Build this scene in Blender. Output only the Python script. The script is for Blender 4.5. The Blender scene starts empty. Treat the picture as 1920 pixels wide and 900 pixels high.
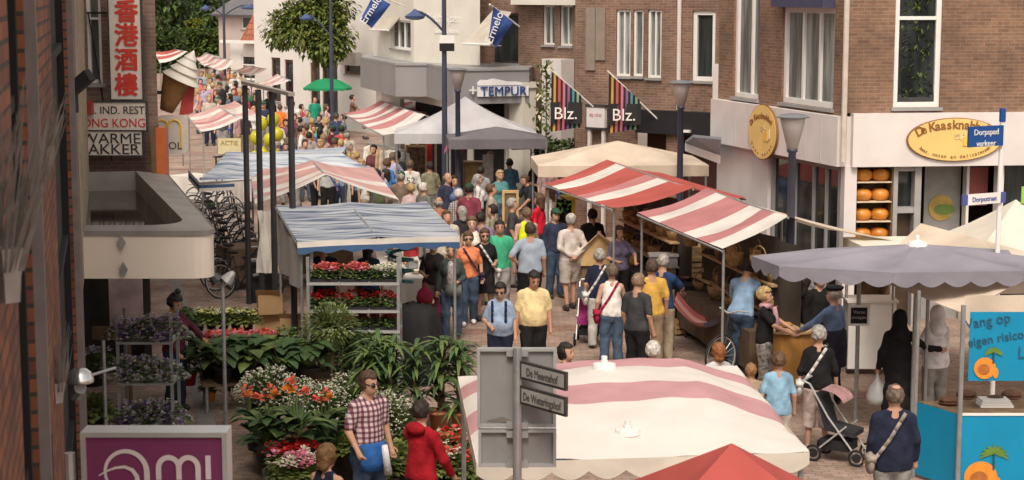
import bpy, math, random
import numpy as np
from mathutils import Vector, Matrix
R = math.radians
rnd = random.Random(11)
sc = bpy.context.scene
col = sc.collection

# ---------------------------------------------------------------- camera, sky, sun, exposure
F, CAMZ = 3400.0, 6.0                       # focal length in pixels of the 1920 wide photo, eye height
TH = math.atan(470 / F)
cd = bpy.data.cameras.new('camera'); cam = bpy.data.objects.new('camera', cd); col.objects.link(cam)
cd.sensor_width = 36; cd.lens = 36 * F / 1920; cd.clip_start = 0.3; cd.clip_end = 3000
cam.location = (0, 0, CAMZ); cam.rotation_euler = (R(90) - TH, 0, 0)
cd.dof.use_dof = True; cd.dof.focus_distance = 27; cd.dof.aperture_fstop = 7.0
sc.camera = cam
wd = bpy.data.worlds.new('World'); sc.world = wd; wd.use_nodes = True
nt = wd.node_tree; nt.nodes.clear()
out = nt.nodes.new('ShaderNodeOutputWorld'); bg = nt.nodes.new('ShaderNodeBackground')
sky = nt.nodes.new('ShaderNodeTexSky'); sky.sky_type = 'NISHITA'; sky.sun_disc = False
SUN_EL, SUN_AZ = 52, 186                    # degrees; azimuth clockwise from +Y (behind the viewer)
sky.sun_elevation = R(SUN_EL); sky.sun_rotation = R(SUN_AZ); sky.dust_density = 4; sky.air_density = 1.2
hs = nt.nodes.new('ShaderNodeHueSaturation'); hs.inputs['Saturation'].default_value = 0.22
tint = nt.nodes.new('ShaderNodeMix'); tint.data_type = 'RGBA'; tint.blend_type = 'MULTIPLY'; tint.inputs[0].default_value = 1
tint.inputs[7].default_value = (1.0, 0.93, 0.84, 1)   # warm high cloud
nt.links.new(sky.outputs[0], hs.inputs['Color']); nt.links.new(hs.outputs[0], tint.inputs[6]); nt.links.new(tint.outputs[2], bg.inputs[0])
bg.inputs[1].default_value = 0.15; nt.links.new(bg.outputs[0], out.inputs[0])
sl = bpy.data.lights.new('sun', 'SUN'); sl.energy = 1.35; sl.angle = R(16); sl.color = (1, 0.9, 0.78)
so = bpy.data.objects.new('sun', sl); col.objects.link(so); so.location = (-10, -10, 40)
so.rotation_euler = (R(90 - SUN_EL), 0, R(180 - SUN_AZ))
sc.view_settings.view_transform = 'Standard'; sc.view_settings.look = 'None'
sc.view_settings.exposure = 0.42; sc.view_settings.gamma = 1

# ---------------------------------------------------------------- geometry helpers
CT, ST = math.cos(TH), math.sin(TH)
def ray(px, py):
    u = (px - 960) / F; v = (450 - py) / F
    return Vector((u, CT + v * ST, -ST + v * CT))
def at(px, py, z):                          # the point of height z seen at a photo pixel
    d = ray(px, py); return Vector((0, 0, CAMZ)) + d * ((z - CAMZ) / d.z)
def aty(px, py, Y):                         # the point at distance Y seen at a photo pixel
    d = ray(px, py); return Vector((0, 0, CAMZ)) + d * (Y / d.y)
def V(*a): return Vector(a)
Z = Vector((0, 0, 1))
ST_T = Vector((-0.215, 0.977, 0)).normalized(); ST_R = Vector((0.977, 0.215, 0)).normalized(); ST_A = math.atan2(0.215, 0.977)

WM = {}
class MB:
    def __init__(s): s.v = []; s.f = []; s.m = []
    def face(s, pts, m=0):
        n = len(s.v); s.v += [tuple(p) for p in pts]; s.f.append(tuple(range(n, n + len(pts)))); s.m.append(m)
    def add(s, vs, fs, m=0):
        n = len(s.v); s.v += [tuple(p) for p in vs]
        for f in fs: s.f.append(tuple(i + n for i in f)); s.m.append(m)
        return s
    def obox(s, c, hx, hy, hz, m=0):        # box from centre and three half-axis vectors
        c, hx, hy, hz = Vector(c), Vector(hx), Vector(hy), Vector(hz)
        vs = [c + hx * a + hy * b + hz * d for d in (-1, 1) for b in (-1, 1) for a in (-1, 1)]
        return s.add(vs, [(0, 2, 3, 1), (4, 5, 7, 6), (0, 1, 5, 4), (2, 6, 7, 3), (0, 4, 6, 2), (1, 3, 7, 5)], m)
    def box(s, x0, x1, y0, y1, z0, z1, m=0, rot=0, about=None):
        c = V((x0 + x1) / 2, (y0 + y1) / 2, (z0 + z1) / 2); a = V((x1 - x0) / 2, 0, 0); b = V(0, (y1 - y0) / 2, 0)
        if rot:
            M = Matrix.Rotation(rot, 3, 'Z'); o = Vector(about or (c.x, c.y, 0)); c = o + M @ (c - o); a = M @ a; b = M @ b
        return s.obox(c, a, b, V(0, 0, (z1 - z0) / 2), m)
    def tube(s, p, q, r0, r1=None, n=8, m=0, caps=True):
        p, q = Vector(p), Vector(q); r1 = r0 if r1 is None else r1
        d = (q - p).normalized(); a = d.orthogonal().normalized(); b = d.cross(a)
        vs = [p + (a * math.cos(t) + b * math.sin(t)) * r0 for t in [2 * math.pi * i / n for i in range(n)]]
        vs += [q + (a * math.cos(t) + b * math.sin(t)) * r1 for t in [2 * math.pi * i / n for i in range(n)]]
        fs = [(i, (i + 1) % n, n + (i + 1) % n, n + i) for i in range(n)]
        if caps: fs += [tuple(range(n - 1, -1, -1)), tuple(range(n, 2 * n))]
        return s.add(vs, fs, m)
    def path(s, pts, r, n=6, m=0):
        for a, b in zip(pts, pts[1:]): s.tube(a, b, r, r, n, m)
        return s
    def lathe(s, prof, c=(0, 0, 0), n=14, m=0, M=None):
        vs = []; c = Vector(c)
        for r, z in prof:
            for i in range(n):
                t = 2 * math.pi * i / n; p = V(r * math.cos(t), r * math.sin(t), z)
                vs.append(c + (M @ p if M else p))
        k = len(prof); fs = [(j * n + i, j * n + (i + 1) % n, (j + 1) * n + (i + 1) % n, (j + 1) * n + i) for j in range(k - 1) for i in range(n)]
        fs += [tuple(range(n - 1, -1, -1)), tuple((k - 1) * n + i for i in range(n))]
        return s.add(vs, fs, m)
    def ell(s, c, r, n=10, m=0, M=None):
        prof = [(max(1e-4, math.sin(math.pi * i / (n - 2))), -math.cos(math.pi * i / (n - 2))) for i in range(n - 1)]
        S = Matrix.Diagonal(Vector(r)); return s.lathe(prof, c, n, m, (M @ S) if M else S)
    def prism(s, poly, z0, z1, m=0):        # counter-clockwise polygon in plan
        n = len(poly); vs = [(x, y, z0) for x, y in poly] + [(x, y, z1) for x, y in poly]
        return s.add(vs, [tuple(range(n - 1, -1, -1)), tuple(range(n, 2 * n))] + [(i, (i + 1) % n, n + (i + 1) % n, n + i) for i in range(n)], m)
    def slab(s, poly, nrm, d, m=0):         # flat polygon of 3D points pushed along a normal
        n = len(poly); nrm = Vector(nrm) * d; vs = [Vector(p) for p in poly] + [Vector(p) + nrm for p in poly]
        return s.add(vs, [tuple(range(n - 1, -1, -1)), tuple(range(n, 2 * n))] + [(i, (i + 1) % n, n + (i + 1) % n, n + i) for i in range(n)], m)
    def grid(s, fn, nu, nv, mf=None, m=0):
        n = len(s.v); s.v += [tuple(fn(i / nu, j / nv)) for j in range(nv + 1) for i in range(nu + 1)]
        for j in range(nv):
            for i in range(nu):
                a = n + j * (nu + 1) + i; s.f.append((a, a + 1, a + nu + 2, a + nu + 1)); s.m.append(mf(i, j) if mf else m)
        return s
    def leaf(s, p, d, L, w, m=0, droop=0.3, nseg=3, side=None):
        p = Vector(p); d = Vector(d).normalized(); sd = side or d.cross(Z)
        if sd.length < 1e-3: sd = V(1, 0, 0)
        sd.normalize(); n = len(s.v); up = sd.cross(d)
        for i in range(nseg + 1):
            t = i / nseg; c = p + d * L * t - Z * (droop * L * t * t); ww = w * math.sin(math.pi * (0.12 + 0.86 * t)) * 0.5
            s.v.append(tuple(c - sd * ww + up * ww * 0.3)); s.v.append(tuple(c + sd * ww + up * ww * 0.3))
        for i in range(nseg): a = n + 2 * i; s.f.append((a, a + 1, a + 3, a + 2)); s.m.append(m)
        return s
    def build(s, name, mats, parent=None, smooth=False, label=None, cat=None, group=None, kind=None, uv=False, link=True):
        me = bpy.data.meshes.new(name)
        vs = np.array(s.v, dtype=np.float64).reshape(-1, 3)
        if not isinstance(mats, (list, tuple)): mats = [mats]
        loc = None
        world = vs
        if parent is not None:
            M = np.array(WM[parent].inverted()); vs = vs @ M[:3, :3].T + M[:3, 3]
        elif kind is None:
            loc = np.array([vs[:, 0].mean(), vs[:, 1].mean(), vs[:, 2].min()]); vs = vs - loc
        me.from_pydata(vs.tolist(), [], s.f)
        for m in mats: me.materials.append(m)
        me.polygons.foreach_set('material_index', s.m)
        if smooth: me.polygons.foreach_set('use_smooth', [True] * len(s.f))
        if uv:
            l = me.uv_layers.new(name='UVMap')
            for p in me.polygons:
                pts = [Vector(world[i]) for i in p.vertices]
                nrm = (pts[1] - pts[0]).cross(pts[-1] - pts[0])
                if nrm.length < 1e-9: nrm = V(0, 0, 1)
                nrm.normalize()
                t = Z.cross(nrm)
                for li, q in zip(p.loop_indices, pts):
                    if abs(nrm.z) > 0.75: l.data[li].uv = (q.x, q.y)
                    else: tt = t.normalized(); l.data[li].uv = (q.dot(tt), q.z)
        me.update()
        o = bpy.data.objects.new(name, me)
        if link: col.objects.link(o)
        if parent is not None: o.parent = parent; WM[o] = WM[parent].copy()
        else:
            if loc is not None: o.location = loc; WM[o] = Matrix.Translation(Vector(loc))
            else: WM[o] = Matrix()
        tag(o, label, cat, group, kind)
        return o
def tag(o, label=None, cat=None, group=None, kind=None):
    if label: o['label'] = label
    if cat: o['category'] = cat
    if group: o['group'] = group
    if kind: o['kind'] = kind
    return o
def thing(name, label, cat, loc=(0, 0, 0), rz=0, group=None):
    o = bpy.data.objects.new(name, None); col.objects.link(o); o.empty_display_size = 0.2
    o.location = loc; o.rotation_euler = (0, 0, rz)
    WM[o] = Matrix.Translation(Vector(loc)) @ Matrix.Rotation(rz, 4, 'Z')
    return tag(o, label, cat, group)
def dup(root, loc, rz, label, group=None, scale=1, mats=None):
    r = root.copy(); col.objects.link(r); r.location = loc; r.rotation_euler = (0, 0, rz); r.scale = (scale,) * 3
    r['label'] = label
    if group: r['group'] = group
    def rec(src, dst):
        for ch in list(src.children):
            c = ch.copy(); col.objects.link(c); c.parent = dst
            if mats:
                for key, mm in mats.items():
                    if ch.name.split('.')[0] == key:
                        c.material_slots[0].link = 'OBJECT'; c.material_slots[0].material = mm
            rec(ch, c)
    rec(root, r)
    return r

# ---------------------------------------------------------------- materials
def newmat(name):
    m = bpy.data.materials.new(name); m.use_nodes = True
    t = m.node_tree; return m, t, t.nodes['Principled BSDF']
_mc = {}
def mat(name, c, rough=0.7, var=0.25, scale=6, bump=0.0, metal=0, spec=0.4, trans=0, sheen=0, bscale=None, c2=None):
    key = (name, tuple(c), rough, var, scale, bump)
    if key in _mc: return _mc[key]
    m, t, b = newmat(name); N = t.nodes.new
    b.inputs['Roughness'].default_value = rough; b.inputs['Metallic'].default_value = metal
    b.inputs['Specular IOR Level'].default_value = spec
    if sheen: b.inputs['Sheen Weight'].default_value = sheen
    tc = N('ShaderNodeTexCoord'); no = N('ShaderNodeTexNoise'); no.inputs['Scale'].default_value = scale; no.inputs['Detail'].default_value = 6
    t.links.new(tc.outputs['Object'], no.inputs['Vector'])
    cr = N('ShaderNodeValToRGB'); lo = [max(0, x * (1 - var)) for x in c]; hi = [min(1, x * (1 + var)) for x in (c2 or c)]
    cr.color_ramp.elements[0].position = 0.3; cr.color_ramp.elements[1].position = 0.7
    cr.color_ramp.elements[0].color = (*lo, 1); cr.color_ramp.elements[1].color = (*hi, 1)
    t.links.new(no.outputs[0], cr.inputs[0]); t.links.new(cr.outputs[0], b.inputs['Base Color'])
    if bump:
        n2 = N('ShaderNodeTexNoise'); n2.inputs['Scale'].default_value = bscale or scale * 3; n2.inputs['Detail'].default_value = 4
        t.links.new(tc.outputs['Object'], n2.inputs['Vector'])
        bp = N('ShaderNodeBump'); bp.inputs['Strength'].default_value = bump; bp.inputs['Distance'].default_value = 0.02
        t.links.new(n2.outputs[0], bp.inputs['Height']); t.links.new(bp.outputs[0], b.inputs['Normal'])
    if trans:
        tr = N('ShaderNodeBsdfTranslucent'); t.links.new(cr.outputs[0], tr.inputs[0]); mx = N('ShaderNodeMixShader'); mx.inputs[0].default_value = trans
        o = t.nodes['Material Output']; t.links.new(b.outputs[0], mx.inputs[1]); t.links.new(tr.outputs[0], mx.inputs[2]); t.links.new(mx.outputs[0], o.inputs[0])
    _mc[key] = m; return m
def brick(name, c1, c2, mortar, w=0.22, h=0.0625, mort=0.012, bump=0.5, vary=0.35):
    m, t, b = newmat(name); N = t.nodes.new
    uv = N('ShaderNodeUVMap'); uv.uv_map = 'UVMap'
    bt = N('ShaderNodeTexBrick'); bt.inputs['Scale'].default_value = 1; bt.inputs['Brick Width'].default_value = w; bt.inputs['Row Height'].default_value = h
    bt.inputs['Mortar Size'].default_value = mort * 0.5; bt.inputs['Mortar Smooth'].default_value = 0.2; bt.inputs['Bias'].default_value = 0
    bt.inputs['Color1'].default_value = (*c1, 1); bt.inputs['Color2'].default_value = (*c2, 1); bt.inputs['Mortar'].default_value = (*mortar, 1)
    t.links.new(uv.outputs[0], bt.inputs['Vector'])
    no = N('ShaderNodeTexNoise'); no.inputs['Scale'].default_value = 1.1; no.inputs['Detail'].default_value = 8
    t.links.new(uv.outputs[0], no.inputs['Vector'])
    mr = N('ShaderNodeMapRange'); mr.inputs[1].default_value = 0.25; mr.inputs[2].default_value = 0.75; mr.inputs[3].default_value = 1 - vary; mr.inputs[4].default_value = 1 + vary
    n3 = N('ShaderNodeTexNoise'); n3.inputs['Scale'].default_value = 9; n3.inputs['Detail'].default_value = 2; t.links.new(uv.outputs[0], n3.inputs['Vector'])
    ad = N('ShaderNodeMath'); ad.operation = 'MULTIPLY_ADD'; ad.inputs[1].default_value = .45; t.links.new(n3.outputs[0], ad.inputs[0]); sb = N('ShaderNodeMath'); sb.operation = 'SUBTRACT'; sb.inputs[1].default_value = .22; t.links.new(no.outputs[0], sb.inputs[0]); t.links.new(sb.outputs[0], ad.inputs[2])
    t.links.new(ad.outputs[0], mr.inputs[0])
    mx = N('ShaderNodeMix'); mx.data_type = 'RGBA'; mx.blend_type = 'MULTIPLY'; mx.inputs[0].default_value = 1
    t.links.new(bt.outputs[0], mx.inputs[6]); t.links.new(mr.outputs[0], mx.inputs[7]); t.links.new(mx.outputs[2], b.inputs['Base Color'])
    b.inputs['Roughness'].default_value = 0.9
    bp = N('ShaderNodeBump'); bp.inputs['Strength'].default_value = bump; bp.inputs['Distance'].default_value = 0.01; bp.invert = True
    t.links.new(bt.outputs['Fac'], bp.inputs['Height']); t.links.new(bp.outputs[0], b.inputs['Normal'])
    return m
def cloth(c, var=0.28, rough=0.9): return mat('cloth', tuple(c), rough, var, 7, 0.55, spec=0.2, bscale=22)
def glassmat(name, c=(0.02, 0.025, 0.025), rough=0.06):
    m, t, b = newmat(name); N = t.nodes.new
    b.inputs['Roughness'].default_value = rough; b.inputs['Specular IOR Level'].default_value = 0.7
    tc = N('ShaderNodeTexCoord'); no = N('ShaderNodeTexNoise'); no.inputs['Scale'].default_value = 1.7; no.inputs['Detail'].default_value = 3
    mp = N('ShaderNodeMapping'); mp.inputs['Scale'].default_value = (2.6, 2.6, .35); t.links.new(tc.outputs['Object'], mp.inputs[0]); t.links.new(mp.outputs[0], no.inputs['Vector'])
    cr = N('ShaderNodeValToRGB'); cr.color_ramp.elements[0].position = 0.4; cr.color_ramp.elements[1].position = 0.65
    cr.color_ramp.elements[0].color = (*[x * 0.5 for x in c], 1); cr.color_ramp.elements[1].color = (*[min(1, x * 2) for x in c], 1)
    t.links.new(no.outputs[0], cr.inputs[0]); t.links.new(cr.outputs[0], b.inputs['Base Color'])
    return m
def foliage(name, c, var=0.5, trans=0.25): return mat(name, c, 0.6, var, 3.5, 0, spec=0.35, trans=trans, c2=tuple(x * 1.3 for x in c))

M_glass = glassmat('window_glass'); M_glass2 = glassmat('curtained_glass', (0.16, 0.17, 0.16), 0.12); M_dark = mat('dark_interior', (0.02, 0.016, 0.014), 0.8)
M_white = mat('white_paint', (0.78, 0.75, 0.72), 0.5, 0.05, 3); M_cream = mat('cream_render', (0.70, 0.66, 0.58), 0.85, 0.07, 1.5)
M_pinkw = mat('off_white_fascia', (0.70, 0.645, 0.625), 0.55, 0.08, 1.6); M_grey = mat('grey_panel', (0.30, 0.29, 0.29), 0.6, 0.1, 2)
M_dgrey = mat('dark_metal', (0.045, 0.045, 0.05), 0.5, 0.2, 5); M_blue = mat('blue_grey_steel', (0.05, 0.055, 0.085), 0.45, 0.15, 4)
M_galv = mat('galvanised_steel', (0.36, 0.36, 0.36), 0.45, 0.15, 8, metal=0.5); M_alu = mat('aluminium', (0.55, 0.54, 0.53), 0.35, 0.08, 6, metal=0.4)
M_wood = mat('pale_wood', (0.48, 0.32, 0.16), 0.7, 0.25, 7, 0.2); M_dwood = mat('dark_wood', (0.16, 0.10, 0.055), 0.75, 0.3, 6, 0.2)
M_card = mat('cardboard', (0.42, 0.27, 0.14), 0.85, 0.12, 4); M_terra = mat('terracotta', (0.46, 0.17, 0.08), 0.8, 0.2, 6)
M_black = mat('black_cloth', (0.016, 0.015, 0.017), 0.9, 0.3, 5, 0.3); M_tarred = mat('red_canvas', (0.50, 0.10, 0.085), 0.85, 0.15, 2, 0.15, trans=0.25)
def canvas(c, tr=0.22, var=0.15): return mat('canvas', tuple(c), 0.85, var, 1.6, 0.6, spec=0.2, trans=tr, bscale=6)
C_red = canvas((0.52, 0.12, 0.10)); C_pink = canvas((0.68, 0.40, 0.38)); C_white = canvas((0.80, 0.75, 0.69)); C_rose = canvas((0.56, 0.24, 0.24))
C_beige = canvas((0.72, 0.60, 0.48)); C_lgrey = canvas((0.58, 0.57, 0.59)); C_dgrey = canvas((0.17, 0.155, 0.17), 0.1); C_lilac = canvas((0.27, 0.255, 0.30), 0.1)
C_bluew = canvas((0.42, 0.46, 0.53)); C_blue2 = canvas((0.22, 0.28, 0.38)); C_blue = canvas((0.07, 0.14, 0.28)); C_cream = canvas((0.78, 0.72, 0.62)); C_grn = canvas((0.03, 0.30, 0.13))

def text(mb, s, size, o, r=V(1, 0, 0), up=Z, m=0, align='CENTER', thick=0.004, bold=0.0):   # lettering as geometry appended to a builder
    cu = bpy.data.curves.new('lettering', 'FONT'); cu.body = s; cu.size = size; cu.align_x = align; cu.extrude = thick; cu.resolution_u = 3; cu.offset = bold
    ob = bpy.data.objects.new('lettering', cu); col.objects.link(ob)
    bpy.context.view_layer.update()
    me = bpy.data.meshes.new_from_object(ob.evaluated_get(bpy.context.evaluated_depsgraph_get()))
    r = Vector(r); up = Vector(up); n = r.cross(up); o = Vector(o)
    mb.add([o + r * v.co.x + up * v.co.y + n * v.co.z for v in me.vertices], [tuple(p.vertices) for p in me.polygons], m)
    bpy.data.objects.remove(ob); bpy.data.curves.remove(cu); bpy.data.meshes.remove(me)
    return mb
def arctext(mb, s, size, c, a, b, t0, t1, r, up, m=0, flip=1, bold=0.0):   # letters along an ellipse
    n = len(s)
    for i, ch in enumerate(s):
        if ch == ' ': continue
        t = R(t0 + (t1 - t0) * (i + 0.5) / n); p = Vector(c) + Vector(r) * a * math.cos(t) + Vector(up) * b * math.sin(t)
        tx = Vector(r) * (a * math.sin(t)) - Vector(up) * (b * math.cos(t)); tx = tx.normalized() * flip
        text(mb, ch, size, p, tx, Vector(r).cross(Vector(up)).cross(tx).normalized(), m, bold=bold)
    return mb

class Wall:                                  # a vertical plane: u along it, v up, d outward
    def __init__(s, p0, p1):
        s.p = V(p0[0], p0[1], 0); q = V(p1[0], p1[1], 0); s.e = (q - s.p).normalized(); s.L = (q - s.p).length; s.n = V(s.e.y, -s.e.x, 0)
    def __call__(s, u, v, d=0): return s.p + s.e * u + s.n * d + Z * v
    def pix(s, px, py):
        d = ray(px, py); o = V(0, 0, CAMZ); t = (s.p - o).dot(s.n) / d.dot(s.n); q = o + d * t
        return (q - s.p).dot(s.e), q.z
    def rect(s, x0, y0, x1, y1):             # photo rectangle -> u0,u1,v0,v1 using its middle lines
        a = s.pix(x0, (y0 + y1) / 2)[0]; b = s.pix(x1, (y0 + y1) / 2)[0]; xm = (x0 + x1) / 2
        return min(a, b), max(a, b), s.pix(xm, y1)[1], s.pix(xm, y0)[1]
    def sheet(s, mb, z0, z1, holes=(), u0=0, u1=None, depth=0.14, m=0, d=0):   # wall face with openings and their reveals
        u1 = s.L if u1 is None else u1
        us = sorted({u0, u1, *[min(max(x, u0), u1) for h in holes for x in h[:2]]}); vs = sorted({z0, z1, *[min(max(x, z0), z1) for h in holes for x in h[2:4]]})
        for a, b in zip(us, us[1:]):
            for c, e in zip(vs, vs[1:]):
                mu, mv = (a + b) / 2, (c + e) / 2
                if any(h[0] < mu < h[1] and h[2] < mv < h[3] for h in holes): continue
                mb.face([s(a, c, d), s(b, c, d), s(b, e, d), s(a, e, d)], m)
        for h in holes:
            a, b, c, e = h[:4]; D = -depth
            mb.face([s(a, c, d), s(a, e, d), s(a, e, D), s(a, c, D)], m); mb.face([s(b, c, d), s(b, c, D), s(b, e, D), s(b, e, d)], m)
            mb.face([s(a, c, d), s(a, c, D), s(b, c, D), s(b, c, d)], m); mb.face([s(a, e, d), s(b, e, d), s(b, e, D), s(a, e, D)], m)
        return mb
    def bx(s, mb, u0, u1, v0, v1, d0, d1, m=0):
        return mb.obox(s((u0 + u1) / 2, (v0 + v1) / 2, (d0 + d1) / 2), s.e * (u1 - u0) / 2, s.n * (d1 - d0) / 2, Z * (v1 - v0) / 2, m)
    def window(s, h, parent, fw=0.07, bars=(), rails=(), frame=None, pane=None, sill=True, depth=0.12, sillmat=None):
        a, b, c, e = h; mb = MB(); d0, d1 = -depth - 0.02, -depth + 0.07
        s.bx(mb, a, a + fw, c, e, d0, d1); s.bx(mb, b - fw, b, c, e, d0, d1)
        s.bx(mb, a + fw, b - fw, c, c + fw, d0, d1); s.bx(mb, a + fw, b - fw, e - fw, e, d0, d1)
        for t in bars: x = a + (b - a) * t; s.bx(mb, x - fw * 0.35, x + fw * 0.35, c + fw, e - fw, d0, d1 - 0.01)
        for t in rails: x = c + (e - c) * t; s.bx(mb, a + fw, b - fw, x - fw * 0.35, x + fw * 0.35, d0, d1 - 0.015)
        w = mb.build('window', frame or M_white, parent)
        g = MB(); s.bx(g, a + fw * 0.5, b - fw * 0.5, c + fw * 0.5, e - fw * 0.5, d0 - 0.02, d0 + 0.03); g.build('pane', pane or M_glass, w)
        if sill:
            k = MB(); s.bx(k, a - 0.04, b + 0.04, c - 0.06, c - 0.003, -depth, 0.06); k.build('sill', sillmat or M_grey, w)
        return w
# ---------------------------------------------------------------- ground
B_red = brick('brown_brick', (0.25, 0.135, 0.08), (0.175, 0.092, 0.058), (0.24, 0.195, 0.155))
B_mid = brick('red_brown_brick', (0.24, 0.138, 0.095), (0.17, 0.092, 0.064), (0.27, 0.22, 0.18))
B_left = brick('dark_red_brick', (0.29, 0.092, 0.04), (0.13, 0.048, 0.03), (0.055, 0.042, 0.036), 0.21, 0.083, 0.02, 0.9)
B_tan = brick('tan_brick', (0.36, 0.28, 0.18), (0.29, 0.20, 0.12), (0.30, 0.26, 0.2))
B_chin = brick('weathered_brick', (0.24, 0.155, 0.12), (0.18, 0.105, 0.08), (0.24, 0.2, 0.17))
B_pave = brick('street_clinkers', (0.37, 0.26, 0.205), (0.27, 0.185, 0.145), (0.18, 0.14, 0.11), 0.21, 0.105, 0.014, 0.4, 0.4)
B_pave2 = brick('red_clinkers', (0.32, 0.175, 0.13), (0.24, 0.13, 0.1), (0.14, 0.11, 0.09), 0.21, 0.105, 0.014, 0.4, 0.35)
B_tile = brick('roof_tiles', (0.36, 0.12, 0.06), (0.26, 0.085, 0.045), (0.1, 0.04, 0.03), 0.25, 0.3, 0.04, 1.0, 0.3)
g = MB(); g.face([(-400, -20, -0.02), (400, -20, -0.02), (400, 900, -0.02), (-400, 900, -0.02)])
g.build('ground', mat('far_ground', (0.2, 0.16, 0.13), 0.95, 0.2, 0.3), kind='structure')
def SP(x0, y): return V(x0 - 0.22 * (y), y, 0)    # a line that runs along the street
g = MB(); a0, a1 = 0.2 - 0.5, 14.0
g.face([V(-1.0, 2, 0), V(14, 2, 0), V(14, 34, 0), SP(11.8, 46), SP(11.8, 150), SP(-1.0, 150), SP(-1.0, 30)])
g.build('street', B_pave, kind='structure', uv=True)
g = MB()
for k in range(14):                          # red clinker bands across the street and a gutter line
    y = 18 + k * 6; g.face([SP(-0.2, y) + Z * .004, SP(11.3, y) + V(0, 2.4, .004), SP(11.3, y + .5) + V(0, 2.4, .004), SP(-0.2, y + .5) + Z * .004])
g.build('paving_band', B_pave2, kind='structure', uv=True)
g = MB(); g.face([SP(1.05, 20) + Z * .008, SP(1.3, 20) + Z * .008, SP(1.3, 120) + Z * .008, SP(1.05, 120) + Z * .008])
g.build('gutter', mat('gutter_stone', (0.25, 0.23, 0.21), 0.9, 0.2, 3), kind='structure')

# ---------------------------------------------------------------- cheese shop on the right corner
kc = at(1583, 312, 2.9); kf = at(1345, 265, 2.9)
t = thing('corner_shop', 'brown brick corner building with white fascia and a cheese shop on the ground floor', 'building', (kc.x, kc.y, 0))
WS = Wall(kf, kc)                            # street side (far to near)
WF = Wall(kc, (kc.x + 6.5, kc.y + 0.75))     # front, right of the corner
zt = 8.6
wA = WS.rect(1376, -60, 1424, 184); wB = WS.rect(1466, 14, 1564, 198); wB = (wB[0], wB[1], wB[2], wB[3])
hA = (wA[0], wA[1], wA[2], 6.6); wC = WF.rect(1678, -60, 1766, 201); hC = (wC[0], wC[1], wC[2], 6.4)
mb = MB(); WS.sheet(mb, 3.78, zt, [hA, wB], u1=WS.L); WF.sheet(mb, 3.84, zt, [hC])
r0, r1, r2 = WS(0, 0), WF(6.5, 0), WF(6.5, 0) + V(2, 8, 0)
mb.face([WF(6.5, 0), WF(6.5, 0) + V(1, 9, 0), WF(6.5, zt) + V(1, 9, 0), WF(6.5, zt)])
mb.face([WS(0, 0) + V(7, 2, 0), WS(0, 0), WS(0, zt), WS(0, zt) + V(7, 2, 0)])
mb.build('wall', B_red, t, uv=True)
mb = MB(); mb.face([WS(0, zt), WS(WS.L, zt), WF(6.5, zt), WF(6.5, zt) + V(1, 9, 0), WS(0, zt) + V(7, 2, 0)]); mb.build('roof', M_dgrey, t)
WS.window(hA, t, 0.09, bars=(0.62,), pane=M_glass2); WS.window(wB, t, 0.1, bars=(0.36, 0.68), rails=(), pane=M_glass2)
w = WF.window(hC, t, 0.09, rails=((3.95 + 1.55 - hC[2]) / (hC[3] - hC[2]),))
a, b = hC[0], hC[1]; mb = MB(); lz = WF.pix(1722, 178)[1]
WF.bx(mb, a + .1, b - .1, hC[2] + .1, hC[2] + .17, -.12, -.06); WF.bx(mb, a + .1, a + .17, hC[2] + .17, lz, -.12, -.06); WF.bx(mb, b - .17, b - .1, hC[2] + .17, lz, -.12, -.06)
mb.build('sash', M_dgrey, w)
mb = MB(); fol = foliage('window_plant', (0.09, 0.13, 0.03))
for i in range(150):
    u = rnd.uniform(a + .15, b - .15); v = rnd.uniform(hC[2] + .2, 6.2); mb.leaf(WF(u, v, -.115), WF.e * rnd.uniform(-1, 1) + Z * rnd.uniform(-1, .4) + WF.n * .15, .1, .06, 0, .1, 2)
mb.build('plant_behind_pane', fol, w)
mb = MB(); WS.bx(mb, wB[0], wB[1], wB[3] + .003, wB[3] + .5, -.1, .25); mb.build('awning_box', mat('navy_awning', (0.06, 0.06, 0.11), 0.7, 0.1), t)
mb = MB(); WS.bx(mb, 0, WS.L + .02, 2.9, 3.78, -.1, .16); mb.build('side_fascia', M_pinkw, t)
mb = MB()
for k in range(1, 9): u = WS.L * k / 9; WS.bx(mb, u - .006, u + .006, 2.92, 3.76, .16, .166)
mb.build('fascia_joints', mat('joint_grey', (0.5, 0.46, 0.45), 0.7, 0.05), t)
mb = MB(); WF.bx(mb, .1, 6.5, 2.9, 3.84, -.1, .16); mb.build('front_fascia', M_pinkw, t)
mb = MB(); mb.tube(kc + V(-.06, -.2, 0) + Z * .1, kc + V(-.06, -.2, 0) + Z * 3.9, .05); mb.build('drainpipe', mat('putty_paint', (0.55, 0.48, 0.42), 0.6, 0.1), t)
# shop front below the fascia: side
mb = MB()
pa = WS.pix(1345, 330)[0]; pb = WS.pix(1440, 330)[0]; WS.bx(mb, .0, pb, 0, 2.9, -.3, .0)
mb.build('side_wall_panel', M_pinkw, t); mb = MB(); WF.bx(mb, 0.0, .22, 0, 2.9, -.2, .05); mb.build('white_pier', M_pinkw, t)
mb = MB(); WS.bx(mb, pb, WS.L - .2, .0, .5, -.4, -.02); mb.build('plinth', M_grey, t)
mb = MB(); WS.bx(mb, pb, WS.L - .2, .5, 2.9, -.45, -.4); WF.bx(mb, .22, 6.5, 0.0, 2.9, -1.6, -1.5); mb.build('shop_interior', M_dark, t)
h = (pb + .05, WS.L - .25, .5, 2.86)
WS.window(h, t, .07, bars=(.35, .62, .8), frame=M_grey, sill=False)
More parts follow.
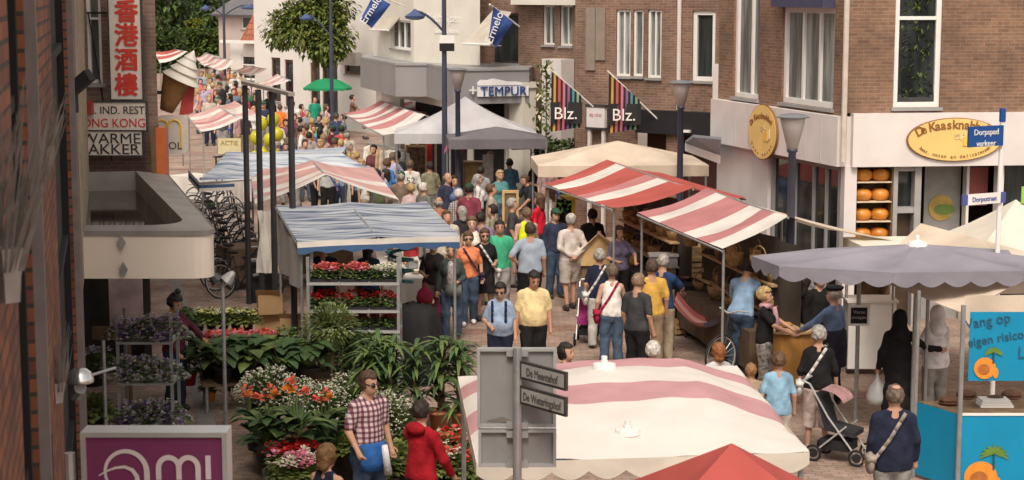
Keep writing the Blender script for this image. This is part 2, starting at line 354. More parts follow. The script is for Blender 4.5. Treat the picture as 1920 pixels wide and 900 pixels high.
# front: grey door frame, dark opening, grey panel with round sticker, right glazing
u1 = WF.pix(1672, 400)[0]; u2 = WF.pix(1722, 400)[0]; u3 = WF.pix(1757, 400)[0]; u4 = WF.pix(1826, 400)[0]; u5 = WF.pix(1880, 400)[0]
mb = MB()
WF.bx(mb, u1, u1 + .1, 0, 2.9, -.3, 0); WF.bx(mb, u2 - .08, u2 + .04, 0, 2.9, -.3, 0); WF.bx(mb, u1 + .1, u2 - .08, 2.05, 2.15, -.28, -.02); WF.bx(mb, u1 + .1, u2 - .08, 2.8, 2.9, -.28, -.02)
mb.build('door_frame', mat('grey_frame', (0.36, 0.34, 0.33), 0.5, 0.08), t)
d = MB(); WF.bx(d, u1 + .1, u2 - .08, .02, 2.05, -.26, -.2); d.build('door', mat('brown_door', (0.07, 0.045, 0.03), 0.4, 0.2), t)
mb = MB(); WF.bx(mb, u1 + .1, u2 - .08, 2.15, 2.8, -.26, -.2, 0); mb.build('fanlight', M_glass, t)
mb = MB(); WF.bx(mb, u3, u4, 0, 2.88, -.75, -.7); mb.build('frosted_panel', mat('frosted_glass', (0.30, 0.29, 0.28), 0.25, 0.1), t)
mb = MB(); c = WF((u3 + u4) / 2 - .02, WF.pix(1790, 396)[1] - .02, -.69)
mb.slab([c + WF.e * .24 * math.cos(x) + Z * .24 * math.sin(x) for x in [2 * math.pi * i / 20 for i in range(20)]], WF.n, .006, 0)
mb.slab([c + WF.n * .008 + WF.e * (.06 + .2 * math.cos(x)) + Z * (-.03 + .1 * math.sin(x)) for x in [2 * math.pi * i / 16 for i in range(16)]], WF.n, .005, 1)
mb.build('window_sticker', [mat('sticker_ochre', (0.45, 0.30, 0.08), .6, .2), mat('sticker_green', (0.16, 0.25, 0.06), .6, .1)], t)
mb = MB(); WF.bx(mb, u4, u4 + .05, 0, 2.88, -.6, -.4); WF.bx(mb, u5 - .07, u5, 0, 2.88, -.3, -.0); mb.build('window_post', M_white, t)
mb = MB(); WF.bx(mb, u4 + .05, u5 - .07, 2.1, 2.8, -.62, -.58); mb.build('red_blind', mat('brick_red_blind', (0.33, 0.10, 0.09), .8, .1), t)
mb = MB(); WF.bx(mb, u5, 6.5, .1, 2.86, -.4, -.36); mb.build('glazing', M_glass, t)
# oval signs of the cheese shop
yel = mat('sign_yellow', (0.76, 0.54, 0.19), .5, .06, 2); brn = mat('sign_brown', (0.26, 0.11, 0.03), .6, .05); yel2 = mat('cheese_yellow', (0.82, 0.50, 0.05), .5, .05); pal = mat('pale_yellow', (0.85, 0.68, 0.35), .5, .05)
def oval(Wl, c, a, b, d, words1, words2, label, s1, s2, tilt=1):
    o = thing('shop_sign', label, 'sign', c); n = Wl.n; e = Wl.e
    q = lambda k, dd: [c + e * a * k * math.cos(x) + Z * b * k * math.sin(x) + n * dd for x in [2 * math.pi * i / 40 for i in range(40)]]
    mb = MB(); mb.slab(q(1, 0), n, .04, 0); mb.build('sign_rim', brn, o)
    mb = MB(); mb.slab(q(.97, .041), n, .008, 0); mb.build('sign_board', yel, o)
    mb = MB(); cc = c + n * .055
    arctext(mb, words1, s1, cc - Z * b * .02, a * .80, b * .52, 156, 34, e, Z, 0, bold=s1 * .02); arctext(mb, words2, s2, cc, a * .84, b * .86, 208, 332, e, Z, 0, -1); mb.build('lettering', brn, o)
    mb = MB(); k = c + n * .055 + e * a * .16 - Z * b * .28
    mb.slab([k, k + e * .16 - Z * .02, k + e * .16 + Z * .17, k + Z * .15], n, .01, 0); mb.slab([k + e * .16 - Z * .02, k + e * .27 + Z * .05, k + e * .27 + Z * .22, k + e * .16 + Z * .17], n, .01, 1)
    k2 = c + n * .055 + e * a * .1 + Z * b * .12
    mb.slab([k2 + e * (.12 * math.cos(x)) + Z * (.07 * math.sin(x)) for x in [2 * math.pi * i / 5 * 2 for i in range(5)]][:5], n, .006, 1)
    mb.build('cheese_emblem', [yel2, pal], o)
cu, cv = WF.pix(1783, 260); oval(WF, WF(cu, cv, .165), .88, .385, 0, 'De Kaasknabbel', 'kaas, noten en delicatessen', 'large yellow oval sign reading De Kaasknabbel on the white front fascia', .225, .09)
cu, cv = WS.pix(1448, 247); oval(WS, WS(cu, cv, .17), .64, .53, 0, 'De Kaasknabbel', 'kaas noten', 'yellow oval cheese sign seen edge on along the side fascia', .15, .09)
# cheese display
ua, ub = WF.pix(1588, 430)[0], WF.pix(1670, 430)[0]
ua = max(ua, .24)
t = thing('display_rack', 'tall wooden cheese rack with white edged shelves in the shop window', 'rack', WF((ua + ub) / 2, 0, 0))
zs = [WF.pix(1630, y)[1] for y in (341, 377, 414, 451, 488, 552, 590)]
zs = [zs[0] - .352 * i for i in range(6)]
mb = MB(); WF.bx(mb, ua - .02, ua, .3, 2.88, -.5, -.0); WF.bx(mb, ub, ub + .03, .3, 2.88, -.5, -.0); mb.build('upright', M_dwood, t)
mb = MB(); WF.bx(mb, ua, ub, .3, 2.88, -.55, -.52); mb.build('back_board', M_dwood, t)
for z in zs + [zs[-1] - .35]:
    mb = MB(); WF.bx(mb, ua + .002, ub - .002, z - .02, z, -.5, .01); mb.build('shelf', mat('shelf_wood', (0.66, 0.54, 0.38), .6, .12), t)
ch = mat('cheese_rind', (0.62, 0.23, 0.035), .35, .25, 4, .1, spec=.5)
pc = None
for i, z in enumerate(zs):
    for j in range(2):
        c = WF(ua + (ub - ua) * (.26 + .5 * j), z + .002, -.2)
        mb = MB()
        prof = [(.02, 0), (.12, .005), (.165, .045), (.18, .1), (.165, .16), (.12, .2), (.02, .212)]
        if pc is None:
            pc = mb.lathe([(r * .95, zz) for r, zz in prof], (0, 0, 0), 20).build('cheese_wheel', ch, None, True, 'x', 'cheese', 'orange cheese wheels on the rack'); o = pc
        else:
            o = pc.copy(); col.objects.link(o)
        o.location = c; o.rotation_euler = (0, 0, rnd.uniform(0, 6)); o.scale = (1, 1, 1)
        o['label'] = 'round orange cheese on %s shelf from the top of rack, %s' % (['first', 'second', 'third', 'fourth', 'fifth', 'sixth'][i], ['left one', 'right one'][j])
# pale flat canopy left of the corner building
p = [at(1285, 268, 2.75), at(1350, 291, 2.7), at(1352, 262, 3.05), at(1300, 257, 3.0)]
t = thing('window_awning', 'pale blue grey awning sloping out left of the white side fascia', 'awning', (p[0].x, p[0].y, 0))
mb = MB(); mb.slab([p[0], p[1], p[2], p[3]], Z, .05); mb.build('awning_cloth', canvas((0.42, 0.50, 0.54)), t)
mb = MB(); mb.obox((p[0] + p[1]) / 2 - Z * .09, (p[1] - p[0]) / 2, V(.01, .02, 0), Z * .08); mb.build('valance', M_white, t)

# ---------------------------------------------------------------- middle brick building with the dark shop front
m0 = aty(1078, 150, 44.5); m1 = aty(1350, 150, 42.2)
t = thing('brick_shop_building', 'red brown brick building with tall narrow windows and black shop fascia', 'building', (m0.x, m0.y, 0))
WM_ = Wall(m0, m1)
hs_ = [WM_.rect(1155, 18, 1182, 143), WM_.rect(1187, 18, 1206, 143), WM_.rect(1214, 18, 1240, 146), WM_.rect(1298, 20, 1341, 152)]
lo = WM_.pix(1200, 207)[1]
mb = MB(); WM_.sheet(mb, lo - .02, 8.5, hs_); WM_.sheet(mb, 0, lo - .02, [], 0, WM_.pix(1196, 240)[0])
mb.face([WM_(0, 0) + V(2, 7, 0), WM_(0, 0), WM_(0, 8.5), WM_(0, 8.5) + V(2, 7, 0)])
u = WM_.pix(1255, 280)[0]; WM_.bx(mb, u - .1, u + .28, 0, WM_.pix(1255, 250)[1], -.2, -.02)
mb.build('wall', B_mid, t, uv=True)
mb = MB(); mb.face([WM_(0, 8.5), WM_(WM_.L, 8.5), WM_(WM_.L, 8.5) + V(2, 7, 0), WM_(0, 8.5) + V(2, 7, 0)]); mb.build('roof', M_dgrey, t)
for h in hs_[:3]: WM_.window(h, t, .055, bars=(.5,) if h[1] - h[0] > .3 else (), pane=M_glass2)
WM_.window(hs_[3], t, .1)
a = WM_.rect(1100, 14, 1136, 132); mb = MB(); WM_.bx(mb, a[0], (a[0] + a[1]) / 2 - .01, a[2], a[3], .0, .05); WM_.bx(mb, (a[0] + a[1]) / 2 + .01, a[1], a[2] + .25, a[3], 0.0, .05); mb.build('shutter', mat('taupe_paint', (0.26, 0.21, 0.17), .7, .1), t)
u, _ = WM_.pix(1276, 80); mb = MB(); mb.tube(WM_(u, 3.2, .07), WM_(u, 8.4, .07), .05); mb.build('drainpipe', M_pinkw, t)
a = WM_.rect(1196, 208, 1352, 252); mb = MB(); WM_.bx(mb, a[0], WM_.L, a[2], a[3], -.05, .12); mb.build('black_fascia', mat('black_fascia', (0.022, 0.021, 0.024), .45, .15), t)
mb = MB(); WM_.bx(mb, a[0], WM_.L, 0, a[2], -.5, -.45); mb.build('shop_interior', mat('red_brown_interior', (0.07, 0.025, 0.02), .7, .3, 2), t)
mb = MB(); u, v = WM_.pix(1288, 245); WM_.bx(mb, u, u + .18, v - .03, v + .03, .12, .2); mb.build('fascia_lamp', M_white, t)
a = WM_.rect(1341, 120, 1352, 186); mb = MB(); WM_.bx(mb, a[0], a[1] + .05, a[2], a[3], .02, .12); mb.build('corner_box', M_pinkw, t)
# small white board on posts + flags
a = WM_.rect(1108, 200, 1142, 238); mb = MB(); WM_.bx(mb, a[0], a[1], a[2], a[3], .1, .2)
t = thing('shop_board', 'small white sign board between the two striped flags', 'sign', WM_((a[0] + a[1]) / 2, 0, .15)); mb.build('board', mat('board_white', (0.7, 0.66, 0.66), .6, .06), t)
mb = MB(); WM_.bx(mb, a[0] - .03, a[1] + .03, a[3] + .002, a[3] + .06, .08, .22); WM_.bx(mb, a[0] - .03, a[1] + .03, a[2] - .05, a[2] - .002, .08, .22); mb.build('board_frame', M_dgrey, t)
mb = MB(); text(mb, 'BIJ ONS', .1, WM_((a[0] + a[1]) / 2, (a[2] + a[3]) / 2 + .02, .205), WM_.e); mb.build('lettering', mat('faded_red', (0.5, 0.2, 0.2), .7, .1), t)
mb = MB(); WM_.bx(mb, a[0] + .02, a[0] + .1, 0, a[2] - .05, .1, .18); WM_.bx(mb, a[1] - .1, a[1] - .02, 0, a[2] - .05, .1, .18); mb.build('board_post', M_pinkw, t)
fc = [(.02, .02, .02), (.55, .28, .05), (.02, .02, .02), (.45, .08, .07), (.02, .02, .02), (.5, .14, .2), (.02, .02, .02), (.25, .1, .25), (.02, .02, .02), (.1, .3, .32), (.02, .02, .02), (.3, .42, .3), (.02, .02, .02)]
fm = [mat('flag_stripe', c, .85, .1) for c in fc]
def blz(x0, y0, x1, y1, yb, px, py, lab):
    Y = 42.6; A = aty(x0, y0, Y); B = aty(x1, y1, Y); zb = aty(x0, yb, Y).z; P = aty(px, py, Y + .5)
    t = thing('striped_flag', lab, 'flag', (P.x, P.y, 0))
    def top(u): return A.lerp(B, u)
    mb = MB(); wv = lambda u, v: V(0, .05 * math.sin(7 * u + 3 * v), 0)
    def pt(u, v): p = top(u); q = V(p.x - .02 * v, p.y, zb + .1 * u); return p.lerp(q, v) + wv(u, v)
    mb.grid(pt, 13, 8, lambda i, j: i); mb.build('flag_cloth', fm, t, True)
    k0 = (A.z - zb); z1, z0 = zb + .26 * 2.3, zb + .22
    z1 = zb + .70; z0 = zb + .2
    mb = MB(); mb.grid(lambda u, v: V(A.x + (B.x - A.x) * (u * 1.06 - .03), Y - .06 - .05 * math.sin(7 * u + 2), z1 + (z0 - z1) * v), 10, 2); o = mb.build('name_band', mat('flag_black', (0.025, 0.024, 0.026), .85, .1), t)
    mb = MB(); text(mb, 'Blz.', .40, V((A.x + B.x) / 2 - .02, Y - .14, zb + .31)); mb.build('lettering', M_white, t)
    mb = MB(); d = (P - A).normalized(); mb.tube(A - d * .05 + V(0, .04, .03), P, .02, .02, 6); mb.build('flag_pole', M_white, t)
blz(1034, 134, 1090, 180, 247, 1112, 200, 'striped flag lettered Blz. nearest the leafy gap, its top by white column')
blz(1142, 138, 1200, 188, 250, 1246, 236, 'striped flag lettered Blz. hanging in front of black shop fascia')

# recessed brick building behind, left of the middle building
b0 = aty(890, 150, 53.0); b1 = aty(1095, 150, 49.5)
t = thing('brick_house', 'darker brick house with two narrow windows set back beside grey canopy', 'building', (b0.x, b0.y, 0)); WB = Wall(b0, b1)
hh = [WB.rect(1018, 10, 1040, 84), WB.rect(1050, 10, 1073, 86)]; hb = WB.rect(925, 25, 972, 118)
mb = MB(); WB.sheet(mb, 0, 8.5, hh + [hb]); mb.build('wall', B_mid, t, uv=True)
for h in hh: WB.window(h, t, .05, bars=(.55,), pane=M_glass2)
WB.window(hb, t, .06, frame=M_dgrey)
a = WB.rect(975, -16, 1090, 9); mb = MB(); WB.bx(mb, a[0], WB.L, a[2], a[3], 0.0, .35); mb.build('cornice', M_cream, t)
mb = MB(); mb.face([WB(0, 8.5), WB(WB.L, 8.5), WB(WB.L, 8.5) + V(2, 7, 0), WB(0, 8.5) + V(2, 7, 0)]); mb.build('roof', M_dgrey, t)
a = WB.rect(1041, 110, 1077, 290); mb = MB(); WB.bx(mb, a[0], a[1], 0, a[3], .02, .5)
o = mb.build('wall_panel', M_pinkw, t); mb = MB(); WB.bx(mb, a[0] + .17, a[0] + .21, .5, a[3] - .03, .5, .506); mb.build('panel_groove', M_dgrey, o)
a = WB.rect(1005, 152, 1030, 300); mb = MB(); WB.bx(mb, a[0], a[1], 0, a[3] - .15, .5, 1.0); WB.bx(mb, a[0] - .06, a[1] + .06, a[3] - .15, a[3], .45, 1.05); mb.build('porch_column', M_cream, t)
# ---------------------------------------------------------------- bedding shop with grey canopy
c = [at(676, 163, 2.9), at(742, 181, 2.9), at(800, 181, 2.9), at(850, 196, 2.9), at(992, 193, 2.9)]
t = thing('bedding_shop', 'cream rendered shop building with faceted grey canopy and white wall lettering', 'building', (c[1].x, c[1].y, 0))
mb = MB(); back = [c[4] + V(.4, 3, 0), c[0] + V(.3, 9, 0)]
poly = [(p.x, p.y) for p in c + back]
mb.prism(poly, 2.9, 3.8); mb.build('canopy', mat('canopy_grey', (0.27, 0.255, 0.26), .5, .08, 1), t)
mb = MB(); mb.prism([(p.x * .999, p.y - .04) for p in c + back], 3.803, 3.87); mb.build('canopy_rim', M_grey, t)
w0 = aty(776, 60, c[2].y + 1.0); w1 = aty(900, 60, c[3].y + 2.2); WV = Wall(w0, w1)
mb = MB(); WV.sheet(mb, 3.87, 8, []); l0 = aty(700, 60, c[1].y + 6)
WL = Wall(l0, w0); hl = WL.rect(733, 38, 770, 92)
WL.sheet(mb, 3.87, 8, [hl]); WG = Wall((c[0].x + .6, c[0].y + 1), (c[3].x + .5, c[3].y + 1)); WG.sheet(mb, 0, 2.9, [(2.2, WG.L - .6, 0.1, 2.6)])
mb.build('wall', M_cream, t)
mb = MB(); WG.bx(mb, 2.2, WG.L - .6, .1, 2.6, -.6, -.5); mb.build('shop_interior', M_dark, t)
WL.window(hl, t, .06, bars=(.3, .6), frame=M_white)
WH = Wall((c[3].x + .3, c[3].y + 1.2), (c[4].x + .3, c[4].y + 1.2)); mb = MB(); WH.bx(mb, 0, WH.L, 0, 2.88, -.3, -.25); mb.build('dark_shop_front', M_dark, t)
for u in (.1, WH.L * .55, WH.L - .3):
    mb = MB(); WH.bx(mb, u, u + .16, 0, 2.88, -.2, -.05); mb.build('shop_post', M_cream, t)
mb = MB(); uu, vv = WV.pix(838, 35); text(mb, 'Velthuijsen', .36, WV(uu - .15, vv - .1, .02), WV.e); text(mb, 'Slapen & Baden', .19, WV(uu, vv - .42, .02), WV.e); mb.build('lettering', mat('letter_white', (0.85, 0.84, 0.83), .5, .03), t)
WT = Wall(c[3], c[4]); u0, v0 = WT.pix(886, 180); u1_, v1 = WT.pix(985, 166); wl = WT.L - u0
mb = MB()
q = [(0, 0), (1, 0), (.95, .12), (.8, .2), (.62, .2), (.5, .28), (.33, .38), (.2, .3), (.06, .32), (0, .16)]
mb.slab([WT(u0 + .12 + (u1_ - u0 - .12) * x, v0 + .28 + y * .5, .03) for x, y in q], WT.n, .05); mb.slab([WT(u0 + .12 + (u1_ - u0) * x, v0 - .02 + y, .03) for x, y in ((0, 0), (.97, 0), (.97, .285), (0, .285))], WT.n, .03)
t2 = thing('bedding_sign', 'TEMPUR sign with white cloud shape on the grey canopy', 'sign', WT((u0 + u1_) / 2, v0, .03)); mb.build('sign_board', mat('sign_white', (0.8, 0.79, 0.79), .5, .03), t2)
mb = MB(); text(mb, 'TEMPUR', .36, WT((u0 + u1_) / 2 + .1, v0, .1), WT.e, thick=.02); mb.build('lettering', mat('tempur_blue', (0.015, 0.06, 0.24), .5, .05), t2)
mb = MB(); text(mb, '+', .46, WT(u0 - .02, v0, .1), WT.e, thick=.02); mb.build('cross', M_white, t2)
# slanted window awnings of the bedding shop and the brick house
def slope_awning(pts, lab, thick=.03):
    t = thing('window_awning', lab, 'awning', pts[2]); mb = MB(); n = (pts[1] - pts[0]).cross(pts[3] - pts[0]).normalized()
    mb.slab(pts, n, -thick); mb.build('awning_cloth', canvas((0.60, 0.54, 0.46)), t)
    mb = MB(); mb.tube(pts[0], pts[1], .03, .03, 6); mb.tube(pts[0], pts[0] + V(.5, 1.0, -.05), .015, .015, 5); mb.tube(pts[1], pts[1] + V(.3, .8, -.05), .015, .015, 5); mb.build('awning_bar', M_white, t)
Y = l0.y - 1.2
slope_awning([aty(694, 56, Y), aty(728, 57, Y - 2), aty(770, 6, Y - 2.4), aty(735, 4, Y + .5)], 'cream window awning sloping beside the blue flag at left of shop')
slope_awning([aty(868, 82, 50.5), aty(918, 84, 49.5), aty(958, 22, 50.2), aty(925, 18, 51.5)], 'cream window awning sloping out behind the blue flag by brick wall')
def blueflag(pts, lab, pole):
    t = thing('blue_flag', lab, 'flag', pts[2]); mb = MB()
    mb.grid(lambda u, v: pts[0].lerp(pts[1], u).lerp(pts[3].lerp(pts[2], u), v) + V(0, .08 * math.sin(5 * u + 4 * v), 0), 8, 10); mb.build('flag_cloth', mat('flag_blue', (0.035, 0.075, 0.26), .8, .15, 2, .2, trans=.2), t, True)
    ax = ((pts[0] + pts[1]) / 2 - (pts[2] + pts[3]) / 2).normalized(); c = sum(pts, V(0, 0, 0)) / 4 - V(0, .12, 0)
    mb = MB(); sd = (pts[1] - pts[0]).normalized(); text(mb, 'Ermelo', .30, c - sd.cross(V(0, -1, 0)) * 0 - sd * .0, ax, ax.cross(V(0, 1, 0)), thick=.01); mb.build('lettering', M_white, t)
    mb = MB(); mb.tube(pole[0], pole[1], .025, .025, 6); mb.build('flag_pole', M_white, t)
Y = 51
blueflag([aty(700, -10, Y), aty(733, 8, Y), aty(697, 53, Y), aty(676, 36, Y)], 'blue flag with white script hanging left of the cream wall', (aty(695, -14, Y + .1), aty(760, 12, Y + 1.6)))
Y = 48
blueflag([aty(925, 12, Y), aty(962, 42, Y), aty(930, 90, Y), aty(916, 72, Y)], 'blue flag with white script in front of the brick house window', (aty(918, 8, Y + .1), aty(974, 50, Y + 1.3)))

# ---------------------------------------------------------------- far white houses, red tiled house
f0 = aty(478, 150, 84); f1 = aty(705, 150, 76); WW = Wall(f0, f1)
t = thing('white_house', 'white rendered house front with dark framed windows behind green parasol', 'building', (f0.x, f0.y, 0))
hh = [WW.rect(509, 108, 526, 190), WW.rect(534, 112, 550, 200), WW.rect(582, 118, 600, 215), WW.rect(604, 114, 633, 215), WW.rect(646, 102, 676, 140)]
mb = MB(); WW.sheet(mb, 0, 7.5, hh)
mb.face([WW(0, 7.5), WW(WW.L, 7.5), WW(WW.L, 7.5) + V(0, 8, 0), WW(0, 7.5) + V(0, 8, 0)]); mb.build('wall', mat('white_render', (0.74, 0.70, 0.66), .85, .05, 1), t)
for i, h in enumerate(hh): WW.window(h, t, .12, frame=mat('dark_red_frame', (0.07, 0.03, 0.025), .5, .1) if i != 4 else M_dwood, bars=(.5,) if i == 3 else ())
a = WW.rect(644, 98, 678, 122); mb = MB(); WW.bx(mb, a[0], a[1], a[2], a[3], .02, .3); mb.build('window_blind', canvas((0.55, 0.5, 0.45)), t)
h0 = aty(432, 110, 98); h1 = aty(512, 110, 96); WR = Wall(h0, h1)
t = thing('tiled_house', 'small white house with red tiled gable roof beyond the market', 'building', (h0.x, h0.y, 0))
ha = WR.rect(452, 103, 482, 150); ze = WR.pix(470, 80)[1]
mb = MB(); WR.sheet(mb, 0, ze, [ha]); mb.build('wall', mat('white_render', (0.74, 0.70, 0.66), .85, .05, 1), t); WR.window(ha, t, .1, rails=(.6,))
mb = MB(); A = WR(-.2, ze, .4); B = WR(WR.L + 1, ze, .4); mb.slab([WR(1.2, ze, .4), B, B + V(0, 2.6, 2.6), WR(2.6, ze, .4) + V(0, 2.6, 2.6)], V(0, -.7, .7), .12); mb.build('roof', B_tile, t, uv=True)
mb = MB(); mb.obox(WR(WR.L / 2, ze + .05, .45), WR.e * (WR.L / 2 + .3), V(0, .1, 0), Z * .08); mb.build('gutter', M_white, t)
q0, q1 = aty(410, 60, 118), aty(505, 30, 112); WQ = Wall(q0, q1)
t = thing('distant_house', 'pale grey roofed house half hidden behind the red tiled roof', 'building', (q0.x, q0.y, 0)); mb = MB(); WQ.sheet(mb, 0, 4.3, [WQ.rect(452, 30, 475, 55)]); mb.build('wall', mat('pinkish_render', (0.55, 0.45, 0.41), .85, .08, 1), t)
WQ.window(WQ.rect(452, 30, 475, 55), t, .1)
mb = MB(); mb.slab([WQ(-.3, 4.3, .4), WQ(WQ.L + .3, 4.3, .4), WQ(WQ.L + .3, 7, -4), WQ(-.3, 7, -4)], V(0, -.5, .8), .15); mb.build('roof', mat('grey_tiles', (0.14, 0.13, 0.14), .8, .2, 3, .3), t)

# ---------------------------------------------------------------- left row of buildings
LP = lambda Y: (-0.39 - 0.22 * Y, Y)         # the facade line
WN = Wall(LP(4.5), LP(19.8))
t = thing('brick_facade', 'dark brick shop facade close by at the left with black window bays', 'building', (LP(5.5)[0], 5.5, 0))
uy = lambda px: (Vector((LP(.39 / ((960 - px) / F - .22))[0], .39 / ((960 - px) / F - .22), 0)) - WN.p).dot(WN.e)
hb = [(uy(21), uy(50), .4, 7.2), (uy(100), uy(130), .4, 7.2)]
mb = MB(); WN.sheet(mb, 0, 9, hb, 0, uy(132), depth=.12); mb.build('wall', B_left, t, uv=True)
mb = MB(); WN.sheet(mb, 0, 9, [], uy(132), WN.L); mb.face([WN(WN.L, 0), WN(WN.L, 0) - V(3, -.6, 0), WN(WN.L, 9) - V(3, -.6, 0), WN(WN.L, 9)]); mb.build('plastered_pier', mat('mauve_plaster', (0.17, 0.13, 0.125), .85, .15, 1.2, .1), t)
for h in hb: WN.window(h, t, .1, rails=(.25, .5, .75), frame=mat('black_paint', (0.012, 0.011, 0.012), .8, .1), pane=M_dark, sill=False, depth=.1)
for px in (52.5, 131):
    mb = MB(); u = uy(px); WN.bx(mb, u - .06, u + .06, 0, 9, .0, .05); mb.build('pilaster_strip', mat('grey_mauve_strip', (0.2, 0.165, 0.16), .8, .15), t)
for u in (.3, uy(20) - .3, uy(75)):
    mb = MB(); WN.bx(mb, u - .02, u + .02, 0, 3.6, .003, .006); mb.build('wall_stain', mat('stain', (.12, .08, .06), .9, .2), t)
# dried twig cones on the wall
white = mat('whitewashed_twig', (0.21, 0.18, 0.16), .9, .35, 12)
def cone(px, Y, zb, hgt, r, lab, lean=(0, 0), n=55):
    c = aty(px, 450, Y); c.z = zb; t = thing('twig_planter', lab, 'planter', c)
    mb = MB(); mb.lathe([(r * .6, 0), (r * .7, hgt * .12), (r * .9, hgt * .26)], c, 4, 0); mb.build('planter_cone', mat('whitewashed_zinc', (0.33, 0.285, 0.26), .8, .25, 5, .2), t)
    mb = MB()
    for i in range(n):
        a = rnd.uniform(0, 6.28); k = rnd.uniform(.1, .8) * r; p = c + V(k * math.cos(a), k * math.sin(a), hgt * .15)
        d = V(math.cos(a) * rnd.uniform(.03, .2) + lean[0] * rnd.uniform(.3, 1), math.sin(a) * rnd.uniform(.05, .2) + lean[1], 1); q = p + d.normalized() * hgt * rnd.uniform(.5, .95)
        md = p.lerp(q, .5) + V(rnd.uniform(-.02, .02), 0, 0); w = rnd.uniform(.5, 1.6); mb.tube(p, md, .004 * w, .003 * w, 4, 0, False); mb.tube(md, q, .003 * w, .001, 4, 0, False)
    mb.build('dried_twigs', white, t)
cone(12, 5.6, 5.03, .66, .06, 'nearest whitewashed cone planter of bleached twigs on brick wall', (.24, .1), 42)
cone(97, 10.4, 3.6, .46, .055, 'lowest and farthest cone planter with pale dry grass by the wall', (.05, 0))
cone(88, 10.4, 5.0, .40, .07, 'upper whitewashed cone planter with twigs below the dark floodlight', (.3, .1), 40)
u = uy(136); t = thing('floodlight', 'black wall floodlight on bracket at end of brick facade', 'lamp', WN(u, 5.0, .2)); c = aty(143, 162, WN(u, 0).y)
mb = MB(); mb.obox(c, V(.13, .02, .11), V(-.03, 0, .05), V(0, .12, 0)); mb.build('lamp_head', M_black, t); mb = MB(); mb.tube(c, WN(u, c.z - .15, 0), .02); mb.obox(WN(u, c.z - .15, .03), WN.e * .06, WN.n * .03, Z * .1); mb.build('bracket', M_dgrey, t)
c = aty(150, 715, 13.5); t = thing('dome_lamp', 'shiny silver dome lamp on arm beside the brick wall', 'lamp', c)
mb = MB(); mb.lathe([(.012, .1), (.05, .097), (.085, .07), (.105, .02), (.108, 0), (.1, -.01), (.02, -.01)], c, 18); mb.build('lamp_shade', mat('polished_aluminium', (0.7, 0.68, 0.66), .22, .05, metal=.9), t, True); mb = MB(); mb.tube(c + Z * .02, c + V(.18, .4, .02), .012); mb.tube(c + V(0, 0, -.05), c + V(-.06, .1, -.12), .05, .06); mb.build('arm', M_galv, t)
# purple light box
S = 9.0; x0 = at(155, 812, 3.8); p0 = aty(155, 806, S); p1 = aty(428, 800, S); pb = aty(155, 1010, S)
t = thing('purple_sign', 'purple light box sign with white lettering ami in aluminium frame', 'sign', (p0.x, S, pb.z))
W_, H_ = p1.x - p0.x, p0.z - pb.z
fr = MB(); k = .025
for (a, b, c_, d_) in ((0, W_, H_ - k, H_), (0, W_, 0, k), (0, k, k, H_ - k), (W_ - k, W_, k, H_ - k)): fr.box(p0.x + a, p0.x + b, S - .06, S + .1, pb.z + c_, pb.z + d_)
fr.build('sign_frame', M_alu, t); mb = MB(); mb.box(p0.x + k, p1.x - k, S - .045, S + .08, pb.z + k, p0.z - k); mb.build('sign_face', mat('purple_acrylic', (0.215, 0.045, 0.125), .35, .06, 3), t)
mb = MB(); sx = W_ / 273.0
def pq(px, py): return V(p0.x + (px - 155) * sx, S - .052, p0.z - (py - 804) * sx)
def stroke(pts, w0, w1=None):                 # flat brush stroke through photo points
    w1 = w0 if w1 is None else w1; n = len(pts); P = [pq(*p) for p in pts]; L = []; Rr = []
    for i in range(n):
        d = (P[min(i + 1, n - 1)] - P[max(i - 1, 0)]).normalized(); nn = V(-d.z, 0, d.x); w = (w0 + (w1 - w0) * i / (n - 1)) * sx / 2
        L.append(P[i] + nn * w); Rr.append(P[i] - nn * w)
    for i in range(n - 1): mb.face([L[i], Rr[i], Rr[i + 1], L[i + 1]])
arc = lambda cx, cy, rx, ry, a0, a1, n=18: [(cx + rx * math.cos(R(a0 + (a1 - a0) * i / n)), cy - ry * math.sin(R(a0 + (a1 - a0) * i / n))) for i in range(n + 1)]
stroke([(277, 896), (277, 880)] + arc(238, 880, 39, 40, 0, 205), 11, 5); stroke(arc(238, 880, 39, 40, 205, 250), 5, 6)
_q = pq; pq = lambda a, b: _q(a, b) + V(0, -.001, 0); stroke([(259, 898), (258, 888), (250, 876), (236, 870), (218, 872), (200, 879), (187, 887)], 10, 2)
stroke([(299, 895)] + [(299, 880)] + arc(318, 872, 19, 20, 180, 0, 12) + [(337, 895)], 10); _p = pq; pq = lambda a, b: _p(a, b) + V(0, -.002, 0); stroke(arc(355, 872, 18, 20, 180, 0, 12) + [(373, 896)], 10); stroke([(392, 848), (392, 894)], 10)
mb.build('lettering', mat('letter_cream', (0.72, 0.62, 0.62), .5, .04), t)
mb = MB(); mb.box(p0.x - .12, p0.x, S, S + .05, p0.z - .5, p0.z - .4); mb.tube((p0.x - .07, S, pb.z), (p0.x - .07, S, p0.z - .12), .028); mb.build('wall_bracket', M_alu, t)

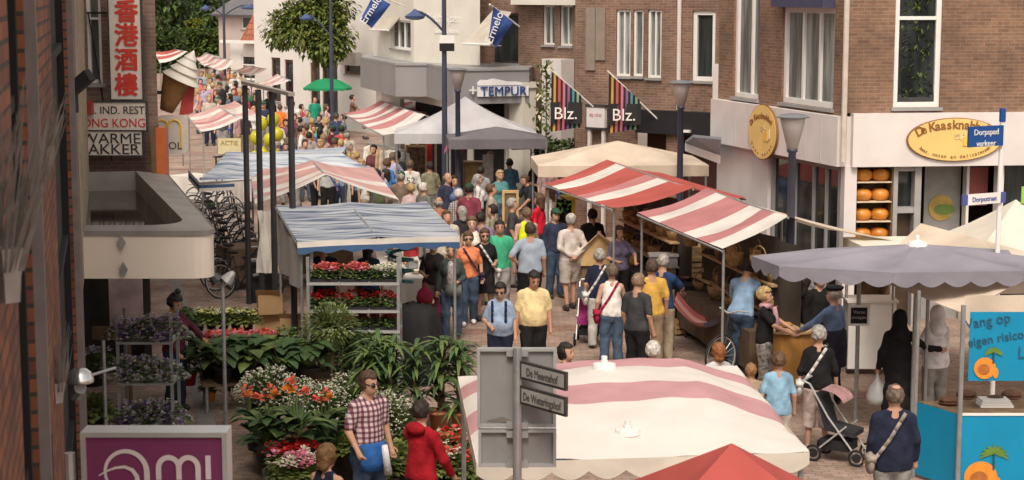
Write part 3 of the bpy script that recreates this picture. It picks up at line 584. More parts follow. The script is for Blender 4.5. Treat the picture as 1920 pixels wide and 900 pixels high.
# tan corner + restaurant building
t = thing('restaurant_building', 'weathered brick restaurant building with tall white window and wall signs', 'building', (-6.0, 27.8, 0))
Yr = 27.8; xr = aty(293, 100, Yr).x; WCb = Wall((LP(Yr)[0] - 2.0, Yr), (xr, Yr)); WCs = Wall((xr, Yr), (xr - .22 * 14, Yr + 14))
hw = WCb.rect(162, -40, 190, 156)
mb = MB(); WCb.sheet(mb, 2.6, 8, [hw]); WCs.sheet(mb, 2.9, 8, []); mb.build('wall', B_chin, t, uv=True)
mb = MB(); WCs.bx(mb, 0, 14, 2.5, 2.9, -.2, .05); mb.build('shop_fascia', M_grey, t)
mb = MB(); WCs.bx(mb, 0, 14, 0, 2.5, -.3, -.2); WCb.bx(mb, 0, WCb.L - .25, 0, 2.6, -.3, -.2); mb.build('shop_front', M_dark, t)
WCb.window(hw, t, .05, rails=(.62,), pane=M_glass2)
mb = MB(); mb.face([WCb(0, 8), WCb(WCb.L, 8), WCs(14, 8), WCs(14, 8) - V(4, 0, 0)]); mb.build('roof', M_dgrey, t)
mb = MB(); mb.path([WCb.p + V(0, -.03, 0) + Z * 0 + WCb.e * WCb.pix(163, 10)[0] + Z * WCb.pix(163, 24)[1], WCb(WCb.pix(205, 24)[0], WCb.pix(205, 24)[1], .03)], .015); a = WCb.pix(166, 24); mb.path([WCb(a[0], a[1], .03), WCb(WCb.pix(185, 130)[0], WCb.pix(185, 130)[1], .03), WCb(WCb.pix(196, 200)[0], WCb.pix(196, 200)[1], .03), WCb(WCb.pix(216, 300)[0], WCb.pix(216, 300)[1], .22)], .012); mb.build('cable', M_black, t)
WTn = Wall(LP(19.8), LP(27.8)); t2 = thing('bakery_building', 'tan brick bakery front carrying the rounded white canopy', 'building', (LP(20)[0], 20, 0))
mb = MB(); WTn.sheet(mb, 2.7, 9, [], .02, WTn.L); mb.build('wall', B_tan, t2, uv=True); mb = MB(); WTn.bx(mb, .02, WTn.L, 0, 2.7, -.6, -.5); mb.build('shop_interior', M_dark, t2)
mb = MB(); mb.face([WTn(0, 9), WTn(WTn.L, 9), WTn(WTn.L, 9) - V(3, 0, 0), WTn(0, 9) - V(3, 0, 0)]); mb.build('roof', M_dgrey, t2)
# rounded canopy of the bakery: tray with wide rim and a wet roof
zc0, zc1 = 2.68, 3.23
A = V(LP(20.75)[0], 20.75, 0); Bq = V(at(405, 525, zc0).x, 20.75, 0); Cq = at(312, 325, zc1); Cq.z = 0; Dq = V(LP(27.3)[0], 27.3, 0)
rc = .35; d1 = (A - Bq).normalized(); d2 = (Cq - Bq).normalized()
cor = [Bq + d1 * rc + 0 * d2]
for i in range(1, 7):
    s = i / 7; cor.append((Bq + d1 * rc) * (1 - s) ** 2 + Bq * 2 * s * (1 - s) + (Bq + d2 * rc) * s * s)
cor.append(Bq + d2 * rc); outl = [A] + cor + [Cq, Dq]
cen = (A + Bq + Cq + Dq) / 4
def inset(p, k): return p + (cen - p).normalized() * k
inl = [inset(A, .16) + V(-.1, 0, 0)] + [inset(p, .62 if i > 3 else .3) for i, p in enumerate(cor)] + [inset(Cq, .5), inset(Dq, .2)]
inl = [V(A.x, A.y + .12, 0)] + [V(p.x - .42, p.y + .12 + .03 * i, 0) for i, p in enumerate(cor)] + [V(Cq.x - .42, Cq.y - .25, 0), V(Dq.x, Dq.y - .25, 0)]
t2 = thing('bakery_canopy', 'rounded white shop canopy with grey metal rim and wet flat roof', 'canopy', (A.x, A.y, zc0))
mb = MB(); n = len(outl)
for i in range(n - 1): p, q = outl[i], outl[i + 1]; mb.face([p + Z * zc0, q + Z * zc0, q + Z * zc1, p + Z * zc1])
mb.face([p + Z * zc0 for p in reversed(outl)]); mb.build('canopy_band', mat('cream_band', (0.76, 0.67, 0.58), .45, .06, .8), t2)
mb = MB()
for i in range(n - 1): p, q, a, b = outl[i], outl[i + 1], inl[i], inl[i + 1]; mb.face([p + Z * (zc1 + .003), q + Z * (zc1 + .003), b + Z * (zc1 + .06), a + Z * (zc1 + .06)]); mb.face([a + Z * (zc1 + .06), b + Z * (zc1 + .06), b + Z * 2.95, a + Z * 2.95])
for i in range(n - 1): p, q = outl[i], outl[i + 1]; dd = V(.015, -.015, 0); mb.face([p + dd + Z * (zc1 - .05), q + dd + Z * (zc1 - .05), q + dd + Z * (zc1 + .01), p + dd + Z * (zc1 + .01)]); mb.face([p + dd + Z * (zc1 + .01), q + dd + Z * (zc1 + .01), q + Z * (zc1 + .012), p + Z * (zc1 + .012)])
mb.build('canopy_rim', mat('rim_grey', (0.24, 0.215, 0.2), .6, .2, 2), t2)
mb = MB(); mb.face([p + Z * 3.0 for p in inl]); mb.build('wet_roof', mat('wet_roofing', (0.03, 0.025, 0.022), .06, .4, 1.5, spec=.8), t2)
mb = MB()
for (px, py) in ((228, 455), (232, 505)): c = aty(px, py, 20.72); mb.slab([c + V(-.05, 0, 0), c + V(0, 0, -.09), c + V(.05, 0, 0), c + V(0, 0, .09)], V(0, -1, 0), .03)
mb.build('cable_clip', M_galv, t2)
# restaurant signs
red = mat('sign_red', (0.55, 0.045, 0.03), .6, .08); ink = mat('sign_black', (0.03, 0.03, 0.032), .6, .1); bone = mat('sign_bone', (0.70, 0.62, 0.56), .5, .06, 2)
def board(name, x0, y0, x1, y1, Y, lab, lines, th=.1, fr=None):
    a, b = aty(x0, y1, Y), aty(x1, y0, Y); t = thing(name, lab, 'sign', ((a.x + b.x) / 2, Y, a.z)); mb = MB(); mb.box(a.x, b.x, Y, Y + th, a.z, b.z); mb.build('sign_board', bone, t)
    f = MB(); k = .018
    for q in ((a.x - k, b.x + k, b.z, b.z + k), (a.x - k, b.x + k, a.z - k, a.z), (a.x - k, a.x, a.z, b.z), (b.x, b.x + k, a.z, b.z)): f.box(q[0], q[1], Y - .02, Y + th, q[2], q[3])
    f.build('sign_frame', fr or M_dgrey, t)
    for s, px, py, size, m, sxx in lines:
        mb = MB(); c = aty(px, py, Y); text(mb, s, size, V(c.x, Y - .006, c.z - size * .36), V(sxx, 0, 0))
        if len(s) == 1:
            for k_, (dx, dz) in enumerate(((.012, 0), (-.012, 0), (0, .01), (0, -.01))): text(mb, s, size, V(c.x + dx, Y - .0075 - .0015 * k_, c.z - size * .36 + dz), V(sxx, 0, 0))
        _ = 0; mb.build('lettering', m, t)
    return t
ch4 = '香港酒樓'
board('restaurant_sign', 209, -12, 262, 186, Yr - .35, 'tall white vertical sign with four red Chinese characters', [(c, 237, y, .36, red, 1) for c, y in zip(ch4, (21, 66, 112, 159))])
zz = board('restaurant_sign', 140, 192, 273, 244, Yr - .4, 'white board reading Chin. Ind. Rest. Hong Kong in black and red', [('CHIN. IND. REST.', 203, 206, .165, ink, .93), ('HONG KONG', 206, 230, .19, red, .9)])
board('bakery_sign', 140, 246, 266, 291, Yr - .42, 'white board reading Warme Bakker in black serif capitals below restaurant board', [('WARME', 208, 259, .22, ink, 1.15), ('BAKKER', 205, 279, .22, ink, 1.15)])
mb = MB(); c = aty(168, 199, Yr - .45); mb.box(c.x - .06, c.x + .06, Yr - .6, Yr - .44, c.z - .12, c.z + .08); tag(mb.build('alarm_box', mat('red_box', (0.28, 0.05, 0.03), .5, .1), None), 'small dark red alarm box at corner of Hong Kong board', 'alarm')
a = aty(285, 330, 27.2); b = aty(308, 240, 27.2); t = thing('orange_sign', 'narrow upright orange light column on the canopy', 'sign', (a.x, 27.2, a.z)); mb = MB(); mb.box(a.x + .07, b.x, 27.2, 27.5, 3.0, b.z); mb.build('light_face', mat('orange_acrylic', (0.58, 0.15, 0.05), .4, .1), t); mb = MB(); mb.box(a.x, a.x + .068, 27.18, 27.5, 3.0, b.z + .03); mb.build('column_back', M_dwood, t)
# ice cream cone figure
ct = aty(352, 90, 29.6); cb = aty(312, 208, 29.6); t = thing('ice_cream_figure', 'giant soft ice cream cone figure leaning out from the facade', 'figure', cb)
ax = (ct - cb); L = ax.length; M = ax.to_track_quat('Z', 'Y').to_matrix()
mb = MB(); mb.lathe([(.11, 0), (.15, L * .15), (.24, L * .5), (.26, L * .56), (.2, L * .57)], cb, 18, 0, M); mb.build('wafer_cone', mat('wafer', (0.30, 0.15, 0.055), .7, .2, 8, .4), t, True)
mb = MB()
prof = []
for i in range(40):
    s = i / 39; r = .25 * (1 - s) ** .85 + .006 + .075 * (1 - (s * 4.2) % 1) * (1 - s); prof.append((r, L * (.52 + .48 * s)))
mb.lathe(prof, cb, 20, 0, M @ Matrix.Rotation(.1, 3, 'X')); mb.build('soft_ice', mat('ice_white', (0.82, 0.76, 0.66), .45, .06), t, True)
mb = MB(); c = cb.lerp(ct, .28) + V(.2, .05, -.02); mb.slab([c + V(-.1, 0, -.35), c + V(.12, 0, -.3), c + V(.18, 0, .3), c + V(-.02, 0, .1)], V(0, -1, 0), .06); mb.build('red_wrap', mat('wrap_red', (0.5, 0.07, 0.06), .5, .1), t)
mb = MB(); mb.tube(cb + Z * .3, V(LP(29.6)[0] + .4, 29.7, cb.z + .3), .03); mb.build('bracket', M_dgrey, t)
# rounded ice brand sign
Y = 29.2; a = aty(294, 289, Y); b = aty(352, 216, Y); t = thing('ice_sign', 'white rounded sign with yellow arches and letters POL under the cone', 'sign', ((a.x + b.x) / 2, Y, a.z))
cx, cz = (a.x + b.x) / 2, (a.z + b.z) / 2; hx, hz = (b.x - a.x) / 2, (b.z - a.z) / 2
mb = MB(); mb.slab([V(cx + hx * math.copysign(abs(math.cos(x)) ** .35, math.cos(x)), Y, cz + hz * math.copysign(abs(math.sin(x)) ** .35, math.sin(x))) for x in [2 * math.pi * i / 32 + .05 for i in range(32)]], V(0, 1, 0), .1); mb.build('sign_board', mat('sign_ivory', (0.68, 0.60, 0.54), .5, .06), t)
mb = MB(); text(mb, 'POL', .17, V(cx + .0, Y - .005, a.z + .08)); mb.build('lettering', ink, t); mb = MB()
for k in (0, 1):
    pts = [V(cx - .16 + k * .2 + .1 * math.cos(R(x)), Y - .012, cz + .12 + .12 * math.sin(R(x))) for x in range(180, -1, -20)]
    if k: pts.append(V(pts[-1].x, Y - .012, a.z + .1))
    mb.path(pts, .016, 5)
mb.build('yellow_arches', yel2, t)
# ---------------------------------------------------------------- street furniture
def lantern(label, px, ptop, ztop, short=None):
    p = at(px, ptop, ztop); x, y = p.x, p.y; t = thing('street_lantern', label, 'street lamp', (x, y, 0))
    mb = MB(); mb.lathe([(.11, 0), (.11, .5), (.085, .55), (.07, 1.2), (.06, ztop - .62), (.085, ztop - .6), (.085, ztop - .55)], (x, y, 0), 12); mb.build('lamp_post', M_blue, t, True)
    mb = MB(); mb.lathe([(.085, ztop - .55), (.20, ztop - .09), (.205, ztop - .07)], (x, y, 0), 16); mb.build('lamp_shade', mat('opal_glass', (0.68, 0.62, 0.60), .3, .06, trans=.3), t, True)
    mb = MB(); mb.lathe([(.255, ztop - .07), (.26, ztop - .055), (.18, ztop - .02), (.03, ztop)], (x, y, 0), 16); mb.build('lamp_cap', mat('cap_grey', (0.17, 0.18, 0.19), .5, .1), t)
    return t
lantern('grey lantern post standing in front of the cheese shop fascia', 1487, 212, 4.1)
lantern('grey lantern post beside the beige tent in front of black fascia', 1277, 150, 4.1)
lantern('lantern post rising out of the pale grey tent', 858, 126, 4.1)
def armlamp(label, px, pyz, Y, arms, plate=None):
    b = aty(px, 100, Y); x = b.x; t = thing('street_lamp', label, 'street lamp', (x, Y, 0))
    mb = MB(); mb.tube((x, Y, 0), (x, Y, aty(px, pyz, Y).z), .085, .055, 10); mb.build('lamp_post', M_blue, t)
    for (ax, ay, j) in arms:
        h = aty(ax, ay, Y); j = aty(px, j, Y).z; P = [V(x, Y, j)] + [V(x + (h.x - x) * s, Y, j + (h.z + .12 - j) * math.sin(s * 1.57)) for s in (.2, .4, .6, .8, 1)]
        mb = MB(); mb.path(P, .035, 6); mb.build('arm', M_blue, t)
        mb = MB(); mb.lathe([(.03, .18), (.08, .12), (.26, .0), (.24, -.06), (.1, -.1)], h, 12); mb.build('lamp_head', mat('lamp_blue', (0.06, 0.09, 0.2), .4, .1), t)
    if plate:
        a, c = aty(plate[0], plate[3], Y - .1), aty(plate[2], plate[1], Y - .1); zm = (a.z + c.z) / 2
        mb = MB(); mb.box(a.x, c.x, Y - .12, Y - .09, zm, c.z); mb.build('white_plate', M_white, t); mb = MB(); mb.box(a.x, c.x, Y - .12, Y - .09, a.z, zm - .002); mb.build('black_plate', M_black, t)
armlamp('tall blue lamp post with curved arm and small plate before the cream wall', 833, -30, 46.5, [(778, 30, 60)], (824, 66, 852, 96))
armlamp('tall blue lamp post standing among the crowd in front of street tree', 621, -30, 70, [(574, 34, 70)])
armlamp('far dark lamp post at the end of the market by the tiled house', 421, -40, 92, [(385, 16, 30), (462, 14, 30)])
armlamp('thin dark lamp post right of the tiled house', 494, -40, 90, [(470, 14, 20)])
armlamp('thin far dark lamp post left of the tiled house by hedge', 437, -40, 120, [(425, 12, 20)])
# four dark poles with cross beam
t = thing('pole_frame', 'four tall dark steel poles joined by a beam over the stalls', 'frame', (-4.4, 32.5, 0))
tops = []
for px, py in ((459, 160), (484, 168), (509, 172), (545, 182)):
    p = at(px, py, 4.2); mb = MB(); mb.tube((p.x, p.y, 0), (p.x, p.y, 4.2), .055, .055, 8); mb.build('pole', mat('pole_black', (0.03, 0.03, 0.033), .5, .2), t); tops.append(V(p.x, p.y, 4.25))
mb = MB(); d = tops[3] - tops[0]; mb.obox((tops[0] + tops[3]) / 2, d * .52, V(.05, .02, 0), Z * .03); mb.build('top_beam', mat('beam_bone', (0.30, 0.26, 0.23), .6, .15), t)
p = at(487, 566, 0.02); t = thing('litter_bin', 'square dark litter bin between the tall black poles', 'bin', p); mb = MB(); mb.box(p.x - .26, p.x + .26, p.y, p.y + .5, .02, .75, 0, ST_A); mb.build('bin_body', M_black, t); mb = MB(); mb.box(p.x - .28, p.x + .28, p.y - .02, p.y + .52, .753, .8, 0, ST_A); mb.build('lid', M_dgrey, t)
mb = MB(); a = V(p.x - .2, p.y - .1, .85); mb.path([a, a + V(.5, -.1, .05)], .03); mb.path([a - Z * .3 + V(.1, 0, 0), a + V(.65, -.1, -.15)], .03); mb.build('rail', M_galv, t)
# grey sign panels seen from behind, finger signs
Y = 13.1; t = thing('traffic_sign', 'back of two grey sign panels on a post with two finger boards', 'sign', aty(970, 800, Y).to_2d().to_3d())
gp = mat('sign_back_grey', (0.23, 0.225, 0.22), .55, .18, 2.5)
def rect(x0, y0, x1, y1, Y=Y): a, b = aty(x0, y1, Y), aty(x1, y0, Y); return a.x, b.x, a.z, b.z
for q in ((895, 652, 1043, 800), (897, 804, 1043, 874)):
    a, b, c, d = rect(*q); mb = MB(); mb.box(a + .02, b - .02, Y, Y + .006, c + .02, d - .02); mb.build('sign_panel', gp, t)
    mb = MB(); k = .022
    for e in ((a, b, d - k, d), (a, b, c, c + k), (a, a + k, c + k, d - k), (b - k, b, c + k, d - k)): mb.box(e[0], e[1], Y - .03, Y + .02, e[2], e[3])
    mb.build('panel_rim', mat('rim_light', (0.33, 0.33, 0.325), .5, .12), t)
pp = aty(970, 800, Y - .08); zt = aty(970, 648, Y).z; mb = MB(); mb.tube((pp.x, Y - .08, 0), (pp.x, Y - .08, zt), .033, .033, 10); mb.build('sign_post', M_galv, t)
for py in (660, 795, 812, 868):
    z = aty(970, py, Y).z; mb = MB(); mb.box(pp.x - .08, pp.x + .08, Y - .05, Y - .004, z - .025, z + .025); mb.build('clamp', M_galv, t)
a, b, c, d = rect(912, 786, 960, 797); mb = MB()
mb.slab([V(a, Y - .004, c + .03), V(a + .03, Y - .004, d), V(a + .12, Y - .004, d + .02), V(b, Y - .004, d - .01), V(b + .05, Y - .004, c + .02)], V(0, -1, 0), .002); mb.build('grime', mat('grime', (0.17, 0.15, 0.13), .9, .2), t)
fdir = V(.74, -.95, 0).normalized()
for py0, py1, s in ((676, 710, 'De Meentehof'), (722, 757, 'De Weteringshof')):
    zb, ztp = aty(975, py1, Y - .1).z, aty(975, py0, Y - .1).z; o = V(pp.x + .03, Y - .1, 0); Lf = .52
    nf = V(fdir.y, -fdir.x, 0); hz = (ztp - zb) / 2
    fr = MB(); c = o + fdir * Lf / 2 + Z * (zb + hz); fr.obox(c, fdir * Lf / 2, nf * .012, Z * hz); o1 = fr.build('finger_board', mat('finger_rim', (0.05, 0.045, 0.04), .6, .1), t)
    mb = MB(); mb.obox(c + nf * .014, fdir * (Lf / 2 - .02), nf * .003, Z * (hz - .02)); mb.build('finger_face', mat('finger_grey', (0.36, 0.35, 0.33), .5, .1), o1)
    mb = MB(); text(mb, s, .085, c + nf * .019 - Z * .03, fdir * .72); mb.build('lettering', mat('finger_ink', (0.09, 0.085, 0.08), .6, .1), o1)
# blue street sign on white post at right
p = aty(1879, 240, 24.2); x, Y = p.x, p.y; t = thing('street_sign', 'white post with blue street name plates in front of the cheese shop sign', 'sign', (x, Y, 0))
mb = MB(); mb.tube((x, Y, 0), (x, Y, aty(1879, 228, Y).z), .035); mb.build('sign_post', M_white, t); mb = MB(); mb.tube((x, Y, aty(1879, 228, Y).z), (x, Y, aty(1879, 203, Y).z), .045); mb.build('post_cap', mat('plate_blue', (0.012, 0.07, 0.26), .4, .08), t)
for (x0, y0, x1, y1, ll, m1, m2) in ((1815, 231, 1884, 275, ('Dorpspad', 'verkeer'), mat('plate_blue', (0.012, 0.07, 0.26), .4, .08), M_white), (1813, 358, 1868, 384, ('Dorpsstraat',), M_white, mat('plate_blue2', (0.08, 0.10, 0.3), .5, .05))):
    a = aty(x0, (y0 + y1) / 2 + 4, Y - .35); hz = (y1 - y0 - 6) / 2 / 140; e = V(x - a.x, .3, 0); Ls = e.length; e.normalize(); n = V(e.y, -e.x, 0); c = a + e * Ls / 2
    mb = MB(); mb.obox(c, e * Ls / 2, n * .012, Z * hz); o1 = mb.build('name_plate', m1, t); mb = MB()
    for i, s in enumerate(ll): text(mb, s, .11 if len(ll) > 1 else .09, c + n * .016 + Z * ((.02, -.13)[i] if len(ll) > 1 else -.03), e)
    mb.build('lettering', m2, o1)
    if len(ll) == 1:
        for cpos in (a - e * .04, c + e * Ls * .56): mb = MB(); mb.obox(cpos, e * .045, n * .014, Z * hz); mb.build('plate_end', m2, o1)

# ---------------------------------------------------------------- market stalls
def stall(label, ridge, eaves, stripes, nstr, cols, sag=.05, group=None, valance=None, frame=True, table=None, zt=.85):
    """ridge: two points; eaves: pairs of points, each a slope running from the ridge down; stripes run ridge to eave"""
    c = (ridge[0] + ridge[1]) / 2; t = thing('market_stall', label, 'stall', (c.x, c.y, 0), 0, group)
    seed = rnd.uniform(0, 9)
    for k, ev in enumerate(eaves):
        seq = stripes[k % len(stripes)]
        def f(u, v, ev=ev):
            a = ridge[0].lerp(ridge[1], u); b = ev[0].lerp(ev[1], u); p = a.lerp(b, v)
            p.z -= sag * math.sin(math.pi * v) * (1 + .4 * math.sin(9 * u + seed)) + .02 * math.sin(25 * u + seed + 2 * v) * math.sin(math.pi * v) + .03 * math.sin(math.pi * u) * (1 - v)
            p.z += .05 * (abs(u - .5) * 2) ** 2 * v * (1 if len(eaves) > 1 else 0) * .3
            return p
        mb = MB(); K = nstr * 4; mb.grid(f, K, 6, lambda i, j: seq[int(i / K * len(seq))]); mb.build('roof_canvas', cols, t, True)
        if valance:
            mb = MB(); nn = 60
            def fv(u, v, ev=ev): p = ev[0].lerp(ev[1], u); h = valance[0] * (1 - valance[2] * .5 * (1 - abs(math.sin(u * valance[3] * math.pi)))); return p - Z * (h * v + .0) + V(0, -.01 * v, 0)
            mb.grid(fv, nn, 2, lambda i, j: valance[1][j]); mb.build('valance', cols, t)
    if frame:
        for p in (eaves[0][0], eaves[0][1], eaves[-1][0], eaves[-1][1]):
            q = p + (c - p).normalized() * .12; mb = MB(); mb.tube((q.x, q.y, 0), (q.x, q.y, p.z - .02), .022, .022, 6); mb.build('stall_post', M_galv, t)
        for ev in eaves:
            mb = MB(); mb.tube(ev[0] - Z * .03, ev[1] - Z * .03, .018, .018, 6); mb.build('eave_pole', M_galv, t)
        mb = MB(); mb.tube(ridge[0] - Z * .03, ridge[1] - Z * .03, .02, .02, 6); mb.build('ridge_pole', M_galv, t)
    return t
W, Rr = 0, 1
PAL = [C_white, C_red, C_pink, C_rose]
rw = [[1, 0, 1, 1, 0, 1, 0]]
def streak(name, c1, c2, c3, sx, sy):
    m, t, b = newmat(name); N = t.nodes.new; tc = N('ShaderNodeTexCoord'); mp = N('ShaderNodeMapping'); mp.inputs['Scale'].default_value = (sx, sy, sy); mp.inputs['Rotation'].default_value = (0, 0, -.06)
    no = N('ShaderNodeTexNoise'); no.inputs['Scale'].default_value = 1; no.inputs['Detail'].default_value = 3; t.links.new(tc.outputs['Object'], mp.inputs[0]); t.links.new(mp.outputs[0], no.inputs['Vector'])
    cr = N('ShaderNodeValToRGB'); e = cr.color_ramp.elements; e[0].position = .40; e[0].color = (*c1, 1); e[1].position = .64; e[1].color = (*c3, 1); k = e.new(.49); k.color = (*c2, 1)
    t.links.new(no.outputs[0], cr.inputs[0]); t.links.new(cr.outputs[0], b.inputs['Base Color']); b.inputs['Roughness'].default_value = .8
    bp = N('ShaderNodeBump'); bp.inputs['Strength'].default_value = .5; bp.inputs['Distance'].default_value = .03; t.links.new(no.outputs[0], bp.inputs['Height']); t.links.new(bp.outputs[0], b.inputs['Normal']); return m
M_streak = streak('blue_grey_canvas', (.09, .11, .17), (.29, .32, .37), (.43, .45, .48), .8, 6.5); M_streak2 = streak('pale_blue_canvas', (.13, .18, .28), (.40, .44, .50), (.56, .59, .63), .7, 7.5)
st1 = stall('red and white striped stall roof nearest the cheese shop, over baskets and crates', (at(1325, 352, 2.55), at(1478, 405, 2.55)), [(at(1195, 400, 2.1), at(1355, 468, 2.1)), (at(1470, 402, 2.1), at(1690, 456, 2.1))], [[3, 0, 3, 3, 0, 3, 0], [2]], 14, [C_white, C_red, C_beige, C_rose])
st2 = stall('bright red and white striped stall roof in front of the beige tent', (at(1138, 299, 2.55), at(1300, 352, 2.5)), [(at(1020, 345, 2.1), at(1148, 391, 2.1)), (at(1240, 325, 2.2), at(1400, 372, 2.2))], [[1, 0, 1, 1, 3, 0, 1, 1], [1]], 16, PAL)
# mid left stalls
st3 = stall('pink and white gabled stall roof between the two blue roofs', (at(600, 302, 2.65), at(608, 326, 2.65)) if 0 else (at(585, 300, 2.62), at(612, 327, 2.65)), [(at(470, 318, 2.15), at(478, 384, 2.1)), (at(700, 315, 2.15), at(748, 376, 2.1))], [[2, 2, 0, 2, 2, 0, 2, 0], [2, 2, 2, 2, 0, 2, 2, 0]], 16, [C_white, C_pink, C_pink, C_rose], .04)
st4 = stall('wide flat blue grey stall roof with pale valance over the flower trolley', (at(540, 382, 2.36), at(568, 450, 2.36)) if 0 else (at(655, 379, 2.36), at(710, 444, 2.36)), [(at(517, 386, 2.3), at(558, 455, 2.3)), (at(800, 379, 2.3), at(862, 444, 2.3))], [[0, 1, 0, 0, 1, 0, 1, 0, 0, 1, 0, 0], [0, 0, 1, 0, 1, 0, 0, 1, 0, 1, 0, 0]], 24, [M_streak, M_streak, C_white, C_blue], .02)
a, b, m = at(558, 455, 2.3), at(862, 444, 2.3), at(710, 447, 2.35)
def vf(u, v): p = a.lerp(m, u * 2) if u < .5 else m.lerp(b, u * 2 - 1); p.z = a.z + .01 + .04 * math.sin(math.pi * u); return p + Z * (-.17 * v * (1 + .12 * math.sin(u * 40) * (v > .9))) + V(0, -.03, 0)
mb = MB(); mb.grid(vf, 60, 4, lambda i, j: [0, 0, 1, 1][j]); mb.build('front_valance', [C_white, C_blue], st4)
st5 = stall('blue and white striped flat stall roof farther back with blue end valance', (at(425, 284, 2.5), at(640, 286, 2.5)), [(at(372, 340, 2.12), at(705, 322, 2.12)), (at(400, 292, 2.2), at(650, 276, 2.2))], [[0]], 14, [M_streak2, M_streak2, C_white, C_blue], .03)
a, b = at(353, 318, 2.14), at(374, 341, 2.1); mb = MB(); mb.grid(lambda u, v: a.lerp(b, u) - Z * .22 * v + V(0, -.02, 0), 6, 3, lambda i, j: j % 2); mb.grid(lambda u, v: b.lerp(at(440, 338, 2.1), u) - Z * .2 * v + V(0, -.03, 0), 6, 3, lambda i, j: j % 2); mb.build('end_valance', [C_white, C_blue], st5)
st6 = stall('red and white striped stall roof beside hanging white clothes', (at(715, 188, 2.55), at(798, 215, 2.55)), [(at(643, 212, 2.1), at(718, 254, 2.1)), (at(770, 190, 2.1), at(850, 218, 2.1))], [[1, 0, 1, 0, 1, 0, 1, 0, 0]], 18, [C_white, C_rose], .1)
st7 = stall('faded pink striped stall roof behind the ice cream cone', (at(408, 198, 2.55), at(452, 222, 2.55)), [(at(352, 217, 2.1), at(377, 248, 2.1)), (at(440, 190, 2.2), at(500, 222, 2.2))], [[2, 0, 2, 3, 0, 2, 0], [2, 0, 2, 0]], 14, [C_white, C_red, C_pink, C_rose], .08)
for i, (x0, y0, x1, y1, x2, y2, x3, y3, lab) in enumerate([(400, 106, 440, 112, 372, 118, 412, 132, 'small far pink striped stall roof nearest the tiled house'), (385, 98, 412, 106, 366, 108, 384, 124, 'small far striped stall roof against the green hedge'), (520, 138, 545, 150, 470, 158, 492, 162, 'curved white striped stall roof behind the tops of the four poles'), (330, 92, 352, 96, 288, 96, 300, 118, 'far red and white stall roof left of the ice cream tip'), (462, 122, 500, 128, 430, 130, 470, 142, 'far pale awning in front of the white tiled house'), (356, 182, 372, 188, 340, 196, 352, 212, 'pale striped stall roof half hidden beside the ice cream cone')]):
    stall(lab, (at(x0, y0, 2.6), at(x1, y1, 2.6)), [(at(x2, y2, 2.1), at(x3, y3, 2.1))], [[2, 0, 2, 0, 2, 0]] if i != 3 else [[1, 0, 1, 0]], 12, [C_white, C_red, C_pink, C_rose], .1)
# tents
def tent(label, apex, cs, colr, valh=.25, scallop=0, conc=.0, cat='tent', name='pop_up_tent', posts=True, knob=False, cap=None):
    c = sum(cs, V(0, 0, 0)) / len(cs); t = thing(name, label, cat, (c.x, c.y, 0)); n = len(cs); mb = MB()
    for i in range(n):
        a, b = cs[i], cs[(i + 1) % n]
        def f(u, v, a=a, b=b):
            e = a.lerp(b, u); p = apex.lerp(e, v); p.z -= conc * math.sin(math.pi * v) * (1 + .0 * u) + .05 * math.sin(math.pi * u) * math.sin(math.pi * v); return p
        mb.grid(f, 10, 8)
    mb.build('tent_roof', colr, t, True); mb = MB()
    for i in range(n):
        a, b = cs[i], cs[(i + 1) % n]; k = max(1, round((b - a).length / .35))
        mb.grid(lambda u, v, a=a, b=b: a.lerp(b, u) - Z * v * (valh * (1 - scallop * (1 - abs(math.sin(u * k * math.pi))))), 8 * k, 1)
    mb.build('valance', colr, t)
    if posts:
        for p in cs: q = p + (c - p) * .03; mb = MB(); mb.tube((q.x, q.y, 0), (q.x, q.y, p.z), .025, .025, 6); mb.build('tent_leg', M_galv, t)
    if knob: mb = MB(); mb.lathe([(.14, -.03), (.12, .02), (.03, .05), (.03, .1), (.01, .12)], apex, 12); mb.build('top_cap', M_white, t)
    return t
def sq(c, h, z, rot=ST_A, h2=None):
    h2 = h2 or h; e, f = V(math.cos(rot), math.sin(rot), 0), V(-math.sin(rot), math.cos(rot), 0); c = V(c[0], c[1], z)
    return [c - e * h - f * h2, c + e * h - f * h2, c + e * h + f * h2, c - e * h + f * h2]
b = at(1158, 264, 2.68); tent('beige tent with shallow peak behind the red striped roofs', b, sq(b, 1.85, 2.24, .06, 1.15), C_beige, .24)
b = at(872, 181, 3.2); tent('pale grey pointed tent around the lantern post', b, sq(b, 1.85, 2.3, .04, 1.0), C_lgrey, .26, 0, .1)
b = at(930, 237, 2.62); tgrey = tent('dark grey tent with pink paper hanging from its edge', b, sq(b, 1.22, 2.36, .08, .75), C_dgrey, .24)
mb = MB(); c = at(978, 270, 2.1); mb.slab([c + V(-.26, -.15, -.14), c + V(.26, -.15, -.12), c + V(.26, -.15, .14), c + V(-.26, -.15, .13)], V(0, -1, 0), .01)
t = thing('price_poster', 'magenta paper poster pinned to the dark tent edge', 'poster', c + V(0, -.15, -.14)); mb.build('poster_sheet', mat('magenta_paper', (0.50, 0.05, 0.26), .7, .06), t); mb = MB(); text(mb, 'ALLES', .13, c + V(0, -.165, .01)); text(mb, 'HALF GELD', .085, c + V(0, -.165, -.1)); mb.build('lettering', ink, t)
for px, lab in ((842, 'pink ribbon bow at left corner of the dark tent'), (872, 'pink ribbon bow on the dark tent edge near lantern post')):
    c = at(px, 268, 2.2); mb = MB()
    for k in range(5): mb.leaf(c + V(0, -.12, .05), V(rnd.uniform(-.5, .5), -.1, -1), rnd.uniform(.2, .35), .06, 0, .0, 3, V(1, 0, 0))
    tag(mb.build('ribbon', mat('pink_ribbon', (0.5, 0.12, 0.22), .7, .1), None), lab, 'ribbon', 'pink ribbons on the dark tent')
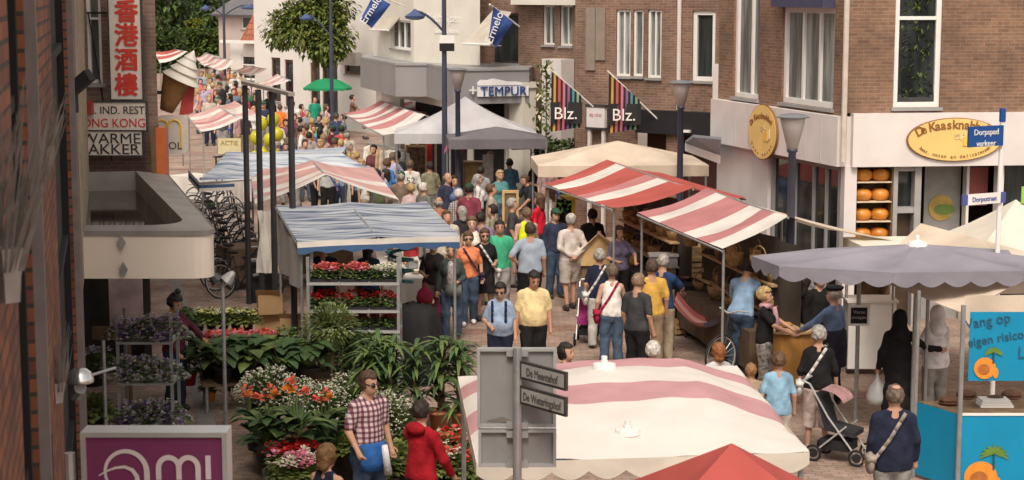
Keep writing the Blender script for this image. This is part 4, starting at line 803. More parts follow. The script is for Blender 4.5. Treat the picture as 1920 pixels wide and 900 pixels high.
# umbrella at right, octagonal
a = at(1720, 457, 2.62); cs = [V(a.x + 2.25 * math.cos(R(22.5 + 45 * i + 8)), a.y + 1.2 * math.sin(R(22.5 + 45 * i + 8)), 2.41) for i in range(8)]
t = tent('large mauve grey market umbrella with scalloped edge over the right hand stall', a, cs, C_lilac, .2, .35, .0, 'umbrella', 'market_umbrella', False, True)
for i in range(8): mb = MB(); mb.tube(a - Z * .06, cs[i] - Z * .03, .015, .015, 5); mb.build('rib', M_galv, t)
mb = MB(); mb.tube((a.x, a.y, 0), (a.x, a.y, a.z), .03); mb.build('umbrella_pole', M_galv, t)
# cream high peaked tent far right
b = at(1905, 374, 2.95); tent('cream high peaked tent at the right edge behind the mauve umbrella', b, sq(b, 2.0, 2.15, .1), C_cream, .25, 0, .28)
mb = MB(); mb.box(b.x + .05, b.x + .7, b.y - .1, b.y - .08, b.z - .05, b.z + .2); tag(mb.build('bunting', mat('lime_cloth', (0.25, 0.5, 0.08), .8, .2), None), 'lime green pennant cloth at peak of the cream tent', 'pennant')
# beige stall under the umbrella
p0, p1 = at(1800, 535, 2.2), at(1935, 540, 2.2)
t = thing('market_stall', 'beige canvas stall behind blue banners under the mauve umbrella', 'stall', (p0.x + .6, p0.y, 0))
mb = MB(); q0, q1 = at(1612, 512, 2.05), at(1800, 585, 1.98); mb.grid(lambda u, v: q0.lerp(q1, u).lerp((q0 + V(1.2, 1.6, .5)).lerp(q1 + V(1.5, 1.2, .5), u), v) - Z * .05 * math.sin(3.14 * v), 10, 6); mb.build('roof_canvas', C_beige, t, True)
mb = MB(); mb.grid(lambda u, v: V(q1.x + u * 2.2, q1.y - .2 + .2 * u, 2.22 - .34 * v + .015 * math.sin(30 * v)), 10, 8); mb.build('front_cloth', C_beige, t, True)
bl = mat('banner_cyan', (0.0, 0.24, 0.44), .5, .08, 2); orn = mat('banner_orange', (0.72, 0.26, 0.03), .6, .12, 8); dkb = mat('banner_ink', (0.02, 0.09, 0.16), .6, .1); pgr = mat('banner_palm', (0.12, 0.22, 0.03), .6, .2)
Yc = 21.2; cc = aty(1799, 776, Yc); cr = aty(1935, 772, Yc); fl = at(1720, 752, cc.z)
CFL = fl
for (x0, px) in ((cc.x, 0), (q1.x + 2.1, 0)):
    mb = MB(); mb.tube((x0 - .01, Yc - .06, 0), (x0 - .01, Yc - .06, 2.3), .03); mb.build('stall_post', M_galv, t)
mb = MB(); mb.tube((fl.x - .02, fl.y, 0), (fl.x - .02, fl.y, 2.35), .022); mb.build('stall_post', M_galv, t)
mb = MB(); mb.face([V(cc.x, Yc, cc.z), V(cr.x, Yc, cc.z), V(cr.x + .3, fl.y, cc.z), V(fl.x, fl.y, cc.z)]); mb.build('counter_top', M_dwood, t)
t2 = thing('counter_banner', 'cyan blue banner with orange round fruit and palm wrapped round the lower counter', 'banner', (cc.x + .5, Yc, 0)); mb = MB()
mb.face([V(cc.x, Yc, 0.05), V(cr.x, Yc, 0.05), V(cr.x, Yc, cc.z - .01), V(cc.x, Yc, cc.z - .01)]); mb.face([V(fl.x, fl.y, .05), V(cc.x, Yc, .05), V(cc.x, Yc, cc.z - .01), V(fl.x, fl.y, cc.z - .01)]); mb.build('banner_sheet', bl, t2)
def fruit(t, c, r, Y):
    mb = MB(); mb.slab([V(c.x + r * math.cos(x), Y, c.z + r * math.sin(x)) for x in [2 * math.pi * i / 28 for i in range(28)]], V(0, -1, 0), .006); mb.slab([V(c.x + r * (1.0 + .25 * math.cos(x)), Y, c.z - r * .45 + r * .5 * math.sin(x)) for x in [2 * math.pi * i / 20 for i in range(20)]], V(0, -1, 0), .007); mb.build('orange_fruit', orn, t)
    mb = MB(); mb.slab([V(c.x - r * .1 + r * .55 * math.cos(x), Y - .008, c.z - r * .1 + r * .5 * math.sin(x)) for x in [2 * math.pi * i / 20 for i in range(20)]], V(0, -1, 0), .004); mb.build('fruit_heart', mat('fruit_rust', (0.40, 0.13, 0.03), .6, .2, 14), t)
    mb = MB(); k = V(c.x + r * .75, Y - .01, c.z + r * 1.5); mb.tube(k - Z * r, k, .012, .012, 5, 1)
    for i in range(9): an = R(-20 + 27 * i); mb.leaf(k, V(math.cos(an), 0, math.sin(an) * .6 + .15), r * .9, r * .22, 0, .35, 4, V(-math.sin(an), -.02, math.cos(an)))
    mb.build('palm_drawing', [pgr, dkb], t)
fruit(t2, aty(1838, 895, Yc), .2, Yc - .01)
mb = MB(); mb.box(cc.x, cr.x, Yc - .012, Yc - .002, cc.z - .02, cc.z + .012); mb.build('white_hem', M_white, t2)
Yb = 21.15; a, b = aty(1815, 714, Yb), aty(1940, 585, Yb)
t2 = thing('hanging_banner', 'cyan blue banner with dark slanted lettering hung above the counter', 'banner', (a.x + .5, Yb, a.z)); mb = MB(); mb.box(a.x, b.x, Yb, Yb + .01, a.z, b.z); mb.build('banner_sheet', bl, t2)
mb = MB(); rr = V(.97, 0, .16); text(mb, 'Vang op', .17, aty(1853, 610, Yb - .01), rr, V(-.16, 0, 1)); text(mb, 'eigen risico', .15, aty(1868, 642, Yb - .01), rr, V(-.16, 0, 1)); text(mb, 'L', .2, aty(1915, 672, Yb - .01)); mb.build('lettering', dkb, t2)
fruit(t2, aty(1846, 690, Yb), .13, Yb - .01)
mb = MB(); c = aty(1870, 765, Yc + .3)
for k in range(3): mb.box(c.x - .2 + .01 * k, c.x + .2 - .02 * k, c.y, c.y + .25, cc.z + .003 + .03 * k, cc.z + .03 + .03 * k)
tag(mb.build('paper_stack', M_white, None), 'stack of white paper trays on the blue bannered counter', 'paper')
# front pink striped stall (its roof seen from above)
zr, ze_ = 2.56, 2.2
def FP(px, py, z): return at(px, py, z)
k1, k2 = FP(1133, 694, 2.5), FP(1177, 770, 2.5)
BL, BR, FL, FR = FP(858, 706, ze_), FP(1382, 686, ze_), FP(893, 868, ze_), FP(1518, 848, ze_)
t = thing('market_stall', 'large white stall roof with broad pink bands close below the viewer', 'stall', ((BL.x + FR.x) / 2, 16.5, 0))
def roof(u, v):
    e = BL.lerp(BR, u).lerp(FL.lerp(FR, u), v); tx = 1 - abs(u - .5) * 2
    hv = min(1, v / .18 if v < .18 else 1, (1 - v) / .30 if v > .7 else 1)
    ks = 0
    for kp in (k1, k2): d2 = (e.x - kp.x) ** 2 + (e.y - kp.y) ** 2; ks += .10 * math.exp(-math.sqrt(d2) / .28)
    wob = .012 * math.sin(11 * u + 5 * v) * math.sin(7 * v) + .006 * math.sin(34 * u + 17 * v + 3 * math.sin(9 * v)) + .005 * math.sin(41 * v - 13 * u) - .03 * hv * math.sin(math.pi * v * 2.0) ** 2
    return V(e.x, e.y, ze_ + .26 * hv * (min(1, tx * 2.0) ** .75) + ks * hv + wob)
def bandm(i, j):
    v = (j + .5) / 40; return 1 if (.15 < v < .30 or .53 < v < .70) else 0
mb = MB(); mb.grid(roof, 80, 40, bandm); mb.build('roof_canvas', [canvas((0.80, 0.74, 0.69), .2, .06), canvas((0.62, 0.34, 0.36))], t, True)
mb = MB(); mb.grid(lambda u, v: FL.lerp(FR, u) - Z * v * (.1 + .07 * abs(math.sin(u * 9 * math.pi))) , 90, 2); mb.grid(lambda u, v: FR.lerp(BR, u) - Z * v * (.08 + .05 * abs(math.sin(u * 9 * math.pi))), 60, 1); mb.grid(lambda u, v: BL.lerp(FL, u) - Z * v * .12, 10, 1)
mb.build('valance', C_cream, t)
for k in (k1, k2):
    u_, z0 = 0, ze_ + .36
    mb = MB(); mb.lathe([(.115, -.03), (.105, .012), (.035, .02), (.035, .04), (.028, .045), (.028, .085), (.0, .09)], (k.x, k.y, min(((roof(a_ / 60, b_ / 60) - k).to_2d().length, roof(a_ / 60, b_ / 60).z) for a_ in range(61) for b_ in range(61))[1] + .0), 14); mb.build('pole_cap', M_white, t)
for p in (BL, BR, FL, FR): q = p.lerp((BL + FR) / 2, .04); mb = MB(); mb.tube((q.x, q.y, 0), (q.x, q.y, p.z), .025, .025, 6); mb.build('stall_post', M_galv, t)
# red tent at the bottom edge
a = at(1372, 831, 2.95); tent('red tent roof cut off by the bottom edge of view', a, sq(a, 1.08, 2.2, .05), M_tarred, .2)
# green parasol
a = at(614, 147, 2.45); cs = [V(a.x + .98 * math.cos(R(45 * i + 10)), a.y + .98 * math.sin(R(45 * i + 10)), 2.08) for i in range(8)]
t = tent('green parasol open above the far crowd by the white house', a, cs, C_grn, .1, .3, -.1, 'umbrella', 'parasol', False); mb = MB(); mb.tube((a.x, a.y, 0), (a.x, a.y, a.z), .025); mb.build('parasol_pole', M_dgrey, t)
# ---------------------------------------------------------------- people: one continuous body each, clothes and hair as children
def rc(P, a, b, r1, r2):
    a = np.asarray(a, np.float32); b = np.asarray(b, np.float32); ba = b - a; pa = P - a
    t = np.clip(pa @ ba / max(1e-9, ba @ ba), 0, 1); return np.linalg.norm(pa - t[:, None] * ba, axis=1) - (r1 + (r2 - r1) * t)
def el(P, c, r):
    q = (P - np.asarray(c, np.float32)) / np.asarray(r, np.float32); k = np.linalg.norm(q, axis=1); return (k - 1) * min(r) * (1 if max(r) < 2 * min(r) else 1)
def sm(a, b, k=.04):
    h = np.clip(.5 + .5 * (b - a) / k, 0, 1); return b + (a - b) * h - k * h * (1 - h)
def surfnet(f, lo, hi, h):
    lo = np.asarray(lo, np.float32); n = np.maximum(np.ceil((np.asarray(hi) - lo) / h).astype(int) + 1, 4)
    G = np.stack(np.meshgrid(*[lo[i] + h * np.arange(n[i], dtype=np.float32) for i in range(3)], indexing='ij'), -1)
    D = f(G.reshape(-1, 3)).reshape(n); D[[0, -1]] = 1; D[:, [0, -1]] = 1; D[:, :, [0, -1]] = 1
    c = n - 1; acc = np.zeros((*c, 3), np.float32); cnt = np.zeros(c, np.float32)
    sl = lambda o: D[o[0]:o[0] + c[0], o[1]:o[1] + c[1], o[2]:o[2] + c[2]]
    for ax in range(3):
        for o1 in (0, 1):
            for o2 in (0, 1):
                o = [0, 0, 0]; o[(ax + 1) % 3] = o1; o[(ax + 2) % 3] = o2; p = list(o); p[ax] = 1
                a, b = sl(o), sl(p); x = (a < 0) != (b < 0); t = np.where(x, a / np.where(x, a - b, 1), 0)
                for k in range(3): acc[..., k] += x * (o[k] + (t if k == ax else 0))
                cnt += x
    act = cnt > 0; idx = -np.ones(c, int); idx[act] = np.arange(act.sum())
    vs = lo + h * (np.argwhere(act) + acc[act] / cnt[act][:, None]); qs = []
    for ax in range(3):
        o = [slice(1, -1)] * 3; o[ax] = slice(0, None); a = D; s0 = [slice(None)] * 3; s1 = [slice(None)] * 3; s0[ax] = slice(0, -1); s1[ax] = slice(1, None)
        A, B = D[tuple(s0)] < 0, D[tuple(s1)] < 0; e = np.argwhere(A != B); u, w = (ax + 1) % 3, (ax + 2) % 3
        e = e[(e[:, u] > 0) & (e[:, w] > 0) & (e[:, u] < c[u]) & (e[:, w] < c[w])]
        inv = A[tuple(e.T)]; du = np.zeros(3, int); du[u] = 1; dw = np.zeros(3, int); dw[w] = 1
        g = lambda q: idx[tuple(q.T)]
        q = np.stack([g(e - du - dw), g(e - dw), g(e), g(e - du)], 1); q[~inv] = q[~inv][:, ::-1]; qs.append(q)
    return vs, np.concatenate(qs)

SKIN = [(0.50, 0.28, 0.19), (0.42, 0.22, 0.14), (0.56, 0.34, 0.25), (0.30, 0.16, 0.10)]
def skinmat(c): return mat('skin', tuple(c), 0.55, 0.1, 10, spec=.35)
M_eye = mat('eye_dark', (0.03, 0.02, 0.018), .3, .1); M_lip = mat('lip', (0.36, 0.13, 0.11), .5, .1)
def hairmat(c): return mat('hair', tuple(c), .6, .4, 26, .5, spec=.35, bscale=45)
ARM = dict(down=((.235, .03, 1.15), (.25, -.05, .92)), bent=((.235, .02, 1.14), (.15, -.22, 1.10)), carry=((.24, .05, 1.15), (.28, -.06, .90)), back=((.25, .11, 1.17), (.05, .17, 1.02)),
           out=((.38, -.12, 1.2), (.58, -.28, 1.16)), reach=((.25, -.17, 1.22), (.17, -.40, 1.10)), low=((.25, -.08, 1.13), (.22, -.24, .94)), up=((.30, -.16, 1.28), (.16, -.26, 1.44)), hip=((.33, .06, 1.18), (.19, -.07, 1.02)), face=((.25, -.12, 1.18), (.08, -.22, 1.42)))
def person(label, px, py, h=1.75, f=0, sex='m', top=(.3, .3, .3), bot=(.06, .08, .13), hair=(.05, .03, .02), skin=0, arms=('down', 'down'), walk=.0, sleeve='short', hem=.90, leg='long', hl=0, hat=None, lean=0, belly=0, vox=None, shoe=(.04, .035, .03),
           bag=None, group=None, glasses=False, hd=(0, 0), bald=False, skirt=None, topmat=None, botmat=None, seat=False, gz=0, loc=None, extra=None):
    k = (h / 1.75); hv = h * (1 - .28 * math.sin(R(lean))) if lean else h
    g = Vector(loc) if loc is not None else at(px, py, hv + gz); rz = R(f)
    if lean: g = g - Vector((math.sin(rz), -math.cos(rz), 0)) * (.62 * k * math.sin(R(lean)))
    g.z = gz; dist = g.y
    if vox is None: vox = .015 if dist < 24 else .018 if dist < 33 else .022 if dist < 48 else .03
    vx = vox / k; t = thing('person', label, 'person', g, rz, group); M = WM[t]
    fm = sex == 'f'; sw = .158 if fm else .180; cr = .134 if fm else .148; hw = .10 if fm else .09
    cl, sl_ = math.cos(R(lean)), math.sin(R(lean)); hp = np.array([0, .0, .95], np.float32)
    def up(P):                                # back to the upright frame of the upper body
        q = P - hp; return np.stack([q[:, 0], q[:, 1] * cl - -q[:, 2] * -sl_ * -1 if False else q[:, 1] * cl + q[:, 2] * sl_, -q[:, 1] * sl_ + q[:, 2] * cl], 1).astype(np.float32) + hp
    def dn(p):                                # upper-body frame to posed frame
        q = np.asarray(p, float) - hp; return np.array([q[0], q[1] * cl - q[2] * sl_, q[1] * sl_ + q[2] * cl]) + hp
    # legs
    if seat: L = [((s * hw, 0, .93), (s * .13, -.42, .90), (s * .13, -.44, .47)) for s in (-1, 1)]
    elif walk: L = [((-hw, 0, .93), (-.10, -.05 - walk * .35, .50), (-.10, -walk * .55, .085)), ((hw, 0, .93), (.10, .0 + walk * .05, .49), (.10, walk * .62, .12))]
    else: L = [((s * hw, 0, .93), (s * .105, -.015, .49), (s * .12, .02, .085)) for s in (-1, 1)]
    HD = np.array([hd[0] * .0, 0, 1.625]); ca, sa = math.cos(R(hd[0])), math.sin(R(hd[0])); cb, sb = math.cos(R(hd[1])), math.sin(R(hd[1]))
    Rm = np.array([[ca, -sa, 0], [sa, ca, 0], [0, 0, 1]]) @ np.array([[1, 0, 0], [0, cb, -sb], [0, sb, cb]])   # turn, then nod
    nk = np.array([0, .015, 1.52])
    def hdp(p): return nk + Rm @ (np.asarray(p, float) - nk)
    A = []
    for s, a in ((1, arms[0]), (-1, arms[1])):
        e, w = ARM[a] if isinstance(a, str) else a
        A.append((np.array([s * sw, .0, 1.395]), np.array([s * e[0], e[1], e[2]]), np.array([s * w[0], w[1], w[2]])))
    def torso(P, o=0.0):
        U = P.copy(); U[:, 1] *= 1.42
        d = rc(U, (0, .02, .98), (0, .0, 1.29), (.160 if fm else .148) + o, cr + o)
        d = sm(d, rc(U, (-sw + .035, .02, 1.375), (sw - .035, .02, 1.375), .062 + o, .062 + o), .05)
        for s in (-1, 1): d = sm(d, rc(U, (s * .03, .03, 1.46), (s * (sw - .04), .02, 1.395), .052 + o, .05 + o), .03)
        d = sm(d, rc(U, (-.06, .03, .93), (.06, .03, .93), .135 + o, .135 + o), .05)
        if belly: d = sm(d, el(U, (0, -.06, 1.10), (.16 + belly + o, .16 + belly * 1.3 + o, .19 + o)), .08)
        if fm: d = sm(d, np.minimum(el(U, (.075, -.14, 1.27), (.075 + o, .085 + o, .08 + o)), el(U, (-.075, -.14, 1.27), (.075 + o, .085 + o, .08 + o))), .05)
        return d
    def head(P):
        q = (P - nk.astype(np.float32)) @ Rm.astype(np.float32) + nk.astype(np.float32)
        d = el(q, (0, .012, 1.645), (.077, .098, .105)); d = sm(d, el(q, (0, -.025, 1.575), (.06, .068, .075)), .04)
        d = sm(d, rc(q, (0, -.092, 1.632), (0, -.112, 1.602), .010, .015), .02); d = sm(d, rc(q, (0, -.085, 1.563), (0, -.085, 1.565), .016, .016), .03)
        for s in (-1, 1): d = sm(d, el(q, (s * .079, .012, 1.615), (.013, .022, .032)), .008)
        return d
    def body(P):
        U = up(P); d = torso(U); d = sm(d, rc(U, (0, .025, 1.42), (0, .008, 1.57), .058 if not fm else .05, .052 if not fm else .044), .04); d = sm(d, head(U), .02)
        for a, b, c in A:
            d = sm(d, sm(rc(U, a, b, .055 if not fm else .046, .041 if not fm else .036), rc(U, b, c, .042 if not fm else .037, .027), .02), .03)
            dd = (c - b) / np.linalg.norm(c - b); d = sm(d, rc(U, c, c + dd * .085, .026, .034), .015)
        for a, b, c in L: d = sm(d, sm(rc(P, a, b, .088, .054), rc(P, b, c, .055, .034), .03), .04)
        return d
    pts = [dn((0, 0, 1.77)), dn((.3, 0, 1.45)), dn((-.3, 0, 1.45))] + [dn(x) for a in A for x in a] + [np.array(x) for l in L for x in l]
    lo = np.min(pts, 0) - .22; hi = np.max(pts, 0) + .22; lo[2] = max(lo[2], -.02); lo[0] = min(lo[0], -.3); hi[0] = max(hi[0], .3)
    def emit(name, fn, lo, hi, m, parent=t, add=None, mats=None):
        vs, qs = surfnet(fn, lo, hi, vx)
        mb = MB(); mb.v = [tuple(v) for v in vs]; mb.f = [tuple(int(i) for i in q) for q in qs]; mb.m = [0] * len(qs)
        if add: add(mb)
        Mk = np.array(M @ Matrix.Scale(k, 4)); v = np.array(mb.v); mb.v = (v @ Mk[:3, :3].T + Mk[:3, 3]).tolist()
        return mb.build(name, mats or [m], parent, True)
    def extras(mb):                           # eyes, brows, mouth, fingers on the same body mesh
        if dist < 60:
            for s in (-1, 1):
                mb.ell(dn(hdp((s * .032, -.083, 1.636))), (.017, .009, .008), 6, 1); mb.ell(dn(hdp((s * .033, -.088, 1.660))), (.022, .007, .005), 6, 2)
            mb.ell(dn(hdp((0, -.092, 1.578))), (.024, .008, .007), 6, 3)
        for (a, b, c), s in zip(A, (1, -1)):
            d = (c - b) / np.linalg.norm(c - b); fw = np.array([-s * .35, -1, 0.]); lat = np.cross(d, fw); lat /= np.linalg.norm(lat); cu = np.cross(lat, d) * (1 if np.dot(np.cross(lat, d), fw) > 0 else -1)
            if dist > 45: continue
            for i, ln in enumerate((.072, .082, .076, .06)):
                o = c + d * .085 + lat * (-.024 + .016 * i); m1 = o + (d * .9 + cu * .35) * ln * .52; m2 = m1 + (d * .55 + cu * .8) * ln * .5
                mb.tube(dn(o), dn(m1), .0095, .009, 5); mb.tube(dn(m1), dn(m2), .009, .0065, 5)
            o = c + d * .03 - lat * .024; m1 = o + (d * .7 - lat * .6 + cu * .3) * .045; mb.tube(dn(o), dn(m1), .012, .01, 5); mb.tube(dn(m1), dn(m1 + (d * .9 + cu * .3) * .032), .01, .007, 5)
    sk = SKIN[skin]; hm = hairmat(hair)
    emit('body', body, lo, hi, None, add=extras, mats=[skinmat(sk), M_eye, hm, M_lip])
    ph = rnd.uniform(0, 6)
    def fold(P, a=.0035): return a * np.sin(26 * P[:, 2] + 19 * P[:, 0] + 4 * np.sin(11 * P[:, 0] + ph) + ph) + a * .9 * np.sin(29 * P[:, 0] + 23 * P[:, 1] - 14 * P[:, 2] + ph)
    sle = {'none': -.1, 'short': .85, 'mid': 1.25, 'long': 1.96}[sleeve]
    o = .016 if vox < .02 else .021
    def shirt(P):
        U = up(P); d = torso(U, o) ; d = sm(d, rc(U * np.array([1, 1.3, 1], np.float32), (0, .0, hem + .03), (0, 0, 1.1), (.152 if not fm else .152) + o * .6 + belly * .5, .138 + o + belly * .6), .06)
        if sleeve != 'none':
            for a, b, c in A:
                e = a + (b - a) * min(1, sle); s_ = rc(U, a, e, .064 if not fm else .053, .058 if not fm else .047)
                if sle > 1: s_ = sm(s_, rc(U, b, b + (c - b) * (sle - 1), .054, .042), .02)
                d = sm(d, s_, .035)
        d = d + fold(U)
        d = np.maximum(d, hem - U[:, 2] + .008 * np.sin(9 * U[:, 0] + ph)); d = np.maximum(d, U[:, 2] - 1.49 + np.maximum(0, -U[:, 1]) * (.35 if not fm else .8))
        if sleeve == 'none': d = np.maximum(d, np.abs(U[:, 0]) - .165 + np.maximum(0, U[:, 2] - 1.3) * .35)
        return d
    ulo = np.min([dn(x) for a in A for x in a] + [dn((0, 0, hem)), dn((0, 0, 1.5)), dn((.24, .2, 1.0)), dn((-.24, -.2, 1.0))], 0) - .2; uhi = np.max([dn(x) for a in A for x in a] + [dn((0, 0, 1.5)), dn((.24, .2, 1.0)), dn((-.24, -.2, 1.0))], 0) + .2
    emit('shirt', shirt, ulo, uhi, topmat or cloth(top))
    if skirt:
        def sk_(P): d = rc(P * np.array([1, 1.15, 1], np.float32), (0, 0, skirt), (0, 0, 1.0), .26, .15) + fold(P, .01); d = sm(d, torso(up(P), .016), .03); return np.maximum(np.maximum(d, skirt - P[:, 2]), P[:, 2] - 1.03)
        emit('skirt', sk_, (-.4, -.4, skirt - .05), (.4, .4, 1.1), botmat or cloth(bot))
    else:
        cut = {'long': .06, 'capri': .34, 'short': .50}[leg]; wd = {'long': .020, 'capri': .022, 'short': .032}[leg]
        def trs(P):
            U = P.copy(); U[:, 1] *= 1.25; d = rc(U, (-.055, .01, .96), (.055, .01, .96), .15 + belly * .4, .15 + belly * .4)
            for a, b, c in L: d = sm(d, sm(rc(P, a, b, .10 + wd, .062 + wd), rc(P, b, c, .066 + wd, .055 + wd), .03), .04)
            U2 = up(P); d = sm(d, torso(U2, .014), .03) + fold(P, .004); d = d + np.maximum(0, U2[:, 2] - hem + .01) * .5
            if not seat: d = np.maximum(d, cut - P[:, 2])
            return np.maximum(d, U2[:, 2] - 1.0)
        llo = np.min([x for l in L for x in l], 0) - .2; lhi = np.max([x for l in L for x in l], 0) + .2; lhi[2] = 1.1; llo[2] = cut - .05; llo[0] = min(llo[0], -.3); lhi[0] = max(lhi[0], .3)
        emit('trousers', trs, llo, lhi, botmat or cloth(bot))
    Mk = M @ Matrix.Scale(k, 4)
    def sub(name, fn, m, parent=t, smooth=True):
        mb = MB(); fn(mb); v = np.array(mb.v); Mn = np.array(Mk); mb.v = (v @ Mn[:3, :3].T + Mn[:3, 3]).tolist(); return mb.build(name, m, parent, smooth)
    for a, b, c in L:
        def sh(mb): mb.ell((c[0], c[1] - .06, .048), (.05, .135, .052), 8); mb.ell((c[0], c[1] + .02, .075), (.045, .055, .06), 8)
        sub('shoe', sh, mat('shoe_leather', tuple(shoe), .5, .2))
    # hair
    def hr(P):
        q = (up(P) - nk.astype(np.float32)) @ Rm.astype(np.float32) + nk.astype(np.float32)
        th = .016 if not fm else .026; d = el(q, (0, .02, 1.652), (.082 + th, .103 + th, .106 + th))
        d = d + .006 * np.sin(70 * q[:, 0] + ph) * np.sin(60 * q[:, 2]) + .004 * np.sin(120 * q[:, 1])
        face = np.maximum(np.maximum(q[:, 1] + .035, q[:, 2] - 1.695), -1.); d = np.maximum(d, -np.maximum(q[:, 1] + .03 - (q[:, 2] - 1.62) * .35, q[:, 2] - 1.70))
        d = np.maximum(d, 1.575 - q[:, 2] - (.0 if not hl else .2) + np.maximum(0, -q[:, 1]) * .6)
        if bald: d = np.maximum(d, q[:, 2] - 1.665)
        if hl:
            e = rc(q * np.array([.85, 1, 1], np.float32), (0, .055, 1.63), (0, .075, 1.60 - hl), .075, .06 + .05 * hl); e = np.maximum(e, -(q[:, 1] - .0 + .02)) + .005 * np.sin(60 * q[:, 0]); d = np.minimum(d, e)
        return d
    hc = dn(hdp((0, 0, 1.65)))
    if hat != 'hijab': emit('hair', hr, hc - np.array([.18, .2, .22 + hl * 1.2]), hc + np.array([.18, .25, .2]), hm)
    if hat and hat != 'hijab':
        kind, c_ = hat
        def ht(P):
            q = (up(P) - nk.astype(np.float32)) @ Rm.astype(np.float32) + nk.astype(np.float32)
            if kind == 'beret': return sm(el(q, (0, .02, 1.742), (.125, .135, .035)), el(q, (0, .01, 1.715), (.098, .115, .04)), .02)
            d = np.maximum(el(q, (0, .012, 1.66), (.103, .123, .118)), 1.675 - q[:, 2])
            if kind == 'cap': d = sm(d, np.maximum(el(q, (0, -.13, 1.682), (.075, .085, .014)), -1), .015)
            if kind == 'sunhat': d = sm(d, el(q, (0, .01, 1.672), (.15, .17, .016)), .02)
            return d
        emit('hat', ht, hc - .32, hc + .32, cloth(c_))
    if hat == 'hijab':
        def hj(P):
            q = up(P); d = el(q, (0, .02, 1.645), (.105, .125, .13)); d = sm(d, rc(q, (0, .03, 1.56), (0, .02, 1.44), .09, .15), .06); return np.maximum(d, -el(q, (0, -.12, 1.61), (.06, .07, .075)))
        emit('headscarf', hj, hc - np.array([.3, .3, .42]), hc + .25, topmat or cloth((.012, .012, .013)))
    if glasses:
        def gl(mb):
            for s in (-1, 1): mb.ell(dn(hdp((s * .034, -.098, 1.634))), (.027, .012, .02), 8); mb.tube(dn(hdp((s * .06, -.09, 1.64))), dn(hdp((s * .082, .0, 1.64))), .004)
            mb.tube(dn(hdp((-.06, -.095, 1.645))), dn(hdp((.06, -.095, 1.645))), .004)
        sub('sunglasses', gl, mat('lens_black', (.012, .011, .012), .15, .1))
    if bag:                                   # (kind, colour)
        kind, c_ = bag; bm_ = cloth(c_)
        if kind == 'cross':                   # strap across front and back with a pouch on the hip
            for y in (-1, 1):
                def bg_(mb, y=y):
                    P_ = [np.array([-.10 + .33 * s, y * ((.155 if not fm else .165) + (.05 if fm and y < 0 else .0) + belly * 1.2 - .06 * abs(s - .5) * 2 - .03), 1.47 - .53 * s]) for s in [i / 6 for i in range(7)]]
                    for a, b in zip(P_, P_[1:]): mb.obox((dn(a) + dn(b)) / 2, V(*((dn(b) - dn(a)) * .55)), V(.016, 0, .012), V(0, .004, 0))
                sub('bag_strap', bg_, bm_)
            sub('handbag', lambda mb: (mb.ell(dn((.25, .02, .90)), (.055, .14, .13), 10), mb.box(.2, .3, -.11, .15, .93, 1.0)), bm_)
        if kind == 'pack':
            for s in (-1, 1): sub('backpack_strap', lambda mb: [mb.obox(V(s * .11, -.165 - belly * (.35 + i * .16), 1.44 - .085 * i), V(.02, 0, 0), V(0, .006, 0), V(0, -.012, .05)) for i in range(4)], bm_)
            sub('backpack', lambda mb: mb.ell((0, .22, 1.22), (.15, .09, .22), 12), bm_)
        if kind in ('hand', 'plastic'):
            c = dn(A[1][2] + np.array([0, -.0, -.1])); sub('carrier_bag' if kind == 'plastic' else 'handbag', lambda mb: mb.lathe([(.012, 0), (.03, -.1), (.13, -.2), (.16, -.32), (.14, -.4), (.02, -.42)], c, 10), mat('thin_plastic', tuple(c_), .3, .08, trans=.3) if kind == 'plastic' else bm_)
    if extra: extra(t, sub, dn, hdp, M)
    return t
def copy_person(src, label, loc, rz, tops, bots, hairc, group, s=1):
    return dup(src, loc, rz, label, group, s, {'shirt': cloth(tops), 'trousers': cloth(bots), 'hair': hairmat(hairc)})

# patterned cloths
def checks(name, base, c1, c2, sc_=22):
    m, t, b = newmat(name); N = t.nodes.new; tc = N('ShaderNodeTexCoord'); sp = N('ShaderNodeSeparateXYZ'); t.links.new(tc.outputs['Object'], sp.inputs[0]); col0 = None
    fac = []
    for ax, kk in ((0, sc_), (2, sc_)):
        mm = N('ShaderNodeMath'); mm.operation = 'MULTIPLY'; mm.inputs[1].default_value = kk; t.links.new(sp.outputs[ax], mm.inputs[0])
        fr = N('ShaderNodeMath'); fr.operation = 'FRACT'; t.links.new(mm.outputs[0], fr.inputs[0]); gt = N('ShaderNodeMath'); gt.operation = 'GREATER_THAN'; gt.inputs[1].default_value = .55; t.links.new(fr.outputs[0], gt.inputs[0]); fac.append(gt)
    x1 = N('ShaderNodeMix'); x1.data_type = 'RGBA'; x1.inputs[6].default_value = (*base, 1); x1.inputs[7].default_value = (*c1, 1); t.links.new(fac[0].outputs[0], x1.inputs[0])
    x2 = N('ShaderNodeMix'); x2.data_type = 'RGBA'; x2.blend_type = 'MULTIPLY'; x2.inputs[7].default_value = (*c2, 1); t.links.new(x1.outputs[2], x2.inputs[6]); t.links.new(fac[1].outputs[0], x2.inputs[0]); t.links.new(x2.outputs[2], b.inputs['Base Color']); b.inputs['Roughness'].default_value = .9
    return m
M_plaid = checks('plaid_cloth', (0.62, 0.50, 0.50), (0.25, 0.09, 0.12), (0.4, 0.3, 0.36), 17); M_stripe = checks('striped_cloth', (0.6, 0.55, 0.5), (0.2, 0.25, 0.4), (.9, .9, .9), 20)
M_camo = mat('print_cloth', (0.25, 0.22, 0.2), .9, .8, 18); M_flow = mat('flower_print', (0.42, 0.36, 0.36), .9, .6, 30)
navy, jean, jean2, black, khaki, grey = (.018, .022, .045), (.075, .11, .17), (.05, .075, .12), (.014, .013, .014), (.33, .26, .18), (.25, .24, .23)
